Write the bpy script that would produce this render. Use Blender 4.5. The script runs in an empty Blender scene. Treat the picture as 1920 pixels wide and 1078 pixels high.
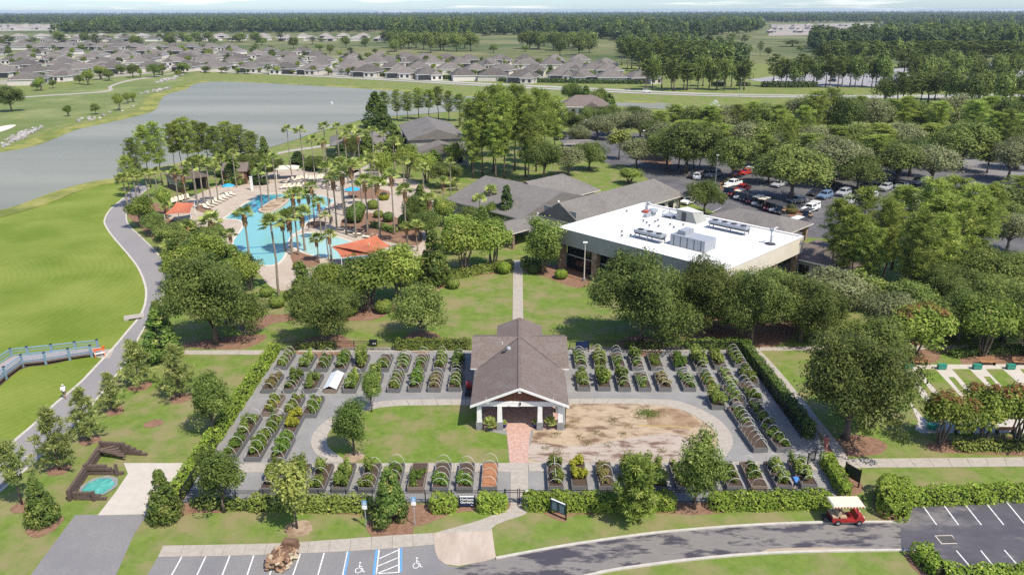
import bpy, bmesh, math
import numpy as np
from mathutils import Matrix, Vector
from mathutils.geometry import tessellate_polygon

# ------------------------------------------------------------------ camera
scene = bpy.context.scene
F, CX, CY, YH = 1400.0, 960.0, 539.0, 20.0           # focal length, centre and horizon row in photo pixels
PIT = math.atan((CY - YH) / F)
H = 43.0 * math.cos(PIT)                              # camera height in metres
TH, RO = math.radians(.576), math.radians(.12)
_fw = np.array([-math.sin(TH) * math.cos(PIT), math.cos(TH) * math.cos(PIT), -math.sin(PIT)])
_r0 = np.array([math.cos(TH), math.sin(TH), 0.0]); _u0 = np.cross(_r0, _fw)
_r = _r0 * math.cos(RO) - _u0 * math.sin(RO); _u = np.cross(_r, _fw)
_C = np.array([0, 0, H])
cam_data = bpy.data.cameras.new('camera')
cam_data.sensor_width = 36.0; cam_data.lens = F / 1920 * 36.0
cam_data.clip_start = .5; cam_data.clip_end = 60000
cam = bpy.data.objects.new('camera', cam_data)
cam.matrix_world = Matrix(((_r[0], _u[0], -_fw[0], 0), (_r[1], _u[1], -_fw[1], 0), (_r[2], _u[2], -_fw[2], H), (0, 0, 0, 1)))
scene.collection.objects.link(cam); scene.camera = cam

# ------------------------------------------------------------------ sky, sun, exposure
SUN_EL = math.radians(56); SUN_DIR = np.array([.74, -.67])       # sun stands to the right behind the camera
SUN_DIR = SUN_DIR / np.linalg.norm(SUN_DIR)
world = bpy.data.worlds.new('World'); scene.world = world; world.use_nodes = True
wn, wl = world.node_tree.nodes, world.node_tree.links
wn.clear()
w_out = wn.new('ShaderNodeOutputWorld'); w_bg = wn.new('ShaderNodeBackground'); w_bg.inputs[1].default_value = .15
sky = wn.new('ShaderNodeTexSky'); sky.sky_type = 'NISHITA'; sky.sun_disc = False
sky.sun_elevation = SUN_EL; sky.sun_rotation = math.atan2(SUN_DIR[0], SUN_DIR[1])
sky.altitude = 40; sky.air_density = 1.0; sky.dust_density = .35; sky.ozone_density = 3.0
# scattered fair-weather cloud over the whole sky
w_tc = wn.new('ShaderNodeTexCoord'); w_sep = wn.new('ShaderNodeSeparateXYZ')
w_add = wn.new('ShaderNodeMath'); w_add.operation = 'ADD'; w_add.inputs[1].default_value = .045
w_dx = wn.new('ShaderNodeMath'); w_dx.operation = 'DIVIDE'; w_dy = wn.new('ShaderNodeMath'); w_dy.operation = 'DIVIDE'
w_cmb = wn.new('ShaderNodeCombineXYZ'); w_no = wn.new('ShaderNodeTexNoise')
w_no.inputs['Scale'].default_value = .23; w_no.inputs['Detail'].default_value = 8; w_no.inputs['Roughness'].default_value = .55
w_rmp = wn.new('ShaderNodeValToRGB'); w_rmp.color_ramp.elements[0].position = .53; w_rmp.color_ramp.elements[1].position = .66
w_mix = wn.new('ShaderNodeMix'); w_mix.data_type = 'RGBA'
w_mix.inputs['B'].default_value = (6.9, 6.8, 6.6, 1)
w_abs = wn.new('ShaderNodeMath'); w_abs.operation = 'MAXIMUM'; w_abs.inputs[1].default_value = 0.0
w_tint = wn.new('ShaderNodeMix'); w_tint.data_type = 'RGBA'; w_tint.blend_type = 'MULTIPLY'; w_tint.inputs[0].default_value = 1
w_tint.inputs['B'].default_value = (.60, .74, .97, 1)
wl.new(w_tc.outputs['Generated'], w_sep.inputs[0]); wl.new(w_sep.outputs[2], w_abs.inputs[0]); wl.new(w_abs.outputs[0], w_add.inputs[0])
wl.new(w_sep.outputs[0], w_dx.inputs[0]); wl.new(w_add.outputs[0], w_dx.inputs[1])
wl.new(w_sep.outputs[1], w_dy.inputs[0]); wl.new(w_add.outputs[0], w_dy.inputs[1])
wl.new(w_dx.outputs[0], w_cmb.inputs[0]); wl.new(w_dy.outputs[0], w_cmb.inputs[1])
wl.new(w_cmb.outputs[0], w_no.inputs['Vector']); wl.new(w_no.outputs[0], w_rmp.inputs[0])
wl.new(sky.outputs[0], w_tint.inputs['A']); wl.new(w_tint.outputs['Result'], w_mix.inputs['A'])
wl.new(w_rmp.outputs[0], w_mix.inputs[0]); wl.new(w_mix.outputs['Result'], w_bg.inputs[0]); wl.new(w_bg.outputs[0], w_out.inputs[0])

sun_data = bpy.data.lights.new('sun', 'SUN'); sun_data.energy = 4.6; sun_data.angle = math.radians(.53); sun_data.color = (1, .925, .80)
sun = bpy.data.objects.new('sun', sun_data); scene.collection.objects.link(sun)
_sd = Vector((SUN_DIR[0] * math.cos(SUN_EL), SUN_DIR[1] * math.cos(SUN_EL), math.sin(SUN_EL)))
sun.rotation_euler = (-_sd).to_track_quat('-Z', 'Y').to_euler(); sun.location = (60, -40, 120)
scene.view_settings.view_transform = 'Standard'; scene.view_settings.look = 'None'
scene.view_settings.exposure = .38; scene.view_settings.gamma = 1.0; scene.view_settings.use_curve_mapping = False
scene.render.engine = 'CYCLES'
cy = scene.cycles
cy.max_bounces = 6; cy.diffuse_bounces = 3; cy.glossy_bounces = 2; cy.transmission_bounces = 4; cy.transparent_max_bounces = 4; cy.volume_bounces = 0
cy.use_denoising = False; cy.denoiser = 'OPENIMAGEDENOISE'; cy.denoising_input_passes = 'RGB_ALBEDO_NORMAL'
cy.caustics_reflective = False; cy.caustics_refractive = False

# ------------------------------------------------------------------ photo pixel -> place on the ground
def P(x, y, z=0.0):
    d = _fw * F + _r * (x - CX) + _u * (CY - y)
    t = (z - H) / d[2]
    return _C + d * t
def px(p):
    d = np.array(p, float) - _C; k = d @ _fw
    return CX + F * (d @ _r) / k, CY - F * (d @ _u) / k
def hgt(x, yb, yt):
    d0 = P(x, yb) - _C; t = (CY - yt) / F
    return (t * (_fw @ d0) - _u @ d0) / (_u[2] - t * _fw[2])
def ppm(p):
    return F / ((np.array(p, float) - _C) @ _fw)           # photo pixels per metre at a place

rng = np.random.default_rng(11)
COL = scene.collection
def ordinal(n):
    w = ['', 'first', 'second', 'third', 'fourth', 'fifth', 'sixth', 'seventh', 'eighth', 'ninth', 'tenth', 'eleventh', 'twelfth',
         'thirteenth', 'fourteenth', 'fifteenth', 'sixteenth', 'seventeenth', 'eighteenth', 'nineteenth', 'twentieth']
    if n < len(w): return w[n]
    t = {2: 'twenty', 3: 'thirty', 4: 'forty', 5: 'fifty', 6: 'sixty', 7: 'seventy', 8: 'eighty', 9: 'ninety'}
    if n >= 100: return 'hundred-and-' + (ordinal(n - 100) if n > 100 else 'zeroth')
    return t[n // 10] + ('-' + w[n % 10] if n % 10 else 'th') if n % 10 else t[n // 10].replace('ty', 'tieth')

# ------------------------------------------------------------------ materials
MATS = {}
def nodes_of(name):
    m = bpy.data.materials.new(name); m.use_nodes = True
    return m, m.node_tree.nodes, m.node_tree.links, m.node_tree.nodes['Principled BSDF']
def mat(name, c1, c2=None, scale=2.0, rough=.8, spec=.3, bump=0.0, lo=.35, hi=.65, metallic=0.0, detail=5.0, world=True, c3=None, scale3=.1, lo3=.45, hi3=.6, stretch=None, rnd=0.0, nr=.62):
    """base colour as two or three colours mixed by noise of their own scales, plus fine bump"""
    if name in MATS: return MATS[name]
    m, n, l, b = nodes_of(name)
    b.inputs['Roughness'].default_value = rough; b.inputs['Metallic'].default_value = metallic
    b.inputs['Specular IOR Level'].default_value = spec
    b.inputs['Base Color'].default_value = (*c1, 1)
    src = None
    if c2 is not None or bump:
        if world:
            g = n.new('ShaderNodeNewGeometry'); vec = g.outputs['Position']
        else:
            g = n.new('ShaderNodeTexCoord'); vec = g.outputs['Object']
        if stretch:
            mp = n.new('ShaderNodeMapping'); mp.inputs['Scale'].default_value = stretch[:3]
            if len(stretch) > 3: mp.inputs['Rotation'].default_value = (0, 0, stretch[3])
            l.new(vec, mp.inputs[0]); vec = mp.outputs[0]
        t = n.new('ShaderNodeTexNoise'); t.inputs['Scale'].default_value = scale; t.inputs['Detail'].default_value = detail
        t.inputs['Roughness'].default_value = nr
        l.new(vec, t.inputs['Vector'])
        if c2 is not None:
            r = n.new('ShaderNodeValToRGB'); r.color_ramp.elements[0].position = lo; r.color_ramp.elements[1].position = hi
            r.color_ramp.elements[0].color = (*c1, 1); r.color_ramp.elements[1].color = (*c2, 1)
            l.new(t.outputs[0], r.inputs[0]); src = r.outputs[0]
            if c3 is not None:
                t3 = n.new('ShaderNodeTexNoise'); t3.inputs['Scale'].default_value = scale3; t3.inputs['Detail'].default_value = 6
                t3.inputs['Roughness'].default_value = .65; l.new(vec, t3.inputs['Vector'])
                r3 = n.new('ShaderNodeMapRange'); r3.inputs[1].default_value = lo3; r3.inputs[2].default_value = hi3
                l.new(t3.outputs[0], r3.inputs[0])
                mx = n.new('ShaderNodeMix'); mx.data_type = 'RGBA'; mx.inputs['B'].default_value = (*c3, 1)
                l.new(r3.outputs[0], mx.inputs[0]); l.new(src, mx.inputs['A']); src = mx.outputs['Result']
        if bump:
            bp = n.new('ShaderNodeBump'); bp.inputs['Strength'].default_value = bump; bp.inputs['Distance'].default_value = .05
            l.new(t.outputs[0], bp.inputs['Height']); l.new(bp.outputs[0], b.inputs['Normal'])
    if rnd:
        oi = n.new('ShaderNodeObjectInfo'); hs = n.new('ShaderNodeHueSaturation')
        mr = n.new('ShaderNodeMapRange'); mr.inputs[3].default_value = 1 - rnd; mr.inputs[4].default_value = 1 + rnd
        l.new(oi.outputs['Random'], mr.inputs[0]); l.new(mr.outputs[0], hs.inputs['Value'])
        if src is None: hs.inputs['Color'].default_value = (*c1, 1)
        else: l.new(src, hs.inputs['Color'])
        src = hs.outputs[0]
    if src is not None: l.new(src, b.inputs['Base Color'])
    MATS[name] = m
    return m
LEAF = 1.95; WARM = (1.02, 1.0, .86)
def leaf_mat(name, c1, c2, c3=None, rough=.5, trans=.32, hue=.03, val=.32):
    """leaves: colour by each leaf's own tint, a little hue shift from plant to plant, light passing through"""
    if name in MATS: return MATS[name]
    c1, c2 = [tuple(LEAF * k * q for k, q in zip(c, WARM)) for c in (c1, c2)]; c3 = tuple(LEAF * k * q for k, q in zip(c3, WARM)) if c3 else None
    m, n, l, b = nodes_of(name)
    a = n.new('ShaderNodeAttribute'); a.attribute_name = 'tint'
    r = n.new('ShaderNodeValToRGB'); r.color_ramp.elements[0].color = (*c1, 1); r.color_ramp.elements[1].color = (*c2, 1)
    if c3:
        e = r.color_ramp.elements.new(.9); e.color = (*c2, 1); r.color_ramp.elements[2].color = (*c3, 1)
    l.new(a.outputs['Fac'], r.inputs[0])
    oi = n.new('ShaderNodeObjectInfo'); hs = n.new('ShaderNodeHueSaturation')
    mr = n.new('ShaderNodeMapRange'); mr.inputs[3].default_value = .5 - hue * .5; mr.inputs[4].default_value = .5 + hue * .15
    mv = n.new('ShaderNodeMapRange'); mv.inputs[3].default_value = 1 - val; mv.inputs[4].default_value = 1 + val
    fr = n.new('ShaderNodeMath'); fr.operation = 'FRACT'; mu = n.new('ShaderNodeMath'); mu.operation = 'MULTIPLY'; mu.inputs[1].default_value = 7.31
    l.new(oi.outputs['Random'], mr.inputs[0]); l.new(oi.outputs['Random'], mu.inputs[0]); l.new(mu.outputs[0], fr.inputs[0]); l.new(fr.outputs[0], mv.inputs[0])
    l.new(mr.outputs[0], hs.inputs['Hue']); l.new(mv.outputs[0], hs.inputs['Value']); l.new(r.outputs[0], hs.inputs['Color'])
    l.new(hs.outputs[0], b.inputs['Base Color']); b.inputs['Roughness'].default_value = rough; b.inputs['Specular IOR Level'].default_value = .12
    tr = n.new('ShaderNodeBsdfTranslucent'); mxs = n.new('ShaderNodeMixShader'); mxs.inputs[0].default_value = trans
    l.new(hs.outputs[0], tr.inputs[0]); l.new(b.outputs[0], mxs.inputs[1]); l.new(tr.outputs[0], mxs.inputs[2])
    l.new(mxs.outputs[0], n['Material Output'].inputs[0])
    MATS[name] = m
    return m

# ------------------------------------------------------------------ mesh helpers
class MB:
    """collects shapes, each with its material slot, into one mesh"""
    def __init__(s): s.v = []; s.f = []; s.m = []; s.mats = []
    def slot(s, m):
        if m not in s.mats: s.mats.append(m)
        return s.mats.index(m)
    def add(s, v, f, m):
        o = len(s.v); k = s.slot(m)
        s.v += [tuple(map(float, p)) for p in v]
        for q in f: s.f.append([i + o for i in q]); s.m.append(k)
        return s
    def box(s, c, d, m, rz=0.0, top=1.0, M=None):
        x, y, z = d[0] / 2, d[1] / 2, d[2] / 2
        q = [(-x, -y, -z), (x, -y, -z), (x, y, -z), (-x, y, -z), (-x * top, -y * top, z), (x * top, -y * top, z), (x * top, y * top, z), (-x * top, y * top, z)]
        ca, sa = math.cos(rz), math.sin(rz)
        if M is not None: q = [tuple(M @ Vector(p)) for p in q]
        q = [(c[0] + p[0] * ca - p[1] * sa, c[1] + p[0] * sa + p[1] * ca, c[2] + p[2]) for p in q]
        return s.add(q, [(0, 3, 2, 1), (4, 5, 6, 7), (0, 1, 5, 4), (1, 2, 6, 5), (2, 3, 7, 6), (3, 0, 4, 7)], m)
    def tube(s, pts, rad, m, n=6, cap=True):
        pts = [Vector(p) for p in pts]
        if not hasattr(rad, '__len__'): rad = [rad] * len(pts)
        v = []; f = []
        for i, p in enumerate(pts):
            t = (pts[min(i + 1, len(pts) - 1)] - pts[max(i - 1, 0)]).normalized()
            a = t.cross(Vector((0, 0, 1)) if abs(t.z) < .9 else Vector((1, 0, 0))).normalized(); b = t.cross(a)
            for k in range(n):
                g = 2 * math.pi * k / n; v.append(p + (a * math.cos(g) + b * math.sin(g)) * rad[i])
        for i in range(len(pts) - 1):
            for k in range(n):
                f.append((i * n + k, i * n + (k + 1) % n, (i + 1) * n + (k + 1) % n, (i + 1) * n + k))
        if cap:
            f.append(tuple(range(n))[::-1]); f.append(tuple((len(pts) - 1) * n + k for k in range(n)))
        return s.add(v, f, m)
    def lathe(s, prof, m, n=12, c=(0, 0, 0)):
        v = []; f = []
        for r_, z in prof:
            for k in range(n):
                g = 2 * math.pi * k / n; v.append((c[0] + r_ * math.cos(g), c[1] + r_ * math.sin(g), c[2] + z))
        for i in range(len(prof) - 1):
            for k in range(n): f.append((i * n + k, i * n + (k + 1) % n, (i + 1) * n + (k + 1) % n, (i + 1) * n + k))
        f.append(tuple(range(n))[::-1]); f.append(tuple((len(prof) - 1) * n + k for k in range(n)))
        return s.add(v, f, m)
    def prism(s, poly, z0, z1, m):
        """closed prism over a counter-clockwise xy outline (concave allowed)"""
        n = len(poly); v = [(p[0], p[1], z0) for p in poly] + [(p[0], p[1], z1) for p in poly]
        tri = tessellate_polygon([[Vector((p[0], p[1], 0)) for p in poly]])
        f = []
        for t in tri:
            a, b, c = t
            if (poly[b][0] - poly[a][0]) * (poly[c][1] - poly[a][1]) - (poly[b][1] - poly[a][1]) * (poly[c][0] - poly[a][0]) < 0: b, c = c, b
            f.append((a + n, b + n, c + n)); f.append((c, b, a))
        area = sum(poly[i][0] * poly[(i + 1) % n][1] - poly[(i + 1) % n][0] * poly[i][1] for i in range(n))
        for i in range(n):
            j = (i + 1) % n
            f.append((i, j, j + n, i + n) if area > 0 else (j, i, i + n, j + n))
        return s.add(v, f, m)
    def quad(s, a, b, c, d, m): return s.add([a, b, c, d], [(0, 1, 2, 3)], m)
    def poly(s, pts, m): return s.add(pts, [tuple(range(len(pts)))], m)
    def mesh(s, name, smooth=False):
        me = bpy.data.meshes.new(name)
        me.from_pydata(s.v, [], s.f)
        for k in s.mats: me.materials.append(k)
        me.polygons.foreach_set('material_index', s.m)
        if smooth: me.polygons.foreach_set('use_smooth', [True] * len(s.f))
        me.update()
        return me
    def obj(s, name, parent=None, smooth=False, loc=None, rz=0.0):
        return place(name, s.mesh(name, smooth), parent, loc, rz)
def place(name, me, parent=None, loc=None, rz=0.0, scale=None):
    o = bpy.data.objects.new(name, me); COL.objects.link(o)
    if parent is not None: o.parent = parent
    if loc is not None: o.location = loc
    if rz: o.rotation_euler = (0, 0, rz)
    if scale is not None: o.scale = scale
    return o
def tag(o, label, cat, group=None, kind=None):
    o['label'] = label; o['category'] = cat
    if group: o['group'] = group
    if kind: o['kind'] = kind
    return o
def thing(name, label, cat, loc=(0, 0, 0), rz=0.0, group=None, scale=None):
    o = bpy.data.objects.new(name, None); COL.objects.link(o); o.empty_display_size = .3
    o.location = loc; o.rotation_euler = (0, 0, rz)
    if scale is not None: o.scale = scale
    return tag(o, label, cat, group)
def struct(o): o['kind'] = 'structure'; return o
def copy_tree(o, parent=None):
    c = o.copy(); COL.objects.link(c); c.parent = parent
    for ch in o.children: copy_tree(ch, c)
    return c
def leaf_mesh(name, pos, nor, size, aspect, tint, m, up=None):
    """one diamond per leaf"""
    n = len(pos); nor = nor / (np.linalg.norm(nor, axis=1, keepdims=True) + 1e-9)
    if up is None:
        t = rng.normal(size=(n, 3))
    else: t = up + rng.normal(size=(n, 3)) * .25
    t -= nor * (t * nor).sum(1, keepdims=True); t /= (np.linalg.norm(t, axis=1, keepdims=True) + 1e-9)
    b = np.cross(nor, t); size = np.broadcast_to(size, (n,))[:, None]
    v = np.stack([pos - t * size, pos + b * size * aspect, pos + t * size, pos - b * size * aspect], 1).reshape(-1, 3)
    me = bpy.data.meshes.new(name); me.vertices.add(4 * n); me.vertices.foreach_set('co', v.astype(np.float32).ravel())
    me.loops.add(4 * n); me.loops.foreach_set('vertex_index', np.arange(4 * n, dtype=np.int32))
    me.polygons.add(n); me.polygons.foreach_set('loop_start', np.arange(0, 4 * n, 4, dtype=np.int32))
    at = me.attributes.new('tint', 'FLOAT', 'FACE'); at.data.foreach_set('value', np.clip(tint, 0, 1).astype(np.float32))
    me.materials.append(m); me.update(calc_edges=True)
    return me
def smooth(pts, n=6, closed=False):
    """Catmull-Rom through points"""
    pts = [np.array(p, float) for p in pts]; L = len(pts); out = []
    for i in range(L if closed else L - 1):
        p1, p2 = pts[i], pts[(i + 1) % L]
        p0 = pts[i - 1] if (i > 0 or closed) else 2 * p1 - p2
        p3 = pts[(i + 2) % L] if (i + 2 < L or closed) else 2 * p2 - p1
        for k in range(n):
            t = k / n
            out.append(.5 * (2 * p1 + (p2 - p0) * t + (2 * p0 - 5 * p1 + 4 * p2 - p3) * t * t + (3 * p1 - p0 - 3 * p2 + p3) * t ** 3))
    if not closed: out.append(pts[-1])
    return out
def resample(pts, n):
    pts = np.array([p[:2] for p in pts]); d = np.r_[0, np.cumsum(np.linalg.norm(np.diff(pts, axis=0), axis=1))]
    s = np.linspace(0, d[-1], n)
    return np.stack([np.interp(s, d, pts[:, 0]), np.interp(s, d, pts[:, 1])], 1)
def sheet(name, pxs, z, m, curve=0, kind='structure', closed=True):
    """a flat patch of ground whose outline is given where it lies in the photograph"""
    pts = [P(x, y) for x, y in pxs]
    if curve: pts = smooth(pts, curve, closed)
    me = flat([p[:2] for p in pts], z, m, name)
    o = place(name, me); o['kind'] = kind
    return o
def flat(poly, z, m, name):
    poly = [(float(p[0]), float(p[1])) for p in poly]
    tri = tessellate_polygon([[Vector((p[0], p[1], 0)) for p in poly]])
    f = []
    for a, b, c in tri:
        if (poly[b][0] - poly[a][0]) * (poly[c][1] - poly[a][1]) - (poly[b][1] - poly[a][1]) * (poly[c][0] - poly[a][0]) < 0: b, c = c, b
        f.append((a, b, c))
    return MB().add([(p[0], p[1], z) for p in poly], f, m).mesh(name)
def ribbon(name, left, right, z, m, n=40, px_in=True, curve=6, parent=None):
    if px_in: left = [P(*p) for p in left]; right = [P(*p) for p in right]
    a = resample(smooth(left, curve), n); b = resample(smooth(right, curve), n)
    mb = MB(); mb.add([(*p, z) for p in a] + [(*p, z) for p in b], [(i, n + i, n + i + 1, i + 1) for i in range(n - 1)], m)
    o = mb.obj(name, parent)
    if parent is None: struct(o)
    return o, a, b
def slabs(name, left, right, m, base, n, z=.05, gap=.014, px_in=True, curve=6, piece='slab'):
    """a walk of separate concrete slabs between two edges, joints open over a darker bed"""
    o, a, b = ribbon(name, left, right, z - .03, base, max(n * 3, 8), px_in, curve)
    if px_in: left = [P(*p) for p in left]; right = [P(*p) for p in right]
    A = resample(smooth(left, curve), n * 3 + 1); B = resample(smooth(right, curve), n * 3 + 1)
    for i in range(n):
        q = [A[3 * i + k] for k in range(4)]; r_ = [B[3 * i + k] for k in range(4)]
        for e, s_ in ((q, 1), (r_, 1)):
            d0 = (e[1] - e[0]); d1 = (e[3] - e[2])
            e[0] = e[0] + d0 / (np.linalg.norm(d0) + 1e-9) * gap; e[3] = e[3] - d1 / (np.linalg.norm(d1) + 1e-9) * gap
        poly = [tuple(p) for p in r_] + [tuple(p) for p in q[::-1]]
        dz = float(rng.uniform(-.003, .003))
        MB().prism(poly, z - .028, z + dz, m).obj(piece, o)
    return o
def curb(name, line, w, h, m, n=40, px_in=True, curve=6, parent=None, z0=0.0):
    pts = [P(*p) for p in line] if px_in else line
    a = resample(smooth(pts, curve), n); mb = MB()
    t = np.gradient(a, axis=0); t /= np.linalg.norm(t, axis=1, keepdims=True) + 1e-9
    nn = np.stack([-t[:, 1], t[:, 0]], 1) * w / 2
    v = []
    for p, q in zip(a, nn):
        v += [(*(p - q), z0), (*(p - q), z0 + h), (*(p + q), z0 + h), (*(p + q), z0)]
    f = []
    for i in range(n - 1):
        for k in range(3): f.append((4 * i + k, 4 * i + k + 1, 4 * i + 5 + k, 4 * i + 4 + k))
    f += [(0, 3, 2, 1), (4 * n - 4, 4 * n - 3, 4 * n - 2, 4 * n - 1)]
    mb.add(v, f, m); o = mb.obj(name, parent)
    if parent is None: struct(o)
    return o

# ================================================================== MATERIALS
m_grass = mat('grass', (.100, .158, .026), (.172, .224, .050), .8, .9, .1, bump=.6, lo=.36, hi=.64, detail=10, nr=.78, c3=(.225, .20, .095), scale3=.24, lo3=.44, hi3=.62)
m_lawn = mat('mown_lawn', (.093, .154, .022), (.162, .218, .042), 1.1, .9, .1, bump=.6, lo=.36, hi=.64, detail=10, nr=.78, c3=(.215, .195, .085), scale3=.3, lo3=.45, hi3=.62)
m_turf = mat('fairway_turf', (.125, .165, .048), (.165, .195, .07), .08, .9, .1, c3=(.25, .26, .11), scale3=.03, lo3=.5, hi3=.7)
m_far = mat('far_ground', (.12, .135, .05), (.20, .19, .095), .012, .95, .1, c3=(.07, .10, .035), scale3=.004, lo3=.45, hi3=.6)
m_gravel = mat('fine_gravel', (.195, .19, .185), (.255, .25, .243), 9, .95, .1, bump=.4, c3=(.29, .28, .268), scale3=.35, lo3=.45, hi3=.75)
m_conc = mat('concrete', (.33, .295, .25), (.39, .355, .305), 2.2, .9, .2, bump=.15, c3=(.30, .27, .235), scale3=.5, lo3=.55, hi3=.8)
m_concw = mat('bright_concrete', (.44, .40, .345), (.50, .455, .395), 1.2, .9, .2, bump=.1, c3=(.37, .33, .275), scale3=.3, lo3=.52, hi3=.8)
m_curb = mat('curb_concrete', (.42, .39, .34), (.52, .48, .42), 1.5, .9, .2)
m_joint = mat('joint_soil', (.20, .175, .145), (.24, .21, .18), 4, .95, .1)
m_asph = mat('worn_asphalt', (.19, .183, .18), (.232, .222, .218), 5, .9, .2, bump=.2, c3=(.175, .17, .178), scale3=.22, lo3=.45, hi3=.7)
m_asphp = mat('path_asphalt', (.225, .212, .21), (.265, .25, .245), 4, .9, .2, bump=.2, c3=(.21, .20, .21), scale3=.12, lo3=.5, hi3=.75)
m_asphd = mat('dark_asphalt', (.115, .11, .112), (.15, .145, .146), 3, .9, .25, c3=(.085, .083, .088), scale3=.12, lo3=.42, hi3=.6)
m_road = mat('patched_road', (.175, .16, .15), (.24, .22, .20), .8, .85, .25, bump=.2, stretch=(.3, .9, 1, .12), lo=.3, hi=.7, c3=(.058, .055, .066), scale3=.8, lo3=.47, hi3=.55)
m_lot = mat('sealed_lot', (.070, .066, .078), (.10, .096, .106), .7, .8, .3, bump=.2, c3=(.19, .175, .165), scale3=.35, lo3=.52, hi3=.66, stretch=(.5, 1, 1))
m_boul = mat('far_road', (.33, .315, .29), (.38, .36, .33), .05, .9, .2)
m_mulch = mat('pine_straw', (.165, .092, .06), (.26, .155, .105), 2.5, .95, .1, bump=.6, c3=(.26, .17, .11), scale3=.5, lo3=.5, hi3=.75)
m_sand = mat('bare_sand', (.31, .235, .155), (.45, .355, .25), 1.6, .95, .1, bump=.6, lo=.25, hi=.7, c3=(.17, .11, .075), scale3=.55, lo3=.50, hi3=.62, stretch=(.6, 1.2, 1))
m_sandp = mat('pale_sand', (.41, .35, .295), (.34, .275, .22), .7, .95, .1, c3=(.16, .10, .075), scale3=.7, lo3=.50, hi3=.60, stretch=(.5, 1.3, 1))
m_brick = mat('clay_pavers', (.36, .20, .16), (.48, .31, .25), 6, .9, .2, bump=.2, c3=(.50, .38, .32), scale3=3.5, lo3=.45, hi3=.65)
m_deck = mat('pool_deck', (.40, .335, .265), (.46, .395, .325), 1.2, .85, .2, c3=(.36, .29, .23), scale3=.3, lo3=.45, hi3=.7)
m_paint = mat('white_paint', (.66, .66, .64), (.36, .355, .35), 3.5, .7, .3, lo=.5, hi=.78)
m_blue = mat('blue_paint', (.10, .27, .48), (.14, .32, .52), 6, .6, .3)
m_white = mat('white_trim', (.78, .77, .74), (.70, .69, .66), 3, .55, .4, world=False)
m_black = mat('black_metal', (.012, .012, .014), None, 1, .45, .5)
m_bark = mat('bark', (.11, .085, .065), (.19, .155, .125), 6, .95, .1, world=False, stretch=(1, 1, .25))
m_barkp = mat('pine_bark', (.13, .09, .07), (.21, .16, .13), 5, .95, .1, world=False, stretch=(1, 1, .3))
m_palmt = mat('palm_trunk', (.20, .165, .125), (.29, .25, .20), 4, .95, .1, world=False, stretch=(.6, .6, 3))
m_wood = mat('weathered_timber', (.075, .052, .042), (.16, .12, .10), 3, .95, .1, world=False, stretch=(3, 3, 3), bump=.4)
m_shing = mat('brown_shingles', (.135, .105, .09), (.185, .15, .132), 3.2, .95, .15, world=False, bump=.5, c3=(.205, .18, .165), scale3=.6, lo3=.5, hi3=.8, stretch=(1, 1, 2.5))
m_shing2 = mat('grey_shingles', (.15, .138, .127), (.20, .185, .17), 2.2, .95, .15, world=False, bump=.5, c3=(.125, .115, .108), scale3=.25, lo3=.5, hi3=.8, stretch=(1, 1, 2.0))
m_stucco = mat('cream_stucco', (.52, .48, .42), (.60, .56, .50), 1.5, .9, .2, world=False)
m_glass = mat('dark_glass', (.012, .014, .017), None, 1, .08, .6)

# ================================================================== GROUND
gm = MB(); G = 16000
gm.add([(-G, -200, 0), (G, -200, 0), (G, G, 0), (-G, G, 0)], [(0, 1, 2, 3)], m_far)
struct(gm.obj('ground'))
# mown grass near and around the grounds
sheet('grass', [(-700, 1300), (2700, 1300), (2500, 300), (2200, 130), (1500, 118), (700, 130), (300, 122), (-300, 128), (-900, 300)], .004, m_grass)

# mowing stripes curve across the lakeside lawn
def lawn_striped():
    m, n, l, b = nodes_of('striped_lawn')
    b.inputs['Roughness'].default_value = .9; b.inputs['Specular IOR Level'].default_value = .1
    g = n.new('ShaderNodeNewGeometry'); mp = n.new('ShaderNodeMapping')
    c = P(-260, 560); mp.inputs['Location'].default_value = (-c[0], -c[1], 0)
    l.new(g.outputs['Position'], mp.inputs[0])
    w = n.new('ShaderNodeTexWave'); w.wave_type = 'RINGS'; w.rings_direction = 'Z'; w.inputs['Scale'].default_value = .33
    w.inputs['Distortion'].default_value = 16; w.inputs['Detail'].default_value = 2.5; w.inputs['Detail Scale'].default_value = .16
    l.new(mp.outputs[0], w.inputs[0])
    t = n.new('ShaderNodeTexNoise'); t.inputs['Scale'].default_value = .09; t.inputs['Detail'].default_value = 8; l.new(g.outputs['Position'], t.inputs[0])
    t2 = n.new('ShaderNodeTexNoise'); t2.inputs['Scale'].default_value = 1.4; t2.inputs['Detail'].default_value = 10; t2.inputs['Roughness'].default_value = .78; l.new(g.outputs['Position'], t2.inputs[0])
    r = n.new('ShaderNodeValToRGB'); r.color_ramp.elements[0].position = .33; r.color_ramp.elements[1].position = .68
    r.color_ramp.elements[0].color = (.118, .172, .020, 1); r.color_ramp.elements[1].color = (.20, .24, .048, 1)
    a = n.new('ShaderNodeMath'); a.operation = 'MULTIPLY_ADD'; a.inputs[1].default_value = .06
    a2 = n.new('ShaderNodeMath'); a2.operation = 'MULTIPLY_ADD'; a2.inputs[1].default_value = .5; a2.inputs[2].default_value = -.27
    l.new(t2.outputs[0], a2.inputs[0])
    a3 = n.new('ShaderNodeMath'); a3.operation = 'ADD'; l.new(t.outputs[0], a3.inputs[0]); l.new(a2.outputs[0], a3.inputs[1])
    l.new(w.outputs[1], a.inputs[0]); l.new(a3.outputs[0], a.inputs[2]); l.new(a.outputs[0], r.inputs[0]); l.new(r.outputs[0], b.inputs['Base Color'])
    bp = n.new('ShaderNodeBump'); bp.inputs['Strength'].default_value = .3; bp.inputs['Distance'].default_value = .05
    l.new(t2.outputs[0], bp.inputs['Height']); l.new(bp.outputs[0], b.inputs['Normal'])
    return m
m_stripe = lawn_striped()
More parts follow.
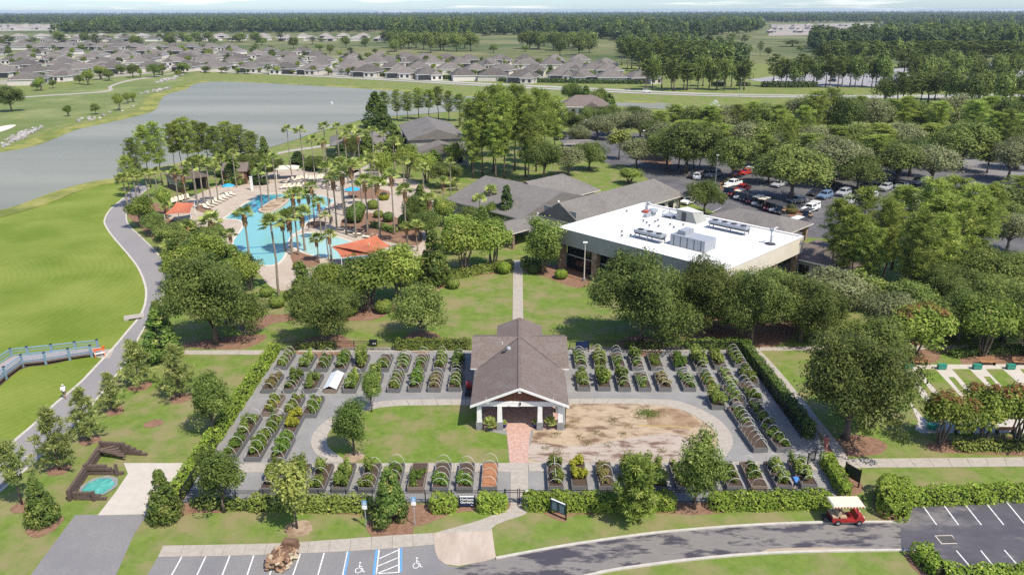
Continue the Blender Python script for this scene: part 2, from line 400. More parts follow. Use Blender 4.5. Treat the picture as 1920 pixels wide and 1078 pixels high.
PATH_L = [(262, 345), (230, 373), (207, 393), (196, 413), (200, 427), (214, 447), (240, 477), (260, 504), (272, 534), (274, 557), (269, 580), (257, 600), (240, 620), (214, 651), (180, 687), (148, 720), (100, 760), (63, 796), (0, 848), (-80, 912), (-200, 1000)]
PATH_R = [(280, 352), (250, 378), (238, 398), (240, 420), (267, 447), (294, 474), (311, 500), (320, 524), (311, 549), (294, 576), (278, 602), (263, 628), (247, 658), (228, 690), (190, 738), (150, 785), (100, 833), (50, 878), (0, 921), (-80, 990), (-150, 1050)]
sheet('lakeside_lawn', [(-200, 450), (0, 404), (60, 388), (120, 366), (180, 349), (228, 341), (262, 330)] + PATH_L + [(-700, 1000), (-600, 700)], .010, m_stripe)
# fairway across the water
sheet('golf_fairway', [(-300, 290), (-100, 288), (0, 270), (60, 252), (130, 228), (190, 218), (255, 198), (285, 172), (330, 157), (350, 146), (370, 135), (330, 128), (230, 140), (120, 165), (0, 180), (-300, 190)], .02, m_turf, 3)
sheet('bunker', [(-40, 247), (10, 236), (30, 235), (18, 242), (-10, 250), (-60, 256)], .06, mat('bunker_sand', (.62, .55, .45), (.68, .62, .53), .5, .95, .1), 3)
ribbon('golf_cart_path', [(330, 136), (290, 143), (235, 152), (205, 162), (204, 168), (190, 172), (130, 176), (40, 182)], [(332, 137.2), (292, 144.6), (239, 153.8), (211, 163), (212, 169.5), (192, 174), (130, 178), (40, 184)], .06, m_conc, 40)

# ------------------------------------------------------------------ lake
def water_mat(name, col, rough, bump, sc, stretch=(1, 1, 1), spec=.5):
    m, n, l, b = nodes_of(name)
    b.inputs['Base Color'].default_value = (*col, 1); b.inputs['Roughness'].default_value = rough; b.inputs['Specular IOR Level'].default_value = spec
    g = n.new('ShaderNodeNewGeometry'); mp = n.new('ShaderNodeMapping'); mp.inputs['Scale'].default_value = stretch
    t = n.new('ShaderNodeTexNoise'); t.inputs['Scale'].default_value = sc; t.inputs['Detail'].default_value = 6
    bp = n.new('ShaderNodeBump'); bp.inputs['Strength'].default_value = bump; bp.inputs['Distance'].default_value = .25
    l.new(g.outputs['Position'], mp.inputs[0])
    if spec < .3:    # silt and wind streaks on the open lake
        s2 = n.new('ShaderNodeMapping'); s2.inputs['Scale'].default_value = (.004, .03, 1); s2.inputs['Rotation'].default_value = (0, 0, .12); t2 = n.new('ShaderNodeTexNoise'); t2.inputs['Scale'].default_value = 1; t2.inputs['Detail'].default_value = 6
        r2 = n.new('ShaderNodeValToRGB'); r2.color_ramp.elements[0].position = .35; r2.color_ramp.elements[1].position = .68; r2.color_ramp.elements[0].color = (col[0] * .82, col[1] * .84, col[2] * .84, 1); r2.color_ramp.elements[1].color = (col[0] * 1.12, col[1] * 1.1, col[2] * 1.1, 1)
        l.new(g.outputs['Position'], s2.inputs[0]); l.new(s2.outputs[0], t2.inputs[0]); l.new(t2.outputs[0], r2.inputs[0]); l.new(r2.outputs[0], b.inputs['Base Color'])
    l.new(mp.outputs[0], t.inputs[0]); l.new(t.outputs[0], bp.inputs['Height']); l.new(bp.outputs[0], b.inputs['Normal'])
    return m
m_lake = water_mat('lake_water', (.235, .238, .192), .45, .4, .35, (.5, 1.6, 1), .06)
LAKE = [(-250, 470), (0, 402), (60, 385), (120, 362), (180, 345), (235, 336), (300, 318), (400, 300), (480, 284), (545, 266), (590, 250), (650, 233), (700, 222), (800, 214), (900, 206), (1000, 200), (1080, 198), (1160, 200), (1260, 206), (1280, 200), (1230, 193), (1120, 190), (960, 184), (860, 178), (760, 171), (640, 163), (520, 156.5), (440, 153), (385, 153.5), (348, 160), (340, 167), (300, 178), (286, 190), (276, 206), (255, 215), (190, 230), (130, 243), (90, 258), (50, 273), (0, 283), (-120, 300), (-300, 330)]
sheet('lake', LAKE, .10, m_lake, 4)
m_shore = mat('shore_grass', (.20, .22, .045), (.30, .28, .10), .3, .95, .1, c3=(.13, .16, .04), scale3=.1)
a_ = [P(*p)[:2] for p in LAKE]
for nm, seg in (('near_lake_bank', LAKE[0:8]), ('far_lake_bank', LAKE[20:42])):
    curb(nm, seg, 5.5 if nm[0] == 'n' else 7, .16, m_shore, 90)
sheet('far_pond', [(1440, 208), (1500, 203), (1570, 206), (1590, 212), (1540, 218), (1450, 216)], .08, m_lake, 3)
# ------------------------------------------------------------------ boulevard beyond the lake
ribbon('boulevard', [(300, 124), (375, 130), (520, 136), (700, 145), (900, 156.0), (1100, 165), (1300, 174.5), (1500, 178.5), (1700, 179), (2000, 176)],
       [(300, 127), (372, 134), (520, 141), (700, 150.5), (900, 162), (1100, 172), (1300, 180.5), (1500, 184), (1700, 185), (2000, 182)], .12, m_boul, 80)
ribbon('median_verge', [(380, 132), (520, 138.2), (700, 147.4), (900, 158.7), (1100, 168), (1300, 177.2), (1500, 181)],
       [(380, 132.6), (520, 139.2), (700, 148.4), (900, 159.9), (1100, 169.4), (1300, 178.4), (1500, 182)], .16, m_grass, 60)

# ------------------------------------------------------------------ lakeside path
ribbon('lakeside_path', PATH_L, PATH_R, .03, m_asphp, 120)
curb('path_edge', PATH_L, .32, .06, m_curb, 140)
curb('path_edge', PATH_R, .25, .06, m_curb, 140)
sheet('path_landing', [(182, 657), (200, 655), (215, 655), (205, 672), (190, 672), (175, 668)], .035, m_conc)
# storm inlet at the bend
mb = MB(); c = P(252, 596); mb.box((0, 0, .12), (2.6, 1.6, .24), m_conc).box((.1, -.82, .12), (1.6, .06, .12), m_black)
tag(mb.obj('storm_inlet', None, loc=(c[0], c[1], .02), rz=.45), 'low concrete storm inlet beside the bend of the lakeside path', 'drain')

# ------------------------------------------------------------------ garden ground
GAR = [(345, 926), (520, 657), (1402, 657), (1560, 926)]
sheet('gravel_court', [(338, 943), (522, 657), (1402, 657), (1480, 735), (1530, 800), (1545, 840), (1566, 890), (1592, 941)], .016, m_gravel)
z_w = .05
slabs('front_garden_walk', [(430, 869), (700, 868.5), (957, 868)], [(418, 886), (700, 885), (957, 884.5)], m_conc, m_joint, 15)
slabs('front_garden_walk', [(990, 867.5), (1250, 866.5), (1535, 865)], [(992, 884), (1260, 882.5), (1545, 881)], m_conc, m_joint, 16)
LO = [(900, 748.5), (800, 749), (725, 751.5), (670, 763), (623, 782), (595, 803), (583, 825), (589, 847), (611, 867.5)]
LI = [(900, 759.5), (800, 760), (730, 762), (685, 771), (643, 787), (620, 805), (613, 823), (619, 842), (655, 867.5)]
slabs('loop_walk', LO, LI, m_conc, m_joint, 16, z=.046)
RO_ = [(1060, 748), (1160, 747.5), (1255, 750), (1296, 760), (1338, 780), (1363, 802), (1374, 825), (1369, 844), (1350, 865.5)]
RI = [(1060, 757.5), (1150, 757), (1227, 759), (1275, 768), (1313, 786), (1336, 805), (1345, 825), (1340, 846), (1315, 865.5)]
slabs('loop_walk', RO_, RI, m_conc, m_joint, 16, z=.046)
sheet('oval_lawn', smooth(LI, 4) + [(660, 868), (955, 868), (950, 815), (905, 806), (895, 800), (893, 757)], .022, m_lawn)
sheet('sand_bed', smooth(RI, 4) + [(1310, 866.5), (988, 867), (1000, 806), (1060, 806), (1062, 757)], .022, m_sand)
sheet('raked_sand', [(1000, 830), (1080, 836), (1180, 822), (1260, 812), (1300, 830), (1310, 850), (1270, 862), (1120, 865), (1000, 864)], .026, m_sandp, 4)
sheet('bare_soil', [(1225, 768), (1262, 766), (1295, 778), (1312, 798), (1270, 804), (1225, 798), (1212, 784)], .027, mat('brown_soil', (.21, .135, .085), (.28, .185, .12), 1.2, .95, .1, c3=(.35, .26, .17), scale3=.4), 4)
o = ribbon('brick_walk', [(948, 788), (951, 820), (956, 869)], [(1001, 788), (993, 820), (989, 869)], .040, m_brick, 8)[0]
slabs('gate_walk', [(956, 868), (957, 905), (957, 947)], [(990, 868), (990, 905), (990, 947)], m_conc, m_joint, 4, z=.058)
slabs('curved_walk', [(957, 947), (955, 953), (946, 959), (922, 967), (888, 979), (812, 1000)], [(990, 947), (989.5, 957), (983, 965), (955, 974), (930, 984), (918, 995)], m_conc, m_joint, 5, z=.05)
sheet('ramp_apron', [(812, 1000), (866, 986), (922, 990), (930, 1046), (905, 1053), (860, 1061), (836, 1058), (822, 1048), (816, 1034)], .034, mat('ramp_concrete', (.42, .345, .275), (.48, .41, .34), 1.5, .9, .2, c3=(.37, .30, .24), scale3=.4, stretch=(1, .3, 1)))
slabs('parking_walk', [(306, 1023), (420, 1021), (520, 1018.5), (640, 1011), (740, 1003.5), (812, 999.5)], [(296, 1044), (420, 1042), (520, 1039), (640, 1034), (740, 1027.5), (814, 1020.5)], m_conc, m_joint, 13)
# front parking bay
sheet('parking_bay', [(296, 1044), (520, 1039), (640, 1034), (740, 1027.5), (814, 1020.5), (818, 1036), (826, 1050), (840, 1060), (862, 1063), (905, 1056), (860, 1070), (800, 1090), (500, 1130), (240, 1140)], .012, m_asph)
# road and right-hand lot
ROAD_U = [(700, 1115), (800, 1082), (862, 1063), (930, 1047), (1050, 1025), (1200, 1003), (1300, 993), (1400, 985.5), (1500, 981), (1600, 979.5), (1690, 979)]
ROAD_D = [(900, 1140), (1000, 1106), (1100, 1080), (1150, 1069), (1220, 1059), (1300, 1049), (1400, 1040), (1500, 1035), (1600, 1033), (1680, 1032), (1722, 1032)]
ribbon('road', ROAD_U, ROAD_D, .018, m_road, 80)
curb('curb', ROAD_U[3:], .22, .13, m_curb, 60); curb('curb', ROAD_D, .22, .13, m_curb, 60)
sheet('parking_lot', [(1688, 979), (1697, 969), (1696, 945), (1800, 943.5), (2300, 938), (2500, 1100), (1800, 1110), (1745, 1062), (1722, 1032), (1690, 1031)], .022, m_lot)
curb('curb', [(1690, 979), (1699, 972), (1701, 955), (1698, 944)], .2, .13, m_curb, 14)
curb('curb', [(1697, 943.5), (1800, 942), (2200, 937)], .2, .13, m_curb, 20)
curb('curb', [(1722, 1033), (1735, 1046), (1750, 1062), (1775, 1072), (1850, 1074), (2000, 1072)], .2, .13, m_curb, 26)
sheet('mulch_bed', [(1640, 930), (1690, 938), (1702, 940), (1702, 972), (1690, 978), (1655, 975), (1640, 955)], .03, m_mulch, 3)
sheet('mulch_bed', [(1695, 1040), (1722, 1034), (1750, 1062), (1800, 1074), (1900, 1078), (1900, 1100), (1780, 1100), (1730, 1082)], .03, m_mulch, 2)
sheet('sandy_verge', [(1440, 1029), (1530, 1026), (1620, 1028), (1715, 1030), (1715, 1033), (1560, 1034), (1440, 1038)], .026, mat('road_sand', (.40, .33, .24), (.33, .27, .21), 1.5, .95, .1), 2)
# left driveway and pad
sheet('driveway', [(141, 965), (277, 963), (252, 1000), (212, 1090), (120, 1200), (-60, 1200), (48, 1090)], .016, m_asph)
sheet('concrete_pad', [(232, 868), (367, 868), (352, 902), (330, 935), (300, 963.5), (183, 966), (215, 925), (240, 888)], .03, m_concw)
# walks outside the garden
slabs('back_garden_walk', [(347, 657), (420, 657), (502, 657)], [(343, 665), (418, 665), (500, 665.5)], m_conc, m_joint, 6)
slabs('back_garden_walk', [(560, 653), (880, 652)], [(558, 660), (880, 659)], m_conc, m_joint, 14)
slabs('back_garden_walk', [(1067, 652), (1400, 651)], [(1067, 659), (1405, 658)], m_conc, m_joint, 16)
slabs('side_walk', [(1404, 652), (1440, 693), (1480, 742), (1523, 795), (1552, 832), (1571, 862)], [(1420, 652), (1456, 690), (1500, 742), (1542, 795), (1572, 832), (1592, 862)], m_conc, m_joint, 16)
slabs('cross_walk', [(1562, 861), (1630, 860), (1760, 859), (1990, 857)], [(1582, 879), (1640, 877), (1760, 876), (1990, 874)], m_conc, m_joint, 12)
slabs('court_walk', [(1425, 651), (1600, 649), (1780, 648), (1990, 646)], [(1423, 658), (1600, 657), (1780, 655), (1990, 653)], m_conc, m_joint, 22)
slabs('axis_walk', [(962, 488), (962, 520), (961, 600)], [(980, 488), (980, 520), (981, 600)], m_conc, m_joint, 14)
# mulch beds behind the lawns
for q in ([(1000, 490), (1060, 500), (1100, 512), (1108, 530), (1085, 540), (1050, 530), (1010, 515), (984, 508), (984, 492)],
          [(830, 540), (850, 525), (900, 517), (958, 508), (958, 490), (860, 505), (800, 520), (780, 560), (800, 560)],
          [(450, 610), (500, 590), (540, 588), (650, 565), (740, 572), (700, 600), (600, 600), (520, 605), (470, 625)],
          [(340, 648), (420, 632), (500, 628), (470, 650), (420, 655)],
          [(1270, 600), (1380, 590), (1500, 600), (1450, 650), (1330, 640), (1260, 632)],
          [(240, 400), (256, 420), (284, 446), (312, 475), (332, 520), (326, 545), (380, 540), (420, 480), (330, 400), (280, 380)],
          [(1540, 840), (1600, 815), (1660, 830), (1650, 850), (1590, 855)],
          [(1660, 645), (1750, 640), (1760, 675), (1700, 690), (1655, 690)], [(1765, 650), (1990, 645), (1990, 680), (1830, 690), (1795, 670)],
          [(1740, 832), (1800, 822), (1990, 818), (1990, 852), (1800, 850), (1750, 845)],
          [(340, 930), (345, 900), (380, 925), (470, 940), (420, 960), (360, 962), (310, 975), (285, 968)],
          [(460, 935), (600, 936), (700, 940), (800, 945), (950, 940), (950, 956), (860, 960), (790, 985), (720, 992), (690, 968), (560, 962), (470, 958)],
          [(995, 935), (1200, 936), (1530, 932), (1550, 945), (1400, 958), (1300, 965), (1240, 962), (1080, 965), (1060, 978), (1030, 968), (1000, 950)],
          [(1545, 860), (1580, 870), (1615, 905), (1612, 925), (1580, 930), (1560, 930), (1545, 890)]):
    sheet('mulch_bed', q, .013, m_mulch, 4)
# painted bay lines
def stripe(name, a, b, w, m, z=.026, parent=None):
    a, b = P(*a), P(*b); d = (b - a)[:2]; d /= np.linalg.norm(d); q = np.array([-d[1], d[0]]) * w / 2
    o = MB().add([(*(a[:2] - q), z), (*(b[:2] - q), z), (*(b[:2] + q), z), (*(a[:2] + q), z)], [(0, 1, 2, 3)], m).obj(name, parent)
    if parent is None: struct(o)
    return o
for k, (xa, ya, xb, yb) in enumerate([(341, 1043.5, 318, 1085), (386, 1042.5, 366, 1085), (431, 1041.5, 414, 1085), (476, 1040.5, 461, 1085), (519, 1039, 503, 1085), (563, 1038, 547, 1085), (608, 1036, 594, 1085)]):
    stripe('bay_line', (xa, ya), (xb, yb), .11, m_paint)
for a, b in (((1728, 945), (1756, 984)), ((1768, 944.5), (1797, 984)), ((1808, 944), (1840, 984)), ((1849, 943.5), (1882, 984)), ((1889, 943), (1922, 983)), ((1930, 942), (1965, 983)),
             ((1793, 1032), (1824, 1068)), ((1839, 1032), (1870, 1070)), ((1883, 1031), (1912, 1064)), ((1926, 1030), (1960, 1066))):
    stripe('bay_line', a, b, .11, m_paint, .032)
# accessible bays: blue and white lines, hatched aisle
stripe('bay_line', (651.5, 1034), (641, 1085), .10, m_paint); stripe('bay_line', (655, 1034), (645, 1085), .14, m_blue)
stripe('bay_line', (706.5, 1030), (700.5, 1078), .20, m_blue); stripe('bay_line', (711, 1030), (705.5, 1076), .11, m_paint)
stripe('bay_line', (748, 1027.5), (748, 1073), .11, m_paint); stripe('bay_line', (752.5, 1027), (752, 1072), .17, m_blue)
for a, b in (((711, 1047), (747, 1031)), ((709, 1061), (747, 1045)), ((707, 1075), (747, 1059)), ((705.5, 1075.5), (748, 1072.5))): stripe('aisle_line', a, b, .10, m_paint, .030)
def wheelchair(x, y):
    c = P(x, y); s = .85; mb = MB(); z = .030
    def seg(p, q, w):
        p, q = np.array(p, float), np.array(q, float); d = (q - p) / np.linalg.norm(q - p); nn = np.array([-d[1], d[0]]) * w / 2
        mb.add([(*(p - nn), z), (*(q - nn), z), (*(q + nn), z), (*(p + nn), z)], [(0, 1, 2, 3)], m_paint)
    arc = [(.34 * s * math.cos(a), .40 * s * math.sin(a)) for a in np.linspace(math.radians(120), math.radians(380), 18)]
    for p, q in zip(arc[:-1], arc[1:]): seg(p, q, .10)
    seg((-.03, .78), (.02, .22), .12); seg((.0, .26), (.33, .26), .11); seg((.33, .28), (.52, -.22), .11); seg((.50, -.22), (.68, -.14), .10); seg((0, .5), (.28, .5), .09)
    hd = [(-.04 + .12 * math.cos(a), .98 + .12 * math.sin(a), z + .001) for a in np.linspace(0, 2 * math.pi, 11)[:-1]]
    mb.poly(hd, m_paint)
    o = mb.obj('wheelchair_marking', None, loc=(c[0], c[1], 0)); o.scale = (.78, .85, 1); struct(o)
wheelchair(672, 1069); wheelchair(780, 1060)
# drain grate in the right lot
c0 = [P(1752, 1004), P(1785, 1003), P(1795, 1019), P(1765, 1020)]
g0 = thing('drain_grate', 'dark rectangular iron drain grate in a pale frame in the right-hand lot', 'drain', (*np.mean(c0, 0)[:2], .024))
cc = np.mean(c0, 0)[:2]; wx = (c0[1] - c0[0])[:2]; wy = (c0[3] - c0[0])[:2]
fr = MB(); fr.prism([tuple(p[:2] - cc) for p in (c0[3], c0[2], c0[1], c0[0])][::-1], 0, .012, m_curb); fr.obj('frame', g0)
for k in range(7):
    a = c0[0][:2] - cc + wx * .07 + wy * (.10 + k * .12); b = a + wx * .86; q = wy * .09
    MB().prism([tuple(a), tuple(b), tuple(b + q), tuple(a + q)], .012, .022, m_black).obj('bar', g0)

# ------------------------------------------------------------------ pool terrace, parking and drives behind
sheet('pool_deck', [(312, 408), (330, 385), (380, 360), (440, 336), (500, 322), (580, 316), (660, 318), (730, 328), (800, 350), (815, 390), (800, 440), (790, 480), (720, 500), (610, 520), (540, 545), (505, 536), (485, 512), (440, 480), (395, 445), (350, 418)], .03, m_deck, 3)
m_pool = water_mat('pool_water', (.20, .45, .42), .08, .12, 1.2)
m_pool2 = water_mat('shallow_pool_water', (.34, .54, .50), .08, .10, 1.2)
m_lane = mat('pool_tile_blue', (.03, .17, .33), None, 1, .3, .5)
m_coping = mat('pool_coping', (.56, .49, .42), (.62, .55, .48), 2, .7, .3)
POOL = [(418, 411), (486, 366), (545, 364), (600, 367), (628, 376), (610, 391), (592, 408), (574, 419), (566, 432), (549, 441), (541, 456), (537, 476), (522, 495), (490, 499), (468, 490), (440, 472), (436, 452), (450, 434), (456, 421), (446, 413)]
sheet('main_pool', POOL, .045, m_pool, 0)
POOL2 = [(550, 444), (575, 437), (605, 438), (640, 447), (668, 457), (700, 470), (690, 484), (650, 488), (600, 482), (565, 473), (547, 460)]
sheet('splash_pool', POOL2, .045, m_pool2, 4)
def ring(name, pxs, w, h, m, curve=0):
    pts = [P(*p) for p in pxs]
    if curve: pts = smooth(pts, curve, True)
    pts = pts + [pts[0]]
    return curb(name, pts, w, h, m, 120, px_in=False, curve=2)
ring('pool_coping', POOL, .45, .08, m_coping); ring('pool_coping', POOL2, .45, .08, m_coping, 4)
for k in range(3):
    t = .10 + k * .13
    stripe('lane_line', (421 + 34 * t * 3, 411 + 1.2 * k), (486 + 20 * t * 3.2, 367 + 2.0 * k), .35, m_lane, .050)
stripe('lane_line', (443, 466), (520, 462), .4, m_lane, .05); stripe('lane_line', (446, 478), (524, 474), .4, m_lane, .05)
sheet('deep_water', [(432, 405), (487, 368), (530, 367), (505, 383), (487, 396), (455, 411)], .047, water_mat('deep_pool_water', (.08, .32, .38), .08, .12, 1.2))
isl = [(487, 396), (497, 401), (515, 397), (530, 387), (540, 377), (534, 372.5), (520, 375), (503, 384)]
sheet('island_bed', isl, .35, m_sand, 3); ring('island_wall', isl, .5, .42, mat('island_stone', (.42, .32, .25), (.50, .40, .32), 2, .9, .2), 3)
sheet('planter_bed', [(572, 421), (590, 415), (610, 417), (606, 425), (585, 428)], .05, m_mulch, 3)
for q in ([(640, 430), (690, 445), (760, 460), (790, 455), (780, 420), (700, 400), (650, 405)], [(655, 358), (690, 352), (730, 360), (720, 372), (660, 372)], [(545, 475), (570, 472), (600, 488), (590, 500), (555, 500)],
          [(380, 385), (400, 395), (385, 400), (365, 392)]):
    sheet('planter_bed', q, .05, m_mulch, 3)
ribbon('shore_path', [(640, 330), (700, 300), (640, 275), (560, 283), (520, 290)], [(645, 333), (712, 300), (645, 271), (560, 279), (520, 286)], .03, m_conc, 40)
# right-hand car park
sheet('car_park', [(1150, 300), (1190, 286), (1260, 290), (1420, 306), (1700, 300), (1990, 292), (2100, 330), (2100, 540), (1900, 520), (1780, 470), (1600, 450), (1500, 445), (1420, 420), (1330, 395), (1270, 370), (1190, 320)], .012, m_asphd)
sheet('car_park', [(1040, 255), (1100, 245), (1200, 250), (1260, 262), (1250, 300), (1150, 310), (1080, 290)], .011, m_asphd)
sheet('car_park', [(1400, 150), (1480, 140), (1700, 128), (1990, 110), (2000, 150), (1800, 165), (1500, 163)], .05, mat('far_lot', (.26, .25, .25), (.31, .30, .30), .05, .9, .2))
sheet('drive', [(1760, 305), (1840, 298), (1990, 295), (1990, 325), (1880, 330), (1780, 322)], .02, m_asph)
sheet('mulch_island', [(1350, 342), (1366, 338), (1380, 350), (1366, 362), (1352, 356)], .05, m_mulch, 3)
sheet('mulch_island', [(1470, 394), (1484, 390), (1512, 403), (1500, 413), (1478, 404)], .05, m_mulch, 3)
sheet('mulch_island', [(1180, 288), (1230, 290), (1262, 308), (1230, 310), (1196, 300)], .05, m_mulch, 3)
sheet('grass_island', [(1108, 335), (1150, 330), (1160, 345), (1115, 353)], .05, m_lawn, 3)
for a, b in (((1466, 399), (1492, 402)), ((1482, 408), (1506, 410)), ((1490, 416), (1518, 419)), ((1418, 340), (1436, 336)), ((1425, 349), (1445, 344)), ((1400, 362), (1425, 358)), ((1335, 398), (1352, 390)), ((1342, 403), (1360, 394)), ((1412, 322), (1420, 314)), ((1350, 333), (1362, 338)), ((1445, 384), (1460, 388))):
    stripe('bay_line', a, b, .14, m_paint, .03)

# ------------------------------------------------------------------ lawn-bowling courts on the right
sheet('court_surround', [(1675, 684), (1990, 682), (1990, 690), (1990, 812), (1780, 812), (1728, 812), (1715, 805), (1722, 790), (1690, 720)], .018, m_concw)
for q in ([(1687, 692), (1712, 723), (1745, 765), (1765, 790), (1740, 792), (1720, 770), (1690, 735), (1682, 705)],
          [(1713, 707), (1724, 707), (1790, 785), (1776, 785)], [(1722, 692), (1754, 692), (1840, 785), (1800, 785)], [(1778, 707), (1789, 707), (1856, 785), (1842, 785)],
          [(1785, 692), (1818, 692), (1910, 785), (1868, 785)], [(1844, 706), (1856, 706), (1925, 785), (1912, 785)], [(1848, 692), (1880, 692), (1985, 785), (1938, 785)], [(1912, 692), (1945, 692), (2050, 785), (2000, 785)]):
    sheet('court_turf', q, .024, m_lawn)

# ================================================================== PLANT PROTOTYPES (mesh data shared by all copies)
lm_oak = leaf_mat('oak_leaves', (.042, .064, .018), (.108, .142, .040), (.175, .195, .075))
lm_elm = leaf_mat('elm_leaves', (.042, .068, .018), (.105, .15, .036), (.18, .21, .075))
lm_pine = leaf_mat('pine_needles', (.078, .115, .026), (.19, .235, .058), (.28, .30, .11), trans=.38)
lm_ypine = leaf_mat('young_pine_needles', (.08, .11, .036), (.20, .225, .08), (.31, .31, .15), hue=.015, val=.12)
lm_mag = leaf_mat('magnolia_leaves', (.030, .055, .014), (.085, .125, .030), (.17, .16, .06), rough=.35, trans=.15)
lm_crape = leaf_mat('crape_leaves', (.060, .092, .018), (.145, .19, .042), (.22, .21, .08))
lm_bloom = leaf_mat('crape_seed_heads', (.115, .05, .026), (.185, .09, .046), hue=.01, val=.1)
lm_yel = leaf_mat('yellow_green_leaves', (.10, .122, .034), (.185, .20, .06), (.25, .25, .09), hue=.01, val=.08)
lm_palm = leaf_mat('palm_fronds', (.10, .135, .04), (.225, .26, .085), (.32, .32, .14), rough=.45, trans=.35, hue=.015)
lm_dark = leaf_mat('dark_conifer', (.018, .034, .012), (.05, .075, .024), trans=.1, hue=.015)
lm_hedge = leaf_mat('hedge_leaves', (.065, .11, .016), (.16, .215, .038), (.27, .29, .075), hue=.012, val=.1)
lm_shrub = leaf_mat('shrub_leaves', (.055, .085, .018), (.14, .175, .045), (.24, .23, .09), hue=.03, val=.2)
lm_dry = leaf_mat('dry_skirt', (.13, .075, .04), (.24, .155, .09), trans=.1, hue=.01, val=.1)
lm_fol = leaf_mat('far_leaves', (.022, .038, .016), (.058, .082, .030), (.095, .115, .048), hue=.02, val=.22)
lm_fpine = leaf_mat('far_pine_needles', (.036, .058, .016), (.095, .125, .034), (.15, .17, .055), hue=.02, val=.2)
lm_gray = leaf_mat('grey_green_leaves', (.075, .09, .045), (.155, .165, .09), (.24, .235, .15), hue=.01, val=.12)

def trunk_mesh(name, h, r0, limbs, m, lean=0.0, n=7, taper=.45, wob=.02):
    mb = MB()
    k = max(3, int(h / 2) + 1)
    pts = [(lean * h * t * t + rng.normal() * wob * h * (0 < t < 1), rng.normal() * wob * h * (0 < t < 1), h * t) for t in np.linspace(0, 1, k)]
    rad = [r0 * (1.35 if i == 0 else 1 - (1 - taper) * i / (k - 1)) for i in range(k)]
    mb.tube(pts, rad, m, n)
    for a, b, r in limbs:
        a, b = np.array(a, float), np.array(b, float); mid = (a + b) / 2 + np.array([0, 0, -.06 * np.linalg.norm(b - a)])
        mb.tube([a, mid, b], [r, r * .7, r * .3], m, 5, False)
    return mb.mesh(name, True)
def clumps(cen, cr, n_leaf, size, crown_c, m, name, aspect=.55, jit=.5, flat_=1.0, tint_c=.2):
    N = len(cen) * n_leaf
    c = np.repeat(cen, n_leaf, 0); r = np.repeat(np.broadcast_to(cr, (len(cen),)), n_leaf)
    d = rng.normal(size=(N, 3)); d /= np.linalg.norm(d, axis=1, keepdims=True); d[:, 2] *= flat_
    rad = rng.uniform(.35, 1.0, N) ** .6 * (1 + .45 * (rng.random(N) < .10))
    pos = c + d * (r * rad)[:, None]
    out = pos - crown_c; out /= np.linalg.norm(out, axis=1, keepdims=True) + 1e-9
    nor = d * .6 + out * .5 + rng.normal(size=(N, 3)) * jit; nor[:, 2] += .25
    tint = np.repeat(rng.normal(.45, tint_c, len(cen)), n_leaf) + rng.normal(0, .2, N)
    return leaf_mesh(name, pos, nor, size * rng.uniform(.6, 1.3, N), aspect, tint, m)
def blob_centres(k, rx, rz, zc, shell=.5, squash=0.0):
    nl = 8; L = rng.normal(size=(nl, 3)); L /= np.linalg.norm(L, axis=1, keepdims=True); L[:, 2] = rng.permutation(np.linspace(-.68, .8, nl))   # uneven lobes, some low
    a = 2 * math.pi * np.arange(nl) / nl + rng.normal(size=nl) * .35; L[:, 0] = np.cos(a) * np.sqrt(1 - L[:, 2] ** 2); L[:, 1] = np.sin(a) * np.sqrt(1 - L[:, 2] ** 2)
    L *= rng.uniform(.42, .74, nl)[:, None]; lr = rng.uniform(.30, .52, nl); L = np.vstack([L, [[0, 0, .35], [0, 0, 0]]]); lr = np.r_[lr, .5, .5]
    j = rng.choice(nl + 2, k, p=lr ** 2 / (lr ** 2).sum())
    d = rng.normal(size=(k, 3)); d /= np.linalg.norm(d, axis=1, keepdims=True); d[:, 2] = np.where(d[:, 2] < -.72, -d[:, 2], d[:, 2])
    p = (L[j] + d * (lr[j] * rng.uniform(shell ** 3, 1, k) ** (1 / 3))[:, None]) * [rx, rx, rz]
    return p + [0, 0, zc]
def proto_oak(m, leaves, k=110, rx=4.0, rz=3.2, zc=4.3, cr=1.0, size=.16, trunk=1.3, bark=m_bark, r0=.22):
    cen = blob_centres(k, rx - .7, rz - .6, zc)
    crown = clumps(cen, cr * rng.uniform(.65, 1.25, k), leaves, size, np.array([0, 0, zc - .8]), m, 'crown')
    pick = cen[rng.choice(k, 9, False)]
    tr = trunk_mesh('trunk', trunk + 1.4, r0, [((0, 0, trunk + .2 + i * .1), p, r0 * .45) for i, p in enumerate(pick)], bark)
    return dict(h=zc + rz, w=2 * rx, parts=[('trunk', tr), ('crown', crown)])
